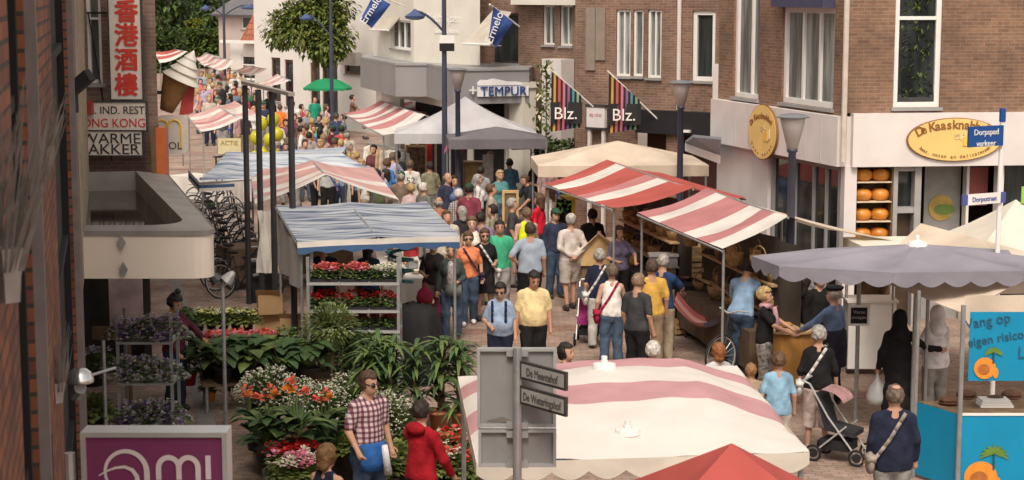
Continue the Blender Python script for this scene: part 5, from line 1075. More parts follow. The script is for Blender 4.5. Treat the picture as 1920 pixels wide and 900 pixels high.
blond, brown, dark, greyh, white_h, redh = (.40, .27, .12), (.10, .055, .03), (.022, .016, .014), (.32, .29, .26), (.55, .50, .45), (.25, .09, .03)
def tie(t, sub, dn, hdp, M):                  # blue jacket round the waist, white sleeve
    sub('tied_jacket', lambda mb: (mb.lathe([(.185, .70), (.2, .8), (.185, .98), (.165, 1.0)], (0, .01, 0), 14),), cloth((.03, .12, .36))); sub('jacket_sleeve', lambda mb: mb.tube((.06, -.2, .98), (.10, -.21, .66), .035, .045), cloth((.6, .6, .62)))
def hood(t, sub, dn, hdp, M): sub('hood', lambda mb: mb.ell(dn((0, .10, 1.47)), (.13, .075, .07), 12), cloth((.36, .012, .022)))
P = person
# foreground
P('man in pink checked shirt and glasses with blue jacket tied at his waist', 690, 697, 1.82, 40, topmat=M_plaid, bot=jean2, hair=(.07, .04, .025), arms=('down', ((.26, .0, 1.14), (.30, -.22, .98))), hem=.95, glasses=True, hd=(10, 8), extra=tie)
P('person in red hooded sweater with short dark hair turned away', 790, 752, 1.72, 140, top=(.36, .012, .022), bot=black, hair=(.03, .018, .015), sleeve='long', arms=('reach', 'low'), hd=(15, 5), extra=hood)
P('curly brown haired person in dark vest bending by the pink geraniums', 612, 836, 1.60, 150, 'f', top=navy, bot=black, hair=(.17, .09, .035), sleeve='none', arms=('low', 'low'), hl=.06, hd=(0, 10))
P('balding man in navy jacket with beige shoulder bag seen from behind', 1678, 723, 1.75, 178, top=navy, bot=grey, hair=(.13, .095, .07), sleeve='long', bag=('cross', (.30, .26, .22)), bald=False, hem=.82, belly=.05, extra=lambda t, sub, dn, hdp, M: sub('bald_spot', lambda mb: mb.ell(hdp((0, .07, 1.745)), (.05, .055, .025), 10), skinmat(SKIN[0])))
P('woman in black headscarf and long black coat holding a white plastic bag', 1688, 582, 1.68, 168, 'f', top=(.012, .012, .013), bot=black, sleeve='long', hat='hijab', skirt=.12, arms=('out', 'carry') if 0 else ('carry', 'out'), bag=None, extra=lambda t, sub, dn, hdp, M: sub('carrier_bag', lambda mb: mb.lathe([(.012, .02), (.03, -.06), (.12, -.18), (.16, -.32), (.14, -.42), (.02, -.44)], dn((.29, -.08, .80)), 12), mat('thin_plastic', (.62, .62, .62), .3, .08, trans=.3)) or sub('back_studs', lambda mb: [mb.ell(dn((sx * (.13 - .26 * i / 9), .22 + .02 * math.sin(i / 9 * 3.1), 1.40 - .055 * i)), (.009, .012, .009), 6) for i in range(10) for sx in (-1, 1)], M_alu), hem=.7, belly=.06)
P('person in white headscarf and loose white shirt behind the blue bannered counter', 1757, 574, 1.66, 200, 'f', top=(.70, .69, .72), bot=(.28, .26, .24), sleeve='long', hat='hijab', hem=.84, topmat=cloth((.74, .72, .75)), arms=('low', 'low'), belly=.03)
P('woman with beige hat, black top, white strap and pale capri trousers', 1536, 613, 1.66, 172, 'f', top=black, bot=(.50, .40, .36), hair=greyh, sleeve='mid', leg='capri', bag=('cross', (.62, .6, .56)), hat=('cap', (.36, .32, .27)), hd=(12, 8), shoe=(.35, .25, .2))
P('girl in light blue blouse with brown hair by the striped stall roof', 1460, 662, 1.52, 182, 'f', top=(.24, .40, .54), bot=(.4, .35, .3), hair=brown, sleeve='short', hem=.85)
P('red haired child whose head shows above the pink banded roof', 1347, 645, 1.50, 190, 'f', top=(.5, .5, .5), bot=jean, hair=redh, hl=.05)
P('dark haired person whose head shows beside the grey sign panels', 1063, 645, 1.55, 60, 'f', top=black, bot=jean, hair=dark, hl=.03)
P('white haired person whose head shows above the pink banded roof', 1224, 642, 1.58, 185, 'f', top=(.3, .2, .2), bot=grey, hair=white_h)
P('brown haired child behind the stall roof next to bicycle', 1408, 682, 1.35, 180, 'm', top=(.4, .3, .2), bot=jean, hair=(.28, .14, .06))
# middle right
P('man in light blue shirt and jeans leaning over the baskets', 1402, 506, 1.84, 150, top=(.24, .36, .52), bot=jean2, hair=dark, lean=22, arms=('reach', 'reach'))
P('blond woman in black t-shirt and pink scarf at the wooden counter', 1436, 540, 1.68, 75, 'f', top=black, bot=(.24, .23, .22), hair=blond, arms=('reach', 'reach'), leg='capri', botmat=M_camo, extra=lambda t, sub, dn, hdp, M: (sub('scarf', lambda mb: (mb.lathe([(.09, 1.44), (.11, 1.48), (.08, 1.52)], (0, .0, 0), 10), mb.tube((.03, -.13, 1.46), (.05, -.2, 1.08), .035, .045)), cloth((.5, .28, .32)))))
P('man with black beret, blue shirt and dark apron behind the wooden counter', 1563, 537, 1.76, 230, top=(.17, .25, .44), bot=black, hair=greyh, sleeve='long', hat=('beret', (.015, .015, .018)), arms=('reach', 'bent'), extra=lambda t, sub, dn, hdp, M: sub('apron', lambda mb: mb.lathe([(.21, .6), (.215, .9), (.2, 1.12), (.19, 1.13)], (0, 0, 0), 12), cloth((.03, .03, .05))))
P('stall keeper in black standing in shade of the mauve umbrella', 1538, 508, 1.78, 20, top=black, bot=black, hair=dark, sleeve='long')
P('dark clothed person under the mauve umbrella facing the cheese rack', 1508, 515, 1.7, 160, 'f', top=(.03, .02, .02), bot=black, hair=dark, sleeve='long', hl=.15)
P('man in yellow shirt and tan trousers seen from behind', 1222, 488, 1.78, 188, top=(.62, .36, .08), bot=(.30, .22, .14), hair=(.07, .045, .03), arms=('down', 'down'))
P('man in charcoal t-shirt with sunglasses pushed up on his head', 1196, 514, 1.76, 140, top=(.05, .05, .055), bot=black, hair=(.24, .16, .1), glasses=True, hd=(0, 15), arms=('down', 'down'))
P('man in dark and royal blue t-shirt looking at the stall', 1243, 478, 1.78, 150, top=(.022, .05, .13), bot=(.42, .34, .24), hair=greyh, arms=('low', 'reach'), hd=(0, 14))
P('woman in white tank top and blue jeans with red shoulder bag', 1147, 497, 1.68, 184, 'f', top=(.78, .74, .70), bot=jean, hair=(.13, .09, .06), sleeve='none', bag=('cross', (.36, .02, .06)), arms=('down', 'low'), skin=2)
P('grey haired woman in black top with white diagonal strap', 1124, 468, 1.68, 185, 'f', top=navy, bot=(.5, .48, .45), hair=greyh, bag=('cross', (.65, .63, .6)), arms=('down', 'low'))
P('man with beige cap, pale sweater and shorts holding hands behind back', 1070, 402, 1.82, 200, top=(.56, .50, .45), bot=(.46, .40, .35), hair=greyh, sleeve='long', leg='short', hat=('cap', (.52, .46, .38)), arms=('back', 'back'), walk=.16, hd=(-25, 10))
P('stall keeper in black t-shirt standing under the bright red roof', 1110, 392, 1.76, 200, top=black, bot=black, hair=dark, arms=('bent', 'bent'))
P('woman with brown hair in shade between the two red striped stalls', 1162, 425, 1.66, 20, 'f', top=(.15, .13, .2), bot=black, hair=brown, hl=.1, arms=('reach', 'bent'))
# middle of the street
P('man in pale yellow polo shirt and black trousers walking forward', 1000, 507, 1.80, 3, top=(.72, .56, .30), bot=black, hair=dark, skin=1, belly=.02, arms=('down', 'down'), walk=.18, hem=.93, hd=(12, 22))
P('woman in light blue t-shirt with dark rucksack straps walking forward', 938, 531, 1.62, -6, 'f', top=(.28, .36, .50), bot=navy, hair=dark, belly=.05, bag=('pack', (.02, .025, .06)), arms=('down', ((.27, .02, 1.14), (.12, -.26, 1.06))), glasses=True, walk=.12, hd=(0, 12))
P('man in grey blue checked shirt seen from behind in mid street', 994, 418, 1.84, 182, topmat=mat('grey_blue_cloth', (.32, .37, .45), .9, .15, 8, .2), bot=black, hair=(.06, .04, .03), belly=.015, arms=('hip', 'down'))
P('man in bright green t-shirt and grey trousers walking forward', 937, 414, 1.82, 4, top=(.06, .40, .22), bot=(.34, .32, .30), hair=dark, skin=1, arms=('down', 'down'), walk=.15)
P('woman in black dress and sunglasses with white shoulder strap', 909, 430, 1.68, 8, 'f', top=black, bot=black, hair=(.09, .05, .03), skirt=.55, bag=('cross', (.6, .58, .55)), glasses=True, arms=('bent', 'down'), sleeve='short', hl=.1)
P('woman in orange top and blue jeans with dark diagonal strap', 878, 436, 1.68, 5, 'f', top=(.68, .22, .10), bot=jean2, hair=brown, bag=('cross', (.05, .03, .05)), walk=.22, shoe=(.7, .7, .7), arms=('down', 'bent'), glasses=True)
P('woman in white vest behind the orange top with hair tied back', 885, 408, 1.72, 0, 'f', top=(.74, .66, .58), bot=jean, hair=(.14, .08, .05), sleeve='none', skin=2)
P('grey blond woman in dark jacket, printed top and jeans with green grey bag', 846, 457, 1.68, -4, 'f', top=(.06, .075, .07), bot=jean, hair=(.42, .33, .22), sleeve='long', hem=.86, walk=.14, arms=('bent', 'down'), bag=('hand', (.16, .03, .05)), extra=lambda t, sub, dn, hdp, M: (sub('printed_top', lambda mb: mb.ell((0, -.10, 1.2), (.085, .085, .26), 12), M_flow), sub('satchel', lambda mb: mb.obox((.06, -.2, .94), V(.14, 0, 0), V(0, .05, 0), V(0, 0, .1)), cloth((.17, .19, .17)))))
P('woman in black printed t-shirt reading a leaflet beside the flower stall', 812, 448, 1.66, 0, 'f', top=(.03, .025, .025), bot=(.2, .17, .13), hair=(.12, .08, .05), arms=('bent', 'bent'), bag=('hand', (.35, .03, .07)))
P('man in fluorescent yellow safety vest walking away', 987, 390, 1.76, 200, top=(.70, .80, .02), bot=navy, hair=(.16, .1, .06), sleeve='none', arms=('down', 'low'), skin=2)
P('person in bright red t-shirt with long brown hair beside the safety vest', 1010, 364, 1.74, 245, 'f', top=(.60, .015, .04), bot=(.06, .05, .06), hair=brown, hl=.14, arms=('bent', 'down'))
P('young man in dark clothes bending over a wooden frame', 985, 338, 1.72, 300, top=(.025, .03, .035), bot=black, hair=brown, lean=20, arms=('reach', 'reach'))
P('grey haired woman in plaid jacket walking away between stalls', 860, 356, 1.66, 180, 'f', topmat=checks('grey_plaid', (.5, .45, .42), (.2, .18, .2), (.6, .55, .55), 20), bot=jean, hair=white_h, sleeve='long')
P('man in navy polo shirt and jeans standing by lantern post', 840, 324, 1.82, 40, top=(.035, .04, .075), bot=(.03, .06, .17), hair=(.3, .2, .14), bald=True, arms=('down', 'down'))
def num(t, sub, dn, hdp, M):
    def fn(mb): text(mb, '52', .22, (0, .20, 1.2), V(-1, 0, 0), Z)
    sub('shirt_number', fn, ink, smooth=False)
P('man in white football shirt numbered 52 seen from behind', 768, 300, 1.82, 190, top=(.62, .60, .56), bot=(.03, .07, .06), hair=(.12, .08, .05), extra=num, leg='short')
P('person in lilac t-shirt looking over stall goods', 737, 292, 1.78, 150, top=(.40, .38, .55), bot=grey, hair=(.16, .1, .06), arms=('reach', 'reach'), lean=10)
P('man in dark cap and green shirt behind the lilac t-shirt', 745, 284, 1.74, 185, top=(.07, .10, .08), bot=black, hair=dark, hat=('cap', (.05, .05, .045)))
P('woman in bright blue jacket at the clothes stall', 727, 298, 1.70, 140, 'f', top=(.06, .17, .40), bot=black, hair=brown, sleeve='long')
P('person in olive shirt with curly dark hair facing the grey tent', 806, 304, 1.72, 200, top=(.22, .21, .14), bot=grey, hair=dark)
P('grey haired man in grey green jacket holding white paper', 795, 343, 1.74, 130, top=(.16, .17, .15), bot=grey, hair=white_h, sleeve='long', arms=('bent', 'bent'), extra=lambda t, sub, dn, hdp, M: sub('paper', lambda mb: mb.obox((.0, -.3, 1.14), V(.1, 0, 0), V(0, .1, .05), V(0, 0, .004)), M_white))
P('bald sunburnt man in patterned orange shirt behind the blue roof', 823, 369, 1.74, 170, top=(.45, .16, .09), bot=grey, hair=greyh, bald=True, skin=1)
P('person in blue shirt under the dark grey tent', 955, 298, 1.70, 200, top=(.10, .22, .34), bot=jean, hair=dark, arms=('bent', 'bent'))
P('blond man in black t-shirt at the edge of the beige tent', 1008, 296, 1.80, 30, top=black, bot=grey, hair=(.3, .2, .1), arms=('bent', 'bent'))
P('stall holder in black shirt behind the flower trolley in shade of blue roof', 606, 452, 1.72, 180, top=(.02, .025, .04), bot=black, hair=dark)
P('second dark clothed helper under the blue roof near white daisies', 690, 455, 1.66, 170, 'f', top=(.03, .05, .09), bot=black, hair=dark, hl=.1)
P('florist with topknot hair and dark red jacket under the white canopy', 325, 552, 1.70, 60, 'f', top=(.09, .02, .035), bot=(.02, .03, .05), hair=dark, sleeve='long', hd=(0, 20), arms=('reach', 'low'), skin=1, extra=lambda t, sub, dn, hdp, M: sub('topknot', lambda mb: (mb.ell(hdp((.03, .04, 1.80)), (.045, .045, .05), 8), mb.ell(hdp((-.05, .03, 1.785)), (.03, .03, .03), 8)), hairmat(dark)))
# seated and standing people in the far part
def far_at(px, py, h): return at(px, py, h)
p = at(661, 174, 2.05); P('man in brown shirt sitting high up beside the striped stall roof', 661, 174, 1.72, 100, top=(.17, .10, .07), bot=(.3, .2, .2), hair=dark, arms=('reach', 'reach'), seat=True, gz=.25, loc=V(p.x, p.y, .25), vox=.03)
P('person in emerald green shirt and pale jeans under the green parasol', 590, 181, 1.78, 30, top=(.02, .27, .17), bot=(.2, .26, .3), hair=dark, vox=.03)
# crowd: six prototypes then copies
protos = [P('man in orange shirt in the far crowd right of the yellow balloons', 525, 196, 1.76, 170, top=(.72, .20, .04), bot=jean2, hair=brown, vox=.028, group='far crowd'),
          P('woman in white blouse and dark blue jeans by the yellow balloons', 521, 226, 1.70, 185, 'f', top=(.72, .68, .60), bot=(.03, .05, .13), hair=blond, hl=.1, vox=.028, group='far crowd'),
          P('man in grey shirt with striped bag strap among the crowd', 580, 248, 1.74, 165, top=(.30, .27, .24), bot=grey, hair=dark, bag=('cross', (.1, .12, .3)), vox=.028, group='far crowd'),
          P('woman in turquoise and white top in the crowd near the green parasol', 588, 235, 1.64, 20, 'f', top=(.10, .36, .40), bot=black, hair=brown, vox=.028, group='far crowd', arms=('bent', 'down')),
          P('man in dark green cap looking left in front of the white clothes', 622, 236, 1.76, 250, top=(.12, .02, .03), bot=black, hair=dark, hat=('cap', (.03, .08, .05)), vox=.028, group='far crowd', sleeve='long'),
          P('woman with light brown hair in rose cardigan in the middle crowd', 606, 252, 1.64, 190, 'f', top=(.50, .28, .27), bot=jean, hair=(.25, .15, .08), hl=.12, sleeve='long', vox=.028, group='far crowd')]
crowd = [(566, 236, 'white shirt and black hair', (.68, .66, .62), dark), (552, 214, 'dark red top', (.2, .04, .05), brown), (560, 220, 'brown jacket', (.16, .1, .07), dark), (640, 262, 'pale pink cardigan', (.58, .40, .38), blond), (628, 258, 'brown coat and long hair', (.2, .12, .07), brown), (600, 262, 'white and rose blouse', (.65, .5, .48), blond),
         (572, 262, 'blue striped shirt', (.2, .28, .45), dark), (545, 242, 'olive jacket', (.16, .15, .09), dark), (610, 222, 'sand coloured dress', (.5, .4, .28), blond), (598, 216, 'black jacket', (.02, .02, .025), dark), (630, 212, 'dark blue shirt', (.04, .06, .14), brown), (612, 196, 'pink shirt under parasol', (.55, .32, .32), brown), (575, 205, 'grey hooded top', (.25, .25, .26), greyh),
         (376, 148, 'coral red t-shirt', (.62, .10, .09), brown), (394, 146, 'cream blouse', (.62, .52, .42), brown), (420, 142, 'white shirt', (.70, .66, .62), greyh), (408, 140, 'taupe jacket', (.3, .25, .2), dark), (430, 176, 'slate grey t-shirt', (.10, .12, .14), dark), (406, 168, 'dark brown coat', (.12, .09, .07), brown), (440, 152, 'red jacket', (.5, .03, .05), dark), (456, 176, 'crimson sweater', (.42, .03, .06), brown), (471, 154, 'pale pink shirt', (.62, .42, .42), brown), (480, 174, 'black clothes', (.02, .02, .02), dark), (448, 190, 'burgundy dress', (.2, .02, .04), dark), (392, 178, 'beige dress', (.5, .4, .32), blond), (372, 166, 'salmon top', (.6, .25, .2), blond), (416, 198, 'dark grey coat', (.07, .07, .075), greyh), (460, 212, 'dark jacket', (.05, .04, .04), dark), (494, 190, 'navy jumper', (.03, .04, .09), brown), (505, 172, 'black shirt', (.02, .02, .022), dark), (388, 128, 'yellow top', (.6, .5, .12), brown), (402, 122, 'white top', (.66, .62, .6), dark), (378, 134, 'light blue top', (.3, .4, .5), brown), (430, 128, 'orange vest', (.6, .25, .08), dark), (452, 134, 'tan coat', (.42, .33, .22), brown),
         (548, 262, 'white cap and blue polo', (.1, .2, .4), greyh), (558, 284, 'peach blouse', (.6, .35, .25), blond), (588, 288, 'striped navy jersey', (.05, .06, .12), brown), (614, 290, 'light grey shirt', (.42, .42, .42), dark), (636, 290, 'pale blue shirt', (.3, .4, .52), brown), (650, 246, 'ivory cardigan', (.6, .54, .44), greyh), (536, 224, 'plum top', (.2, .06, .14), dark), (584, 222, 'lemon shirt', (.6, .55, .2), blond), (622, 274, 'khaki vest', (.26, .22, .13), brown), (643, 214, 'steel blue jacket', (.14, .2, .28), dark), (566, 196, 'red polo', (.5, .04, .04), dark), (548, 190, 'white sleeveless top', (.66, .62, .58), brown), (600, 240, 'cobalt shirt', (.04, .1, .34), dark), (574, 232, 'rust jumper', (.36, .12, .04), brown), (678, 300, 'denim jacket', (.12, .18, .28), blond), (690, 312, 'white linen shirt', (.66, .63, .6), greyh), (706, 318, 'moss green coat', (.1, .13, .06), dark),
         (880, 345, 'wine red shirt near the black table', (.25, .03, .06), dark), (897, 328, 'white shirt near the gilded cabinet', (.66, .63, .6), greyh), (922, 345, 'beige jacket near the A-frame sign', (.45, .36, .26), brown), (938, 320, 'teal blouse near the dark tent', (.06, .25, .26), blond), (902, 312, 'grey vest near the pale poster', (.3, .3, .3), dark), (770, 345, 'light pink shirt near blue roof', (.6, .4, .4), blond), (752, 322, 'brown checked jacket near blue roof', (.2, .13, .09), greyh), (722, 318, 'sky blue shirt near pink gabled stall', (.3, .42, .56), dark), (838, 395, 'cream jumper near the blue roof end', (.6, .52, .42), brown), (866, 388, 'black jacket near the orange top', (.03, .03, .035), greyh), (902, 398, 'violet blouse near the green t-shirt', (.25, .14, .35), dark), (922, 385, 'khaki shirt near the green t-shirt', (.28, .25, .16), dark), (1042, 392, 'navy jacket near the pale cap', (.03, .04, .08), dark), (1030, 352, 'white apron near the beige tent', (.66, .63, .6), brown), (962, 372, 'charcoal coat near the safety vest', (.06, .06, .065), greyh), (852, 330, 'stripeless blue polo near lantern post', (.08, .16, .36), dark),
         (384, 158, 'lilac jumper', (.42, .34, .5), brown), (398, 156, 'rose dress', (.55, .2, .25), blond), (412, 154, 'black hoodie', (.03, .03, .03), dark), (426, 160, 'white t-shirt', (.68, .65, .62), dark), (438, 166, 'denim shirt', (.14, .2, .3), brown), (450, 168, 'camel jacket', (.4, .28, .15), blond), (464, 166, 'green vest', (.08, .2, .09), dark), (484, 156, 'coral blouse', (.6, .2, .16), brown), (410, 182, 'cream coat', (.58, .52, .44), greyh), (428, 204, 'blue anorak', (.06, .12, .3), dark), (444, 206, 'pink polo', (.55, .3, .34), brown), (476, 200, 'white blouse and scarf', (.66, .62, .58), blond), (400, 134, 'grey suit', (.2, .2, .21), dark), (416, 128, 'maroon top', (.25, .04, .06), brown), (440, 136, 'white dress', (.7, .66, .62), blond),
         (655, 268, 'mustard jumper', (.42, .3, .08), greyh), (665, 284, 'brown blouse', (.3, .2, .14), blond), (700, 272, 'maroon waistcoat', (.15, .03, .04), dark), (778, 262, 'black shirt near the picture frames', (.03, .03, .03), dark), (918, 285, 'dark apron under the dark tent', (.04, .035, .04), brown), (640, 236, 'scarlet jacket', (.55, .03, .03), dark), (536, 268, 'green shirt', (.08, .2, .1), brown), (520, 262, 'charcoal jacket', (.06, .06, .06), greyh), (1048, 296, 'grey cap beside the hedge', (.2, .2, .18), greyh), (1028, 300, 'pink sweater beside the hedge', (.5, .25, .25), blond)]
for i, (px, py, d, tc_, hc_) in enumerate(crowd):
    gm_ = sum(tc_) / 3; tc_ = tuple(round(gm_ + (c - gm_) * .78, 3) for c in tc_); src = protos[i % 6]; hgt = [1.76, 1.70, 1.74, 1.64, 1.76, 1.64][i % 6]; s = rnd.uniform(.97, 1.05)
    if py < 200 and px < 520: s *= 1.08
    g = at(px, py, hgt * s); g.z = 0
    w = ['man', 'woman', 'man with strap', 'woman', 'man in cap', 'woman'][i % 6]
    where = 'far left of the market' if px < 515 and py < 200 else 'middle of the far crowd' if px < 660 else 'near the tents'
    if 'near' in d or 'under' in d or 'beside' in d: where = ''
    copy_person(src, ('%s with %s %s' % (w.replace(' with strap', '').replace(' in cap', ''), d, ('in the ' + where if where.startswith(('far', 'mid')) else where))).strip(), g, R(rnd.choice([0, 20, -20, 160, 180, 200, 90, -90])), tc_, rnd.choice([jean, jean2, black, grey, khaki, navy]), hc_, 'far crowd', s)
# ---------------------------------------------------------------- trees and hedges
def tree(name, label, base, hgt, cr, cz, n, leafs, fol, lobes=9, trunk=.18, crown_low=0):
    t = thing(name, label, 'tree', base); b = Vector(base)
    mb = MB(); tp = b + Z * (cz - cr[2] * .3); mb.tube(b, tp, trunk, trunk * .6, 8)
    L = []
    for i in range(lobes):
        a = rnd.uniform(0, 6.28); r = rnd.uniform(.2, .75); z = rnd.uniform(-.6, .7); c = V(math.cos(a) * cr[0] * r, math.sin(a) * cr[1] * r, z * cr[2]) * (1 - .3 * abs(z)); L.append((b + Z * cz + c, rnd.uniform(.35, .55)))
        mb.tube(tp - Z * rnd.uniform(0, .5), L[-1][0], trunk * .3, trunk * .08, 5)
    mb.build('trunk', M_dwood, t)
    mb = MB()
    for i in range(n):
        c, k = L[i % lobes]; d = V(rnd.gauss(0, 1), rnd.gauss(0, 1), rnd.gauss(0, 1)).normalized() * (rnd.random() ** .35) * k
        p = c + V(d.x * cr[0], d.y * cr[1], d.z * cr[2]); dd = (d.normalized() + V(rnd.gauss(0, .5), rnd.gauss(0, .5), rnd.gauss(0, .5) - .2)); s = leafs * rnd.uniform(.6, 1.3)
        mb.leaf(p, dd, s, s * .6, rnd.randrange(len(fol)), .25, 2)
    mb.build('crown', fol, t); return t
f1, f2, f3 = foliage('leaf_mid', (0.09, 0.12, 0.025)), foliage('leaf_light', (0.15, 0.17, 0.035)), foliage('leaf_dark', (0.045, 0.068, 0.024))
f4, f5 = foliage('leaf_hedge', (0.065, 0.105, 0.02)), foliage('leaf_yellow', (0.28, 0.27, 0.03))
p = aty(588, 40, 74); tree('street_tree', 'leafy green street tree with rounded crown in front of white house', (p.x, 74, 0), 6, (2.05, 1.5, 1.85), aty(588, 46, 74).z, 7500, .22, [f1, f2, f2, f4], 13, .13)
def bush(name, label, x0, x1, ytop, Y, zb, dep, n, leafs, fol, cat='hedge'):
    a, b = aty(x0, ytop, Y), aty(x1, ytop, Y); t = thing(name, label, cat, ((a.x + b.x) / 2, Y, zb)); mb = MB(); H_ = a.z - zb
    for i in range(n):
        x = rnd.uniform(a.x, b.x); z = zb + H_ * rnd.random() ** .7 * (.92 + .1 * math.sin(x * 3)); y = Y + rnd.choice([-1, -1, -1, 1]) * dep * rnd.uniform(.7, 1) if rnd.random() < .7 else Y + rnd.uniform(-dep, dep)
        if rnd.random() < .25: z = zb + H_ * rnd.uniform(.93, 1.04)
        mb.leaf(V(x, y, z), V(rnd.gauss(0, 1), rnd.gauss(-.6, .6), rnd.gauss(.2, .7)), leafs * rnd.uniform(.6, 1.3), leafs * .6, rnd.randrange(len(fol)), .2, 2)
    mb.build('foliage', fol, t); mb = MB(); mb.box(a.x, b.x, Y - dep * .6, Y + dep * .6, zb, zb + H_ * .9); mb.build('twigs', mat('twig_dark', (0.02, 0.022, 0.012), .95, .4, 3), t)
bush('hedge', 'clipped bright green hedge behind the far market stalls', 338, 424, 58, 140, 0, 1.0, 2200, .35, [f4, f1])
bush('hedge', 'rounded darker hedge at left of the clipped bright hedge', 288, 345, 72, 132, 0, 1.0, 1400, .35, [f4, f3])
bush('hedge', 'green hedge at the foot of brick wall beside dark tent', 1002, 1078, 268, 46.5, 0.0, .4, 1500, .14, [f4, f3])
bush('shrub', 'yellow leaved shrub in front of conical dark tree', 352, 378, 40, 143, 1.5, .6, 500, .35, [f5, f1], 'shrub')
bush('shrub', 'low green garden shrub right of the yellow shrub', 418, 470, 66, 130, 0, .8, 800, .35, [f4, f1], 'shrub')
for i, (px, Y, rz_, cz, n, lab, fl) in enumerate([(305, 165, 3.6, 6, 1500, 'tall dark evergreen tree at far left beyond the market', [f3, f3, f4]), (345, 175, 4.0, 6.5, 1500, 'broad dark tree behind the clipped hedge', [f3, f4]), (400, 160, 1.2, 5, 1200, 'dense narrow dark conifer beside yellow shrub', [f3, f3, f4]), (390, 190, 4.5, 7.5, 1500, 'mid green tree top behind the conifer', [f4, f1, f3]), (450, 185, 4.5, 7.0, 1500, 'leafy tree behind distant house roof', [f4, f3]), (270, 180, 5, 7, 1300, 'dark tree partly behind the restaurant building', [f3, f4]), (530, 130, 3.5, 6.5, 1200, 'green tree between tiled house and white house', [f1, f4])]):
    p = aty(px, 20, Y); tree('garden_tree', lab, (p.x, Y, 0), 8, (rz_, rz_, cz * .62), cz * .62, n, .55, fl, 9, .2)
g = MB(); g.face([(-120, 205, -.02), (60, 205, -.02), (60, 208, 16), (-120, 208, 16)]); g.build('far_wood_bank', mat('wood_bank', (0.05, 0.065, 0.028), .95, .6, .25), kind='structure')
p = aty(1052, 178, 49.2); t = thing('climbing_plant', 'green climber with pale flowers on the porch column beside striped flag', 'plant', (p.x - .4, 49, 0)); mb = MB()
for i in range(420):
    z = rnd.uniform(.3, 4.1); x = p.x - .45 + rnd.gauss(0, .13); mb.leaf(V(x, 48.4 + rnd.gauss(0, .1), z), V(rnd.gauss(0, 1), -1, rnd.gauss(0, 1)), .14, .09, rnd.choice([0, 0, 1, 2]), .2, 2)
mb.build('foliage', [f1, f4, mat('petal_pale', (.6, .55, .35), .7, .1)], t)

# ---------------------------------------------------------------- flowers for sale: prototypes, then copies
L1, L2, L3 = foliage('pot_leaf', (0.105, 0.145, 0.04)), foliage('pot_leaf_dark', (0.05, 0.09, 0.032)), foliage('pot_leaf_light', (0.17, 0.2, 0.05))
def petal(n, c): return mat('petal_' + n, c, .6, .12, 12, trans=.2)
PT = dict(red=petal('red', (.55, .02, .02)), coral=petal('coral', (.68, .13, .08)), pink=petal('pink', (.68, .22, .32)), white=petal('white', (.66, .63, .50)), purple=petal('purple', (.22, .06, .34)), yellow=petal('yellow', (.66, .62, .22)), orange=petal('orange', (.75, .24, .02)), lilac=petal('lilac', (.58, .50, .60)))
def blob(mb, c, r, n, s, m, flat=.6):        # flower head made of petals
    for i in range(n):
        d = V(rnd.gauss(0, 1), rnd.gauss(0, 1), abs(rnd.gauss(0, .8)) - .1).normalized(); mb.leaf(c + V(d.x * r, d.y * r, d.z * r * flat), d, s, s * .9, m, .1, 2)
def mk_tray(nm, colr, lab, group, dens=14, w=.56, d=.36):
    t = thing(nm, lab, 'flowers', (0, 0, 0), 0, group); mb = MB(); mb.box(-w / 2, w / 2, -d / 2, d / 2, 0, .05); mb.build('tray', M_black, t); mb = MB(); fl = MB(); dens = int(dens * 1.6)
    for i in range(260): mb.leaf(V(rnd.uniform(-w / 2, w / 2), rnd.uniform(-d / 2, d / 2), .05 + rnd.random() * .17), V(rnd.gauss(0, 1), rnd.gauss(0, 1), .6), .09, .075, rnd.choice([0, 0, 1]), .3, 2)
    for i in range(dens): blob(fl, V(rnd.uniform(-w / 2, w / 2), rnd.uniform(-d / 2, d / 2), .22 + rnd.random() * .10), .045, 11, .055, rnd.randrange(len(colr)))
    mb.build('foliage', [L1, L2], t); fl.build('flowers', [PT[c] for c in colr], t); return t
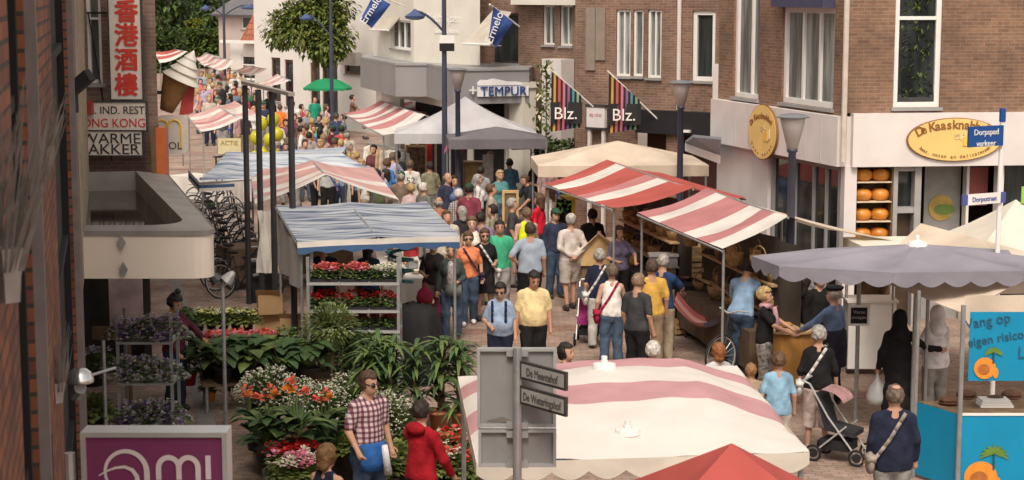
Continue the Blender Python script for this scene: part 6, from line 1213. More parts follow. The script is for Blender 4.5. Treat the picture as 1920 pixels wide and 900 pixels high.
def mk_pot(nm, lab, potm, r, h, kind, colr=(), group=None, cat='potted plant'):
    t = thing(nm, lab, cat, (0, 0, 0), 0, group); mb = MB(); mb.lathe([(r * .72, 0), (r * .95, h * .85), (r * 1.06, h * .86), (r * 1.06, h), (r * .9, h * .98)], (0, 0, 0), 14); mb.build('pot', potm, t, True); mb = MB(); fl = MB()
    if kind == 'daisy':
        for i in range(520):
            d = V(rnd.gauss(0, 1), rnd.gauss(0, 1), abs(rnd.gauss(0, 1))).normalized(); k = rnd.random() ** .5; mb.leaf(V(0, 0, h) + d * .32 * k, d + V(0, 0, .3), .10, .03, rnd.choice([0, 0, 1]), .2, 2)
            if i % 3 != 0: c = V(0, 0, h + .02) + V(d.x * .36, d.y * .36, d.z * .36) * rnd.uniform(.85, 1.05); blob(fl, c, .006, 3, .022, 0)
    if kind == 'geranium':
        for i in range(240): d = V(rnd.gauss(0, 1), rnd.gauss(0, 1), abs(rnd.gauss(0, .7))).normalized(); mb.leaf(V(0, 0, h) + d * .2 * rnd.random() ** .5, d, .1, .09, rnd.choice([0, 2]), .3, 2)
        for i in range(16): a = rnd.uniform(0, 6.28); q = rnd.uniform(0, .2); blob(fl, V(q * math.cos(a), q * math.sin(a), h + .17 + rnd.random() * .1), .045, 12, .05, rnd.randrange(len(colr)))
    if kind == 'canna':
        for i in range(34): a = rnd.uniform(0, 6.28); z = h + rnd.random() * .32; mb.leaf(V(.05 * math.cos(a), .05 * math.sin(a), z), V(math.cos(a), math.sin(a), rnd.uniform(.4, 1.6)), rnd.uniform(.3, .46), rnd.uniform(.1, .16), rnd.choice([0, 1, 1]), .45, 5)
        for i in range(4): a = rnd.uniform(0, 6.28); q = V(.13 * math.cos(a), .13 * math.sin(a), h + rnd.uniform(.55, .7)); mb.tube(V(0, 0, h), q, .009, .006, 5, 0); blob(fl, q, .03, 9, .075, rnd.randrange(len(colr)))
    if kind == 'bigleaf':
        for i in range(30): a = rnd.uniform(0, 6.28); q = V(.12 * math.cos(a), .12 * math.sin(a), h + rnd.uniform(.05, .3)); mb.tube(V(0, 0, h), q, .006, .005, 4, 0); mb.leaf(q, V(math.cos(a), math.sin(a), rnd.uniform(.1, .9)), rnd.uniform(.22, .34), rnd.uniform(.14, .2), rnd.choice([1, 1, 0]), .5, 4)
    if kind == 'palm':
        for s in range(3):
            x, y = rnd.uniform(-.05, .05), rnd.uniform(-.05, .05); zt_ = h + rnd.uniform(.5, .8); mb.tube(V(x, y, h), V(x, y, zt_), .016, .012, 6, 3)
            for i in range(40): a = rnd.uniform(0, 6.28); z = zt_ - rnd.random() ** 1.5 * .6; mb.leaf(V(x, y, z), V(math.cos(a), math.sin(a), rnd.uniform(.2, 1.7)), rnd.uniform(.3, .52), .055, rnd.choice([0, 1, 1]), .65, 5)
    if kind == 'ivy':
        for i in range(260): z = h + rnd.random() * .95; a = rnd.uniform(0, 6.28); r_ = .17 * (1.05 - .5 * (z - h)); mb.leaf(V(r_ * math.cos(a) * rnd.random() ** .4, r_ * math.sin(a) * rnd.random() ** .4, z), V(math.cos(a), math.sin(a), rnd.uniform(-.6, .6)), .10, .075, rnd.choice([0, 1]), .3, 2)
        mb.tube(V(0, 0, h), V(0, 0, h + .9), .014, .008, 5, 3)
    if kind == 'topiary':
        mb.tube(V(0, 0, h), V(0, 0, 1.0), .02, .018, 7, 3)
        for i in range(900): d = V(rnd.gauss(0, 1), rnd.gauss(0, 1), rnd.gauss(0, 1)).normalized(); mb.leaf(V(0, 0, 1.22) + V(d.x * .37, d.y * .37, d.z * .26) * rnd.random() ** .3, d + V(0, 0, .3), .075, .04, rnd.choice([0, 0, 2, 4]), .2, 2)
    if kind == 'trailing':
        for i in range(300): a = rnd.uniform(0, 6.28); q = rnd.random() ** .5 * .3; z = h + .06 + .16 * (1 - q / .3) * rnd.random() - max(0, q - .16) * 1.1; mb.leaf(V(q * math.cos(a), q * math.sin(a), z), V(math.cos(a), math.sin(a), .3), .075, .04, rnd.choice([0, 1]), .3, 2)
        for i in range(120): a = rnd.uniform(0, 6.28); q = rnd.random() ** .5 * .33; z = h + .10 + .16 * (1 - q / .33) * rnd.random() - max(0, q - .16) * 1.05; blob(fl, V(q * math.cos(a), q * math.sin(a), z), .008, 5, .042, rnd.randrange(len(colr)))
    if kind == 'mound':
        for i in range(330): d = V(rnd.gauss(0, 1), rnd.gauss(0, 1), abs(rnd.gauss(0, .8))).normalized(); mb.leaf(V(0, 0, h) + V(d.x * .2, d.y * .2, d.z * .18) * rnd.random() ** .4, d, .09, .055, rnd.choice([0, 2]), .3, 2)
        for i in range(14 if colr else 0): a = rnd.uniform(0, 6.28); q = rnd.uniform(0, .2); blob(fl, V(q * math.cos(a), q * math.sin(a), h + .15 + rnd.random() * .06), .025, 8, .04, rnd.randrange(len(colr)))
    mb.build('foliage', [L1, L2, L3, M_dwood, foliage('pot_leaf_grey', (.22, .24, .14))], t)
    if fl.v: fl.build('flowers', [PT[c] for c in colr], t)
    return t
M_pblack = mat('plastic_black', (.02, .02, .02), .5, .2); M_pviolet = mat('plastic_violet', (.16, .07, .30), .5, .15); M_pred = mat('pot_red', (.42, .02, .025), .4, .12); M_por = mat('pot_orange', (.60, .20, .04), .6, .12)
used = set()
def put(proto, loc, label=None, group=None, s=1, rz=None):
    rz = rnd.uniform(0, 6.28) if rz is None else rz
    if proto not in used:
        used.add(proto); proto.location = loc; proto.rotation_euler = (0, 0, rz); proto.scale = (s,) * 3
        if label: proto['label'] = label
        if group: proto['group'] = group
        return proto
    return dup(proto, loc, rz, label or proto['label'], group, s)
def bench(label, x0, y0, x1, y1, z, rot=ST_A):   # plank table on trestle legs
    t = thing('plant_bench', label, 'bench', ((x0 + x1) / 2, (y0 + y1) / 2, 0), rot); M = Matrix.Rotation(rot, 3, 'Z'); c = V((x0 + x1) / 2, (y0 + y1) / 2, 0)
    mb = MB(); mb.box(x0, x1, y0, y1, z - .04, z, 0, rot, c); mb.build('bench_top', M_dwood, t)
    for a in (x0 + .06, x1 - .06):
        for b in (y0 + .06, y1 - .06): q = c + M @ V(a - c.x, b - c.y, 0); mb = MB(); mb.tube((q.x, q.y, 0), (q.x, q.y, z - .04), .025); mb.build('leg', M_galv, t)
    return t
def trolley(label, x0, x1, Y, dep, shelves, top, post=.022):
    t = thing('flower_trolley', label, 'trolley', ((x0 + x1) / 2, Y, 0))
    for x in (x0, x1):
        for y in (Y, Y + dep): mb = MB(); mb.box(x - post, x + post, y - post, y + post, .1, top); mb.build('post', M_galv, t)
    for z in shelves: mb = MB(); mb.box(x0 - .015, x1 + .015, Y - .03, Y + dep + .03, z - .035, z - .005); mb.build('shelf', M_alu, t)
    for x in (x0, x1):
        for y in (Y, Y + dep): mb = MB(); mb.obox((x, y, .055), V(.055, 0, 0), V(0, .02, 0), V(0, 0, .05)); mb.build('wheel', M_dgrey, t)
# the trolley under the blue roof
Y = 26.1; a, b = aty(578, 560, Y), aty(747, 560, Y); sh = [aty(660, y, Y).z for y in (530, 582, 620, 652)]
trolley('silver flower trolley stacked with geranium trays in front of the blue roofed stall', a.x, b.x, Y, .5, sh, aty(578, 482, Y).z)
w = (b.x - a.x); trays = [mk_tray('flower_tray', ['coral', 'coral', 'pink'], 'x', 'flower trays on the silver trolley', 17), mk_tray('flower_tray', ['white'], 'x', 'flower trays on the silver trolley', 20), mk_tray('flower_tray', ['red'], 'x', 'flower trays on the silver trolley', 13), mk_tray('flower_tray', ['white', 'red'], 'x', 'flower trays on the silver trolley', 12)]
for k, z in enumerate(sh):
    for i in range(3):
        pr = [[0, 0, 1], [2, 2, 2], [3, 2, 2], [3, 3, 3]][k][i]
        lab = [['tray of pink and coral geraniums at left of trolley top', 'tray of coral geraniums in the middle of trolley top', 'tray of white flowers at right of trolley top'], ['left red geranium tray on second trolley shelf', 'middle red geranium tray on second trolley shelf', 'right red geranium tray on second trolley shelf'], ['mixed red and white flower tray on third trolley shelf', 'middle red flower tray on third trolley shelf', 'right red flower tray on third trolley shelf'], ['left white flowered tray on the lowest trolley shelf', 'middle white flowered tray on the lowest trolley shelf', 'right white flowered tray on the lowest trolley shelf']][k][i]
        s = w / 3 / .6
        for row in (0,): put(trays[pr], (a.x + w * (i + .5) / 3, Y + .2, z), lab, None, s, R(180 * rnd.randrange(2)))
# trolley at lower left with violet pots
Y = 22.4; a, b = aty(222, 700, Y), aty(322, 700, Y); sh = [aty(270, y, Y).z for y in (640, 717, 800)]
trolley('narrow perforated trolley of violet trailing plants beside the canopy', a.x, b.x, Y, .45, sh, aty(222, 640, Y).z + .35, .018)
pv = mk_pot('trailing_plant', 'x', M_pviolet, .11, .12, 'trailing', ('lilac', 'lilac', 'white', 'purple'), 'trailing plants on the violet trolley'); pv2 = mk_pot('trailing_plant', 'x', M_pviolet, .11, .12, 'trailing', ('white', 'lilac'), 'trailing plants on the violet trolley')
for k, z in enumerate(sh[:3]):
    for i in range(3): put((pv, pv2)[(k) % 2], (a.x + (b.x - a.x) * (.12 + .38 * i), Y + .12 + .1 * (i % 2), z), '%s trailing violet pot on the %s shelf of narrow trolley' % (['left', 'middle', 'right'][i], ['top', 'middle', 'lowest'][k]), None, rnd.uniform(.8, 1.0))
for px, pyb, pyt, lab in ((196, 806, 638, 'thin grey stall pole left of the violet trolley'),):
    q = aty(px, 720, 22); mb = MB(); mb.tube((q.x, 22, 0), (q.x, 22, aty(px, pyt, 22).z), .025); tag(mb.build('stall_pole', M_galv, None), lab, 'pole')
q = aty(420, 650, 24.6); t = thing('stall_pole', 'galvanised pole carrying a pair of clip lamps above the flower benches', 'pole', (q.x, 24.6, 0)); zt_ = aty(420, 522, 24.6).z
mb = MB(); mb.tube((q.x, 24.6, 0), (q.x, 24.6, zt_), .027); mb.build('pole', M_galv, t)
for s in (-1, 1): mb = MB(); mb.lathe([(.03, .1), (.06, .05), (.1, -.06), (.09, -.07)], V(q.x + s * .1, 24.55, zt_ + .02), 10, 0, Matrix.Rotation(s * .7, 3, 'Y')); mb.build('clip_lamp', M_dgrey if s < 0 else M_galv, t)
mb = MB(); 
# benches with plants
SB = [('plank bench under dark large leaved plants', -4.5, 25.4, -2.4, 26.2, .45), ('plank bench of daisies and orange cannas', -3.3, 21.6, -1.35, 23.6, .35), ('long bench carrying tall palms in clay pots', -1.95, 22.6, -.45, 23.4, .42), ('low bench of red and white bedding plants near plaid shirt', -1.3, 20.0, -.3, 21.2, .35), ('bench with pink and pale yellow pot flowers', -4.85, 27.3, -3.5, 28.6, .5)]
for s in SB: bench(*s)
big = mk_pot('leafy_plant', 'x', M_pblack, .12, .2, 'bigleaf', (), 'dark large leaved plants'); n_ = 0
BL = ['leftmost', 'second', 'third', 'fourth', 'fifth', 'sixth', 'seventh', 'eighth', 'ninth', 'tenth']
for i in range(8): q = at(392 + 27 * i, 690 + 8 * (i % 2), .6); put(big, (q.x, q.y, .45), '%s of the dark large leaved plants in row behind the daisies' % BL[i], None, rnd.uniform(1.0, 1.25))
ye = mk_pot('pale_flower', 'x', M_pblack, .09, .13, 'mound', ('yellow', 'white', 'yellow'), 'pale yellow potted flowers')
for i in range(6): q = at(350 + 23 * i, 600 + 3 * (i % 2), .75); put(ye, (q.x, q.y, .6), '%s pale yellow potted flower at the back left bench' % BL[i], None, 1.0)
pk = mk_pot('pink_flower', 'x', M_pblack, .09, .13, 'geranium', ('pink', 'coral'), 'pink potted geraniums')
for i in range(5): q = at(392 + 30 * i, 636, .8); put(pk, (q.x, q.y, .55), '%s pink geranium behind the large dark leaves' % BL[i], None, .9)
dz = mk_pot('daisy_bush', 'x', M_pblack, .15, .22, 'daisy', ('white',), 'white daisy bushes')
for i, (px, py, s) in enumerate([(505, 740, 1.0), (560, 745, .85), (600, 775, 1.0), (655, 760, 1.05), (705, 775, .9), (735, 790, .9), (480, 730, .75)]):
    q = at(px, py, .75); s *= 1.22; put(dz, (q.x, q.y, .40), ['large white daisy bush at left of the orange cannas', 'small daisy bush next to the large left one', 'daisy bush directly above the orange cannas', 'broad daisy bush behind the checked shirt', 'daisy bush right beside checked shirt', 'rightmost daisy bush near the palm pots', 'smallest daisy bush by the grey pole'][i], None, s)
cn = mk_pot('flowering_canna', 'x', M_pblack, .14, .2, 'canna', ('orange', 'coral', 'red'), 'cannas')
for i, (px, py, s) in enumerate([(500, 830, 1.0), (560, 835, 1.05), (608, 820, .9), (478, 800, .8)]):
    q = at(px, py, .65); s *= 1.1; put(cn, (q.x, q.y, .36), ['large leaved canna with orange bloom at left of the bench', 'canna with orange and coral blooms in centre of bench', 'canna nearest the checked shirt', 'small canna at the bench corner by grey pole'][i], None, s)
pm = mk_pot('potted_palm', 'x', M_terra, .13, .22, 'palm', (), 'tall palms in clay pots')
for i, (px, s) in enumerate([(690, 1.0), (735, 1.1), (780, 1.05), (825, 1.15), (865, 1.1), (712, 1.12)]):
    q = at(px, 806 - (8 if i == 5 else 0), .42); put(pm, (q.x, q.y, .42), ['leftmost tall palm behind the checked shirt', 'tall palm left of red hooded sweater', 'tall palm just behind the red hooded sweater', 'tall palm right of red sweater in clay pot', 'rightmost tall palm beside the white stall roof', 'tall palm half hidden at back of palm row'][i], None, s)
rb = mk_pot('bedding_plant', 'x', M_pblack, .1, .12, 'mound', ('red', 'coral', 'white'), 'bedding plants near the red sweater')
for i, (px, py) in enumerate([(825, 850), (860, 840), (885, 855), (845, 880), (875, 885), (815, 880)]): q = at(px, py, .5); put(rb, (q.x, q.y, .35), '%s red and white bedding plant between red sweater and white stall' % BL[i], None, 1.2)
gm = mk_pot('green_plant', 'x', M_pblack, .1, .13, 'mound', (), 'fresh green pot plants')
for i, (px, py) in enumerate([(722, 845), (742, 870), (715, 885), (650, 850)]): q = at(px, py, .45); put(gm, (q.x, q.y, .3), '%s fresh green mound plant around the checked shirt' % BL[i], None, 1.25)
gp_ = mk_pot('geranium_pot', 'x', M_pblack, .12, .15, 'geranium', ('pink', 'pink', 'white'), 'geraniums at the front'); gr = mk_pot('geranium_pot', 'x', M_pblack, .12, .15, 'geranium', ('red',), 'geraniums at the front')
bench('low bench of pink geraniums beside the curly haired person', -2.75, 19.3, -2.0, 20.9, .3)
for i, (px, py) in enumerate([(545, 880), (575, 878)]): q = at(px, py, .6); put(gp_, (q.x, q.y, .3), ['left pink and white geranium pot next to curly brown hair', 'right pink and white geranium pot next to curly brown hair'][i], None, 1.1)
for i, (px, py) in enumerate([(535, 858), (572, 856)]): q = at(px, py, .55); put(gr, (q.x, q.y, .3), ['left red geranium pot behind the pink geraniums', 'right red geranium pot behind the pink geraniums'][i], None, 1.0)
fn_ = mk_pot('fern_plant', 'x', M_pblack, .12, .18, 'ivy', (), 'upright green plants between the rows')
for i, (px, py) in enumerate([(560, 715), (598, 712), (640, 716), (672, 720), (536, 712), (705, 724)]): q = at(px, py, .3); put(fn_, (q.x, q.y, .02), '%s upright green plant between dark leaves and daisies' % BL[i], None, .95)
tp = mk_pot('topiary_ball', 'round greyish topiary standard in pot before the flower trolley', M_terra, .14, .22, 'topiary'); q = at(620, 604, 1.27); put(tp, (q.x, q.y, 0), None, None, 1.03)
iv = mk_pot('climbing_pot_plant', 'upright ivy in bright red pot beside the florist', M_pred, .11, .2, 'ivy'); q = at(356, 722, .3); put(iv, (q.x, q.y, .3), None, None, 1.0)
og = mk_pot('leafy_pot_plant', 'x', M_por, .12, .2, 'ivy', (), 'plants in orange pots')
for i, (px, py) in enumerate([(394, 752), (440, 750)]): q = at(px, py, .1); put(og, (q.x, q.y, .1), ['left orange pot plant on the paving', 'right orange pot plant by the dark leaves'][i], None, .75)
for i, (px, py, lab) in enumerate([(175, 690, 'heather like plant beside the silver dome lamp'), (172, 780, 'dark plant below the silver dome lamp'), (190, 600, 'plant in shade of canopy behind the violet trolley')]): q = at(px, py, .7); put(mk_pot('shade_plant', lab, M_pblack, .13, .2, 'mound', ('lilac',) if i == 0 else ()), (q.x, q.y, .45), None, None, 1.3)
bench('dark bench in the shade under the white canopy', -5.5, 21.6, -4.9, 24.0, .45)
# poster and hanging frame under the canopy
q = aty(236, 575, 25.8); mb = MB(); mb.box(q.x - .24, q.x + .24, 25.8, 25.84, q.z - .3, q.z + .42); t = thing('poster_board', 'pale pink picture board standing under the white canopy', 'poster', (q.x, 25.8, q.z - .3)); mb.build('board_sheet', mat('poster_pink', (.48, .34, .33), .5, .35, 3), t); mb = MB(); mb.box(q.x - .5, q.x + .35, 25.78, 25.9, q.z - .48, q.z - .303); mb.tube((q.x, 25.85, 0), (q.x, 25.85, q.z - .48), .05); mb.build('board_stand', M_dwood, t)
# cardboard boxes, black tarpaulin, yellow hook
for i, (px, py, sx, hz, z0, lab) in enumerate([(505, 632, .5, .42, 0, 'open brown cardboard box stacked at base of the black poles'), (548, 640, .45, .4, 0, 'printed cardboard box with flaps beside flower trolley'), (503, 590, .42, .34, .423, 'upper cardboard box on the stack by black poles')]):
    q = at(px, py, z0); t = thing('cardboard_box', lab, 'box', (q.x, q.y, z0)); mb = MB(); mb.box(q.x - sx / 2, q.x + sx / 2, q.y, q.y + .4, z0, z0 + hz, 0, .1 * i, (q.x, q.y + .2, 0)); mb.build('carton', M_card, t); mb = MB(); mb.obox((q.x, q.y - .02, z0 + hz + .04), V(sx / 2, 0, 0), V(0, .004, 0), V(0, -.05, .06)); mb.build('flap', M_card, t)
p0, p1 = at(742, 560, 1.15), at(806, 640, .1); t = thing('tarpaulin', 'black tarpaulin draped over goods right of the flower trolley', 'tarpaulin', (p0.x + .2, p0.y, 0)); mb = MB(); q = aty(770, 655, 27.2)
mb.grid(lambda u, v: V(q.x - .35 + .72 * u + .03 * math.sin(14 * v + 3 * u), 27.2 + .8 * v - .06 * math.sin(9 * u), 0), 1, 1)
mb = MB()
def tarp(u, v):
    a = 2 * math.pi * u; s = min(1, v * 1.7); r = .12 + .28 * s + .03 * math.sin(6 * a + 2 * v) * s + .02 * math.sin(11 * a) * v; return V(q.x + .02 + r * math.cos(a) * 1.0 + .03 * math.sin(5 * a) * s, 27.6 + r * 1.3 * math.sin(a), 1.2 - .12 * s - 1.08 * max(0, v - .45) / .55 * 1.0)
mb.grid(tarp, 40, 10); mb.build('tarpaulin_cloth', M_black, t, True); mb = MB(); mb.lathe([(.13, 1.17), (.05, 1.22), (.01, 1.24)], (q.x + .02, 27.6, 0), 12); mb.build('tarpaulin_top', M_black, t)
q = at(771, 690, 0); mb = MB(); zt_ = aty(771, 612, q.y).z; mb.path([V(q.x, q.y, 0), V(q.x, q.y, zt_), V(q.x - .06, q.y, zt_ + .05), V(q.x - .12, q.y, zt_)], .018, 6); tag(mb.build('yellow_hook', mat('yellow_paint', (.62, .45, .04), .5, .1), None), 'yellow hooked metal rod in front of the black tarpaulin', 'rod')
# ---------------------------------------------------------------- goods and clutter of the market
def mk_bike(label, group=None, framec=(.03, .03, .035)):
    t = thing('bicycle', label, 'bicycle', (0, 0, 0), 0, group); fm_ = mat('bike_paint', framec, .35, .1)
    for y, nm in ((-.53, 'front'), (.53, 'rear')):
        mb = MB(); P_ = [V(0, y + .34 * math.cos(2 * math.pi * i / 20), .35 + .34 * math.sin(2 * math.pi * i / 20)) for i in range(21)]; mb.path(P_, .02, 5); w = mb.build('wheel', mat('tyre', (.03, .028, .026), .8, .2), t)
        mb = MB(); mb.path([V(0, y + .315 * math.cos(2 * math.pi * i / 20), .35 + .315 * math.sin(2 * math.pi * i / 20)) for i in range(21)], .012, 4)
        for i in range(8): a = math.pi * i / 8; mb.tube((0, y + .31 * math.cos(a), .35 + .31 * math.sin(a)), (0, y - .31 * math.cos(a), .35 - .31 * math.sin(a)), .003, .003, 3)
        mb.build('rim', M_alu, w)
    mb = MB(); bb, st_, hd_ = V(0, .1, .32), V(0, .26, .86), V(0, -.36, .90)
    for a, b in ((bb, st_), (bb, V(0, .53, .35)), (st_, V(0, .53, .35)), (hd_, bb), (hd_ - Z * .12, st_ - Z * .25), (hd_ + Z * .12, V(0, -.53, .35))): mb.tube(a, b, .018, .018, 6)
    mb.build('frame', fm_, t); mb = MB(); mb.ell((0, .28, .93), (.08, .13, .04), 8); mb.build('saddle', M_black, t)
    mb = MB(); mb.path([V(-.28, -.2, 1.05), V(-.2, -.36, 1.08), V(0, -.38, 1.02), V(.2, -.36, 1.08), V(.28, -.2, 1.05)], .014, 6); mb.build('handlebar', M_alu, t)
    mb = MB(); mb.box(-.07, .07, .38, .72, .74, .755); mb.build('luggage_rack', M_dgrey, t); mb = MB(); mb.tube((-.14, .08, .26), (.14, .12, .36), .02); mb.build('pedals', M_dgrey, t); return t
bk = mk_bike('x', 'bicycles parked in a row at left of street'); bk['label'] = 'nearest bicycle of the parked row left of the street'
NB = ['second', 'third', 'fourth', 'fifth', 'sixth', 'seventh', 'eighth', 'ninth', 'tenth', 'eleventh']
for i in range(11):
    q = at(456 - 6.6 * i, 535 - 15.5 * i, .3); q.z = 0
    if i == 0: bk.location = q; bk.rotation_euler = (0, R(6), R(68))
    else: o = dup(bk, q, 0, '%s bicycle from the front of the parked row at left' % NB[i - 1]); o.rotation_euler = (0, R(rnd.uniform(2, 10)), R(68 + rnd.uniform(-12, 12)))
o = dup(bk, at(1395, 702, 0), R(-50), 'bicycle standing beside wooden counter behind the striped roof', 'x'); del o['group']
for ch in list(o.children): pass
def crate(loc, rz, s=(.5, .35, .28), m=None):
    t = thing('wooden_crate', 'x', 'crate', loc, rz, 'wooden crates'); M = WM[t]
    for (nm, bxs) in (('side_slats', [(-1, 1, y, y + .02) for y in (-1, 1)]),):
        pass
    for sy in (-1, 1):
        mb = MB()
        for k in range(3): mb.obox(M @ V(0, sy * s[1] / 2, .05 + k * s[2] / 3), M.to_3x3() @ V(s[0] / 2, 0, 0), M.to_3x3() @ V(0, .008, 0), Z * .035)
        mb.build('slatted_side', m or M_wood, t)
    for sx in (-1, 1):
        mb = MB(); mb.obox(M @ V(sx * (s[0] / 2 - .012), 0, s[2] / 2), M.to_3x3() @ V(.012, 0, 0), M.to_3x3() @ V(0, s[1] / 2 - .01, 0), Z * s[2] / 2); mb.build('crate_end', m or M_wood, t)
    mb = MB(); mb.obox(M @ V(0, 0, .01), M.to_3x3() @ V(s[0] / 2 - .03, 0, 0), M.to_3x3() @ V(0, s[1] / 2 - .01, 0), Z * .008); mb.build('crate_floor', M_dwood, t); return t
wic = mat('wicker', (.30, .18, .08), .8, .4, 20, .6, bscale=40); wic2 = mat('pale_wicker', (.42, .27, .12), .8, .35, 22, .6, bscale=40)
def basket(loc, r, h, m, label, handle=True, tilt=0):
    t = thing('wicker_basket', label, 'basket', loc, rnd.uniform(0, 3), 'baskets of the basket stall'); M = WM[t]
    mb = MB(); mb.lathe([(r * .7, 0), (r * .95, h * .6), (r, h), (r * .9, h), (r * .85, h * .5), (r * .6, .03)], M.translation, 14); mb.build('basket_bowl', m, t, True)
    mb = MB(); mb.path([M @ V(r * math.cos(a), 0, h + r * math.sin(a)) for a in [math.pi * i / 8 for i in range(9)]], .012, 5); mb.build('handle', m, t); return t
def table(label, a, b, dep, z, cl, drop=.5, group=None):    # trestle table with hanging cloth, a-b is its front edge
    t = thing('market_table', label, 'table', ((a.x + b.x) / 2, (a.y + b.y) / 2, 0), 0, group); e = (b - a); e.z = 0; n = V(-e.y, e.x, 0).normalized() * dep
    a = V(a.x, a.y, 0); b = V(b.x, b.y, 0); mb = MB(); mb.slab([a + Z * (z - .03), b + Z * (z - .03), b + n + Z * (z - .03), a + n + Z * (z - .03)], Z, .03); mb.build('table_top', M_dwood, t)
    mb = MB()
    P_ = [a, b, b + n, a + n, a]
    for p, q in zip(P_, P_[1:]): mb.grid(lambda u, v, p=p, q=q: (p.lerp(q, u) - ((a + b + n) / 2 + n * 0 - p.lerp(q, u)).normalized() * (.012 + .03 * v * abs(math.sin(14 * u)))) + Z * (z + .004 - drop * v), 16, 3)
    mb.grid(lambda u, v: a.lerp(b, u) + n * v + Z * (z + .004), 2, 2); mb.build('table_cloth', cl, t)
    for p in (a.lerp(b, .05) + n * .1, a.lerp(b, .95) + n * .1, a.lerp(b, .05) + n * .9, a.lerp(b, .95) + n * .9): mb = MB(); mb.tube(p, p + Z * (z - .03), .02); mb.build('leg', M_dgrey, t)
    return t
def clutter(a, b, dep, z, n, what, group, pal):            # small goods standing on a table
    e = (b - a); e.z = 0; nn = V(-e.y, e.x, 0).normalized()
    for i in range(n):
        u = (i + .5 + rnd.uniform(-.3, .3)) / n; w = rnd.uniform(.15, .85) * dep; p = a.lerp(b, u) + nn * w; p.z = z + .006; k = rnd.randrange(3); mb = MB(); c = pal[i % len(pal)]; s = rnd.uniform(.07, .14)
        if k == 0: mb.box(p.x - s, p.x + s, p.y - s * .7, p.y + s * .7, p.z, p.z + s * 1.4, 0, rnd.uniform(0, 1), (p.x, p.y, 0)); mb.box(p.x - s * 1.05, p.x + s * 1.05, p.y - s * .75, p.y + s * .75, p.z + s * 1.4 + .002, p.z + s * 1.55)
        elif k == 1: mb.lathe([(s * .6, 0), (s * .8, s * .4), (s * .6, s * 1.3), (s * .35, s * 1.6), (s * .4, s * 1.7)], p, 10)
        else: mb.lathe([(s * .5, 0), (s * 1.1, s * .6), (s * 1.15, s * .65), (s * .4, s * .2)], p, 12)
        nm, lab = [('box', 'small lidded box'), ('vase', 'small round vase'), ('bowl', 'shallow bowl')][k]
        cn_ = [q for q in CN if CN[q] == c][0]
        tag(mb.build(nm, mat('goods', c, .6, .15), None), '%s %s %s, number %d along it' % (cn_, lab, what, i + 1) if 0 else '%s %s %s' % (cn_, lab, what), nm, group)
CN = dict(cream=(.6, .52, .4), brown=(.18, .1, .05), teal=(.06, .25, .26), red=(.45, .04, .04), white=(.7, .68, .64), black=(.03, .03, .03), pink=(.55, .25, .28), ochre=(.45, .28, .06), grey=(.25, .25, .25), blue=(.08, .14, .3))
c_ = list(CN.values())
# right stalls
a, b = at(1225, 560, .85), at(1340, 640, .8); a, b = V(2.75, 31.0, 0), V(3.65, 27.2, 0); b, a = a, b
ta = V(2.9, 31.2, 0); tb = V(3.65, 27.4, 0)
table('dark draped table under the near red striped stall roof', tb, ta, -.9, .78, mat('brown_cloth', (.10, .065, .04), .9, .3, 4, .2), .6)
for i in range(9):
    u = i / 8; p = tb.lerp(ta, u) + V(.45 + .2 * (i % 2), .1, 0); p.z = .79; basket(p, rnd.uniform(.16, .24), rnd.uniform(.14, .24), (wic, wic2)[i % 2], '%s basket on the dark draped table counted from its near end' % (['first'] + NB)[i])
ng = 0
for i in range(10):
    u = (i + .5) / 10; p = V(2.55, 31.0, 0).lerp(V(3.35, 27.3, 0), u) + V(.5 + .25 * (i % 3), .15, 0); p.z = 1.62 + .12 * (i % 2); o = basket(p, .15, .2, (wic2, wic)[i % 2], '%s hanging basket under the near striped roof from its near end' % ((['first'] + NB)[9 - i]))
for i, (px, py, z, lab) in enumerate([(1310, 528, 0.55, 'lowest'), (1308, 528, .84, 'middle'), (1306, 528, 1.13, 'top')]):
    q = at(1312, 548, .55); o = crate((q.x, q.y, z), .15); o['label'] = '%s pale wooden crate in the stack beside baskets' % lab
mb = MB(); q = at(1312, 548, .55); mb.box(q.x - .3, q.x + .3, q.y - .22, q.y + .22, 0, .54); mb.box(q.x - .27, q.x + .27, q.y - .235, q.y - .225, .06, .48); tag(mb.build('wooden_chest', M_dwood, None), 'dark wooden chest carrying the stack of pale crates', 'chest')
for i, (px, py, lab) in enumerate([(1285, 615, 'pale low crate on ground below the striped hammock'), (1462, 590, 'pale crate under mauve umbrella beside the lantern post'), (1462, 570, 'upper crate under mauve umbrella beside the lantern post')]): q = at(px, py, .1 if i == 0 else .5 + .3 * (i - 1)); o = crate((q.x, q.y, .02 if i == 0 else .5 + .3 * (i - 1)), .3); o['label'] = lab
q = at(1462, 590, .5); mb = MB(); mb.box(q.x - .35, q.x + .35, q.y - .25, q.y + .3, .0, .49); mb.box(q.x - .37, q.x + .37, q.y - .27, q.y + .32, .44, .495); tag(mb.build('wooden_chest', M_dwood, None), 'dark wooden chest under the crates beside lantern post', 'chest')
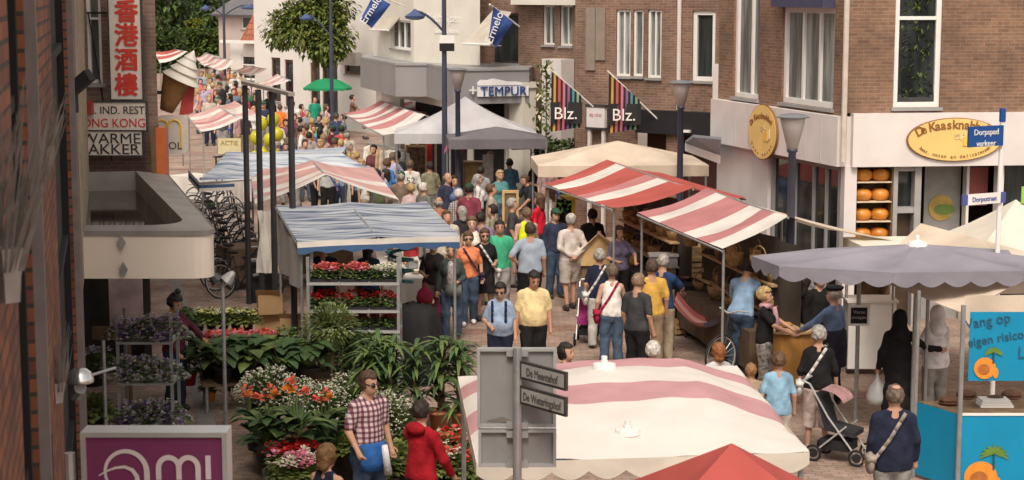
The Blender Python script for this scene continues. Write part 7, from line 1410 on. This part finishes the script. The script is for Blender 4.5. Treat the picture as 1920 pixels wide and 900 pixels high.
# shelf racks with baskets behind the red stalls
for (A_, B_, lab, n0) in ((V(3.75, 27.6, 0), V(2.95, 31.4, 0), 'near', 0), (V(2.6, 32.4, 0), V(1.85, 35.9, 0), 'far', 1)):
    off = V(.42, .1, 0); A2, B2 = A_ + off, B_ + off; t = thing('shelf_rack', 'open wooden shelf rack of baskets at back of the %s red striped stall' % lab, 'rack', ((A2.x + B2.x) / 2, (A2.y + B2.y) / 2, 0)); e = (B2 - A2) / 2; n = V(-e.y, e.x, 0).normalized()
    for z in (.5, 1.0, 1.45): mb = MB(); mb.obox((A2 + B2) / 2 + Z * z, e, n * .17, Z * .015); mb.build('shelf', M_wood, t)
    for q in (A2, (A2 + B2) / 2, B2): mb = MB(); mb.obox(q + Z * .85 - n * .19, e.normalized() * .02, n * .015, Z * .85); mb.build('upright', M_dwood, t)
    for k, z in enumerate((.517, 1.017, 1.467)):
        for i in range(6): p = A2.lerp(B2, (i + .5) / 6); p.z = z; basket(p, rnd.uniform(.13, .17), rnd.uniform(.12, .2), (wic, wic2)[(i + k) % 2], '%s basket on %s shelf of the rack in the %s red striped stall' % ((['first'] + NB)[i], ('lowest', 'middle', 'top')[k], lab))
# hammock
h0, h1 = at(1262, 552, .95), at(1352, 592, .75); t = thing('hammock', 'red striped hammock with blue end slung in front of the basket stall', 'hammock', (h0 + h1) / 2); mb = MB()
mb.grid(lambda u, v: h0.lerp(h1, u) + V(-.1, -.28, 0) * (v - .5) * 2 + V(0, 0, -.22 * math.sin(math.pi * u) - .12 * math.sin(math.pi * v)), 18, 12, lambda i, j: 2 if i > 12 else (j // 2) % 2); mb.build('hammock_cloth', [canvas((.36, .10, .10)), canvas((.46, .25, .23)), canvas((.20, .20, .28))], t, True)
for p in (h0, h1): mb = MB(); mb.tube((p.x, p.y, 0), p + Z * .08, .03); mb.build('hammock_post', M_dwood, t)
# bright red stall: black table, birdhouse front, yellow bowl
ta, tb = V(1.75, 35.6, 0), V(2.6, 31.4, 0)
table('black draped table under the bright red striped roof', tb, ta, -.9, .82, M_black, .75)
clutter(tb + V(.05, 0, 0), ta + V(.05, 0, 0), -.8, .82, 12, 'on the black draped table under bright red roof', 'goods on the black table', c_)
q = at(1120, 500, .82); t = thing('birdhouse', 'pale wooden gabled birdhouse front leaning at the black table', 'birdhouse', (q.x, q.y, .5)); mb = MB(); Yq = q.y - .1
mb.slab([V(q.x - .32, Yq, .85), V(q.x + .32, Yq, .85), V(q.x + .34, Yq, 1.12), V(q.x + .05, Yq, 1.48), V(q.x - .34, Yq, 1.12)], V(0, 1, 0), .05); mb.build('front_board', mat('light_pine', (.55, .37, .17), .7, .15, 6), t); mb = MB()
for s in (-1, 1): mb.obox(V(q.x + .02 + s * .19, Yq - .04, 1.30), V(s * .21, 0, -.20), V(0, .06, 0), V(.012, 0, .014))
mb.build('roof_slats', M_wood, t); mb = MB(); mb.box(q.x - .3, q.x + .3, Yq + .06, Yq + .4, .3, .84); mb.build('base_box', M_dwood, t)
q = at(1157, 484, 1.05); mb = MB(); mb.ell(q, (.125, .125, .145), 14); mb.tube(q - Z * .17, q - Z * .14, .02, .008, 6); t = mb.build('balloon', mat('yellow_rubber', (.62, .56, .03), .25, .08, trans=.2), None, True, 'single yellow balloon floating by the bright red striped stall', 'balloon')
mb = MB(); q = at(1075, 375, 1.25); mb.lathe([(.12, 0), (.28, .08), (.3, .1), (.26, .09), (.1, .03)], q, 14); mb.tube((q.x, q.y, 0), q, .04); tag(mb.build('yellow_bowl', mat('yellow_plastic', (.55, .38, .02), .4, .1), None), 'yellow bowl on stand at the end of bright red stall', 'bowl')
q = at(1245, 482, 1.2); t = thing('plastic_box', 'grey lidded plastic box between the two red striped stalls', 'box', (q.x, q.y, 1.0)); mb = MB(); mb.box(q.x - .25, q.x + .25, q.y, q.y + .35, 1.0, 1.2); mb.build('box_body', M_grey, t); mb = MB(); mb.box(q.x - .27, q.x + .27, q.y - .02, q.y + .37, 1.203, 1.24); mb.build('lid', M_alu, t); mb = MB(); mb.box(q.x - .22, q.x + .22, q.y + .02, q.y + .3, 0, .997); mb.build('box_stand', M_dwood, t)
# dark backdrop cloths behind the red stalls
for p, q2, lab in ((V(4.3, 26.6, 0), V(3.35, 31.2, 0), 'dark brown back cloth hung at rear of the near striped stall'), (V(3.2, 31.9, 0), V(2.3, 36.2, 0), 'dark back cloth hung at rear of the bright red stall')):
    mb = MB(); mb.grid(lambda u, v: p.lerp(q2, u) + V(.05 * math.sin(30 * u), 0, .1 + 2.1 * v), 40, 3); tag(mb.build('back_cloth', mat('dark_back_cloth', (.055, .042, .034), .9, .4, 2, .2), None), lab, 'cloth', 'back cloths of the red stalls')
# wooden counter and things on it
q = at(1483, 690, 0); q = at(1483, 622, .95); t = thing('wooden_counter', 'orange brown wooden counter with rounded front under the mauve umbrella', 'counter', (q.x, q.y, 0)); mb = MB()
mb.lathe([(.42, 0), (.42, .9), (.40, .93)], (q.x, q.y + .3, 0), 16); mb.build('counter_body', mat('honey_wood', (.42, .20, .05), .5, .2, 3, .1), t); mb = MB(); mb.lathe([(.47, .933), (.47, .97), (.4, .98)], (q.x, q.y + .3, 0), 18); mb.build('counter_top', M_wood, t)
mb = MB(); mb.ell((q.x - .05, q.y + .15, 1.03), (.1, .07, .045), 8); tag(mb.build('bread_roll', mat('crust', (.45, .22, .07), .7, .2), None), 'brown bread loaf lying on the round wooden counter', 'bread')
q = at(1500, 606, .8); mb = MB()
for i in range(160): d = V(rnd.gauss(0, 1), rnd.gauss(0, 1), abs(rnd.gauss(0, 1))).normalized(); mb.leaf(V(q.x + .1, q.y + .5, .95) + d * .2 * rnd.random(), d, .1, .06, rnd.choice([0, 1, 1]), .2, 2)
t = thing('flower_bunch', 'lime green and white flower bunch beside the beret man', 'flowers', (q.x + .1, q.y + .5, .7)); mb.build('flowers', [L1, mat('lime_petal', (.5, .62, .06), .6, .1)], t); mb = MB(); mb.lathe([(.1, 0), (.13, .95)], (q.x + .1, q.y + .5, 0), 10); mb.build('vase', M_dgrey, t)
# white counter and blackboard on pole
q0, q1 = at(1592, 568, 1.15), at(1674, 562, 1.15); t = thing('white_counter', 'white panelled stall counter below the cheese rack', 'counter', (q0.x, q0.y, 0)); mb = MB(); mb.box(q0.x, q1.x, q0.y, q0.y + .5, .1, 1.15); mb.build('counter_panel', M_white, t); mb = MB(); mb.box(q0.x - .03, q1.x + .03, q0.y - .03, q0.y + .53, 1.153, 1.19); mb.build('counter_top', M_pinkw, t)
Y = 24.8; a, b = aty(1590, 611, Y), aty(1631, 572, Y); t = thing('chalk_board', 'small framed blackboard with white chalk lines on a grey pole', 'sign', ((a.x + b.x) / 2, Y, 0)); mb = MB(); mb.box(a.x, b.x, Y, Y + .02, a.z, b.z); mb.build('board_frame', M_white, t); mb = MB(); mb.box(a.x + .035, b.x - .035, Y - .008, Y - .001, a.z + .035, b.z - .035); mb.build('slate', M_black, t)
mb = MB(); text(mb, 'Verse', .07, V((a.x + b.x) / 2, Y - .012, b.z - .12)); text(mb, 'snoepjes', .06, V((a.x + b.x) / 2, Y - .012, b.z - .19)); mb.build('chalk_lettering', mat('chalk', (.4, .4, .38), .9, .1), t); mb = MB(); mb.tube(((a.x + b.x) / 2, Y + .05, 0), ((a.x + b.x) / 2, Y + .05, b.z + .3), .03); mb.build('pole', M_galv, t)
for i in range(6): q = V(CFL.x + .35 + .28 * i, Yc + .5 + .3 * (i % 2), CFL.z + .01); mb = MB(); mb.ell(q + Z * .05, (.13, .09, .06), 8); mb.lathe([(.1, 0), (.14, .02)], q, 10); tag(mb.build('loaf', mat('dark_loaf', (.10, .045, .025), .7, .3), None), 'dark brown loaf on the blue bannered counter, %s from left' % (['first'] + NB)[i], 'loaf', 'loaves on the blue bannered counter')
# pushchairs
def pushchair(label, loc, rz, c1, c2):
    t = thing('pushchair', label, 'pushchair', loc, rz); M = WM[t]; T = lambda *a: M @ V(*a)
    for x in (-.22, .22):
        for y in (-.3, .28):
            mb = MB(); P_ = [T(x, y + .1 * math.cos(2 * math.pi * i / 12), .11 + .1 * math.sin(2 * math.pi * i / 12)) for i in range(13)]; mb.path(P_, .016, 5); mb.tube(T(x - .01, y, .11), T(x + .01, y, .11), .06); mb.build('wheel', M_black, t)
    mb = MB()
    for x in (-.2, .2): mb.path([T(x, -.3, .11), T(x, .1, .6), T(x, .35, 1.0), T(x * .9, .45, 1.03)], .013, 6); mb.tube(T(x, .28, .11), T(x, -.15, .5), .012)
    mb.tube(T(-.19, .45, 1.03), T(.19, .45, 1.03), .015); mb.build('frame', M_alu, t)
    mb = MB(); mb.obox(T(0, -.05, .42), M.to_3x3() @ V(.19, 0, 0), M.to_3x3() @ V(0, .2, .03), V(0, 0, .03)); mb.obox(T(0, .19, .65), M.to_3x3() @ V(.19, 0, 0), M.to_3x3() @ V(0, .08, .24), M.to_3x3() @ V(0, .02, -.01)); mb.build('seat', cloth(c1), t)
    mb = MB(); mb.grid(lambda u, v: T(-.2 + .4 * u, .2 - .3 * math.sin(1.5 * v), .88 + .16 * math.cos(1.5 * v) - .1), 4, 6); mb.build('hood', cloth(c2), t); mb = MB(); mb.obox(T(0, .02, .22), M.to_3x3() @ V(.17, 0, 0), M.to_3x3() @ V(0, .2, 0), Z * .06); mb.build('basket', M_black, t); return t
q = at(1105, 632, .1); pushchair('grey pushchair with magenta seat lining in front of grey haired woman', (q.x, q.y, 0), R(-8), (.30, .03, .16), (.06, .065, .09))
q = at(1575, 820, .3); pushchair('dark pushchair beside the pale capri trousers', (q.x, q.y, 0), R(60), (.03, .03, .035), (.35, .2, .2))
# clothes stall, frames and furniture in the middle distance
x0 = at(690, 268, 1.75); x1 = at(760, 282, 1.75); t = thing('clothes_rail', 'metal clothes rail hung under the striped stall roof', 'rail', ((x0.x + x1.x) / 2, x0.y, 0)); mb = MB(); mb.tube(x0, x1, .02)
mb.build('rail_bar', M_galv, t)
for p in (x0, x1): mb = MB(); mb.tube((p.x, p.y, 0), p, .02); mb.build('rail_leg', M_galv, t)
gcol = [('white', (.72, .68, .62)), ('cream', (.62, .52, .40)), ('white lace', (.70, .66, .62)), ('tan', (.45, .32, .2)), ('beige', (.52, .42, .33)), ('pale', (.66, .60, .55)), ('long white', (.74, .71, .68)), ('ivory', (.68, .62, .52)), ('bright white', (.76, .74, .72))]
for i, (nm, c) in enumerate(gcol):
    p = x0.lerp(x1, (i + .5) / 9) - Z * .05; L_ = rnd.uniform(.8, 1.25); mb = MB()
    mb.grid(lambda u, v: p + V((u - .5) * (.36 + .2 * v) * .9 + .03 * math.sin(12 * u) * v, -.06 - .05 * math.sin(17 * u) * v, -.05 * abs(u - .5) * 2 - L_ * v), 12, 5); mb.grid(lambda u, v: p + V((u - .5) * (.36 + .2 * v) * .9, .06 + .03 * math.sin(17 * u) * v, -.05 * abs(u - .5) * 2 - L_ * v), 6, 3)
    tag(mb.build('dress', cloth(c), None), '%s dress on the rail, %s from the left' % (nm, (['first'] + NB)[i]), 'dress', 'pale dresses on the rail')
def panel(name, label, cat, x0, y0, x1, y1, Y, m, th=.05, frame=None, legs=False):
    a, b = aty(x0, y1, Y), aty(x1, y0, Y); t = thing(name, label, cat, ((a.x + b.x) / 2, Y, a.z)); mb = MB(); mb.box(a.x, b.x, Y, Y + th, a.z, b.z); mb.build('panel', m, t)
    if frame:
        for q in ((a.x - .05, b.x + .05, b.z, b.z + .06), (a.x - .05, b.x + .05, a.z - .06, a.z), (a.x - .05, a.x, a.z, b.z), (b.x, b.x + .05, a.z, b.z)): mb = MB(); mb.box(q[0], q[1], Y - .03, Y + th + .02, q[2], q[3]); mb.build('frame_bar', frame, t)
    if legs:
        for x in (a.x + .05, b.x - .05): mb = MB(); mb.tube((x, Y + th / 2, 0), (x, Y + th / 2, a.z), .025); mb.build('leg', M_dwood, t)
    return t
panel('picture_frame', 'large wooden picture frame with dark pattern beside red cloth', 'frame', 764, 276, 797, 330, 49, mat('pattern_dark', (.12, .07, .05), .7, .9, 9), .04, M_wood, True)
panel('hanging_cloth', 'narrow bright red cloth hanging right of picture frame', 'cloth', 799, 268, 810, 325, 49.2, cloth((.5, .03, .03)), .02, None, True)
panel('side_wall', 'white canvas side wall at the rear of the pale grey tent', 'tent wall', 815, 262, 912, 345, 55.2, C_white, .02)
panel('cabinet', 'old gilded cabinet with rounded brown top under the dark tent', 'cabinet', 872, 308, 905, 365, 46.2, mat('old_gold', (.30, .20, .07), .6, .35, 5), .4, M_dwood, True)
panel('folding_sign', 'pale wooden A-frame sign board at the young man bending over', 'sign', 946, 362, 968, 420, 39, M_dwood, .04, mat('light_pine', (.55, .37, .17), .7, .15, 6), True)
panel('poster_stand', 'pale printed poster hung in the dark tent', 'poster', 905, 290, 925, 340, 46, mat('poster_pale', (.5, .48, .46), .6, .3, 8), .02, None, True)
table('black draped round cornered table under the dark grey tent', V(-1.25, 44.6, 0), V(-.5, 44.6, 0), .7, .95, M_black, .9)
for i, px in enumerate((874, 882, 890)): q = aty(px, 372, 44.8); mb = MB(); mb.ell(V(q.x, 44.9, 1.02), (.06, .06, .07), 8); mb.tube((q.x, 44.9, 1.07), (q.x, 44.9, 1.16), .02, .01); tag(mb.build('ornament', mat('pink_glaze', (.6, .2, .3), .3, .1), None), '%s pink ornament on the black table under dark tent' % ('left', 'middle', 'right')[i], 'ornament')
table('white draped table piled with clothes under striped stall roof', V(-5.5, 55.0, 0), V(-3.7, 48.6, 0), -.9, .85, C_white, .7)
table('long table under the blue striped flat roof', V(-5.6, 35.8, 0), V(-3.3, 37.0, 0), .9, .85, mat('brown_cloth', (.10, .065, .04), .9, .3, 4, .2), .6)
ta, tb = V(-1.95, 36.0, 0), V(-1.55, 32.2, 0)
table('table of bowls along the open side of pink gabled stall', ta, tb, -.8, .85, C_white, .6)
clutter(ta, tb, -.7, .86, 12, 'on the table along the pink gabled stall', 'goods of the pink gabled stall', c_)
ta, tb = V(-2.6, 27.6, 0), V(-1.3, 27.6, 0); table('dark table behind the flower trolley under blue roof', ta, tb, .7, .85, M_black, .7)
mb = MB(); q = at(752, 466, 1.9); mb.path([V(q.x + .18 * math.cos(a), q.y + .18 * math.sin(a), 1.9 - .02 * i) for i, a in enumerate([.7 * k for k in range(28)])], .03, 6); tag(mb.build('garden_hose', mat('green_hose', (.03, .16, .14), .4, .15), None), 'coiled green hose hanging under the right end of blue roof', 'hose')
# side cloths of the blue roofed stall
p, q2 = at(519, 390, 2.25), at(556, 456, 2.25); mb = MB(); mb.grid(lambda u, v: p.lerp(q2, u) + V(.05 * math.sin(14 * u), 0, -1.0 * v * (1 - .3 * u)), 20, 4); tag(mb.build('side_cloth', canvas((.45, .42, .40)), None), 'grey side cloth hanging on the left of flat blue stall roof', 'cloth')
p = at(500, 395, 2.0); mb = MB(); mb.grid(lambda u, v: p + V(.35 * (u - .5) + .04 * math.sin(9 * u + 5 * v), .03 * math.sin(16 * u), -1.15 * v), 12, 5); tag(mb.build('white_sheet', C_white, None), 'white bunched sheet hanging between black poles and blue roof', 'cloth')
# yellow smiling balloons bunch
ym = mat('yellow_rubber', (.62, .56, .03), .25, .08, trans=.2); t0 = None; Y = 47
pos = [(490, 232), (512, 224), (480, 258), (505, 262), (494, 288), (515, 292), (478, 296), (520, 252)]
for i, (px, py) in enumerate(pos):
    q = aty(px, py, Y + .1 * (i % 3)); t = thing('balloon', '%s yellow balloon of the bunch behind the black poles' % (['topmost left', 'topmost right', 'upper left', 'central', 'lower middle', 'lower right', 'lowest left', 'rightmost'][i]), 'balloon', q, rnd.uniform(-.5, .5), 'bunch of yellow balloons'); M = WM[t]
    mb = MB(); mb.ell(M.translation, (.16, .16, .19), 14); mb.build('balloon_skin', ym, t, True); mb = MB(); mb.tube(M.translation - Z * .24, M.translation - Z * .21, .025, .01, 6); mb.tube(M.translation - Z * .24, V(-6.6, Y, 1.2), .004, .004, 3); mb.build('string', M_white, t)
q = at(430, 268, 2.0); t = thing('price_sign', 'small yellow lettered board hanging under the pink striped stall', 'sign', q); mb = MB(); mb.box(q.x - .3, q.x + .3, q.y, q.y + .03, q.z - .3, q.z + .12); mb.build('sign_board', mat('board_pale', (.62, .54, .32), .6, .08), t); mb = MB(); text(mb, 'ACTIE', .17, V(q.x, q.y - .005, q.z - .06)); mb.build('lettering', mat('ochre_ink', (.3, .2, .03), .6, .1), t)
table('market table under pink striped stall behind ice cream cone', V(-9.6, 50.5, 0), V(-7.6, 48.8, 0), .9, .85, C_white, .6)
bush('shrub', 'lime green leafy plant by the start of the bicycle row', 388, 410, 352, 50, 0, .25, 260, .16, [f4, mat('lime_leaf', (.12, .34, .05), .6, .2)], 'shrub')
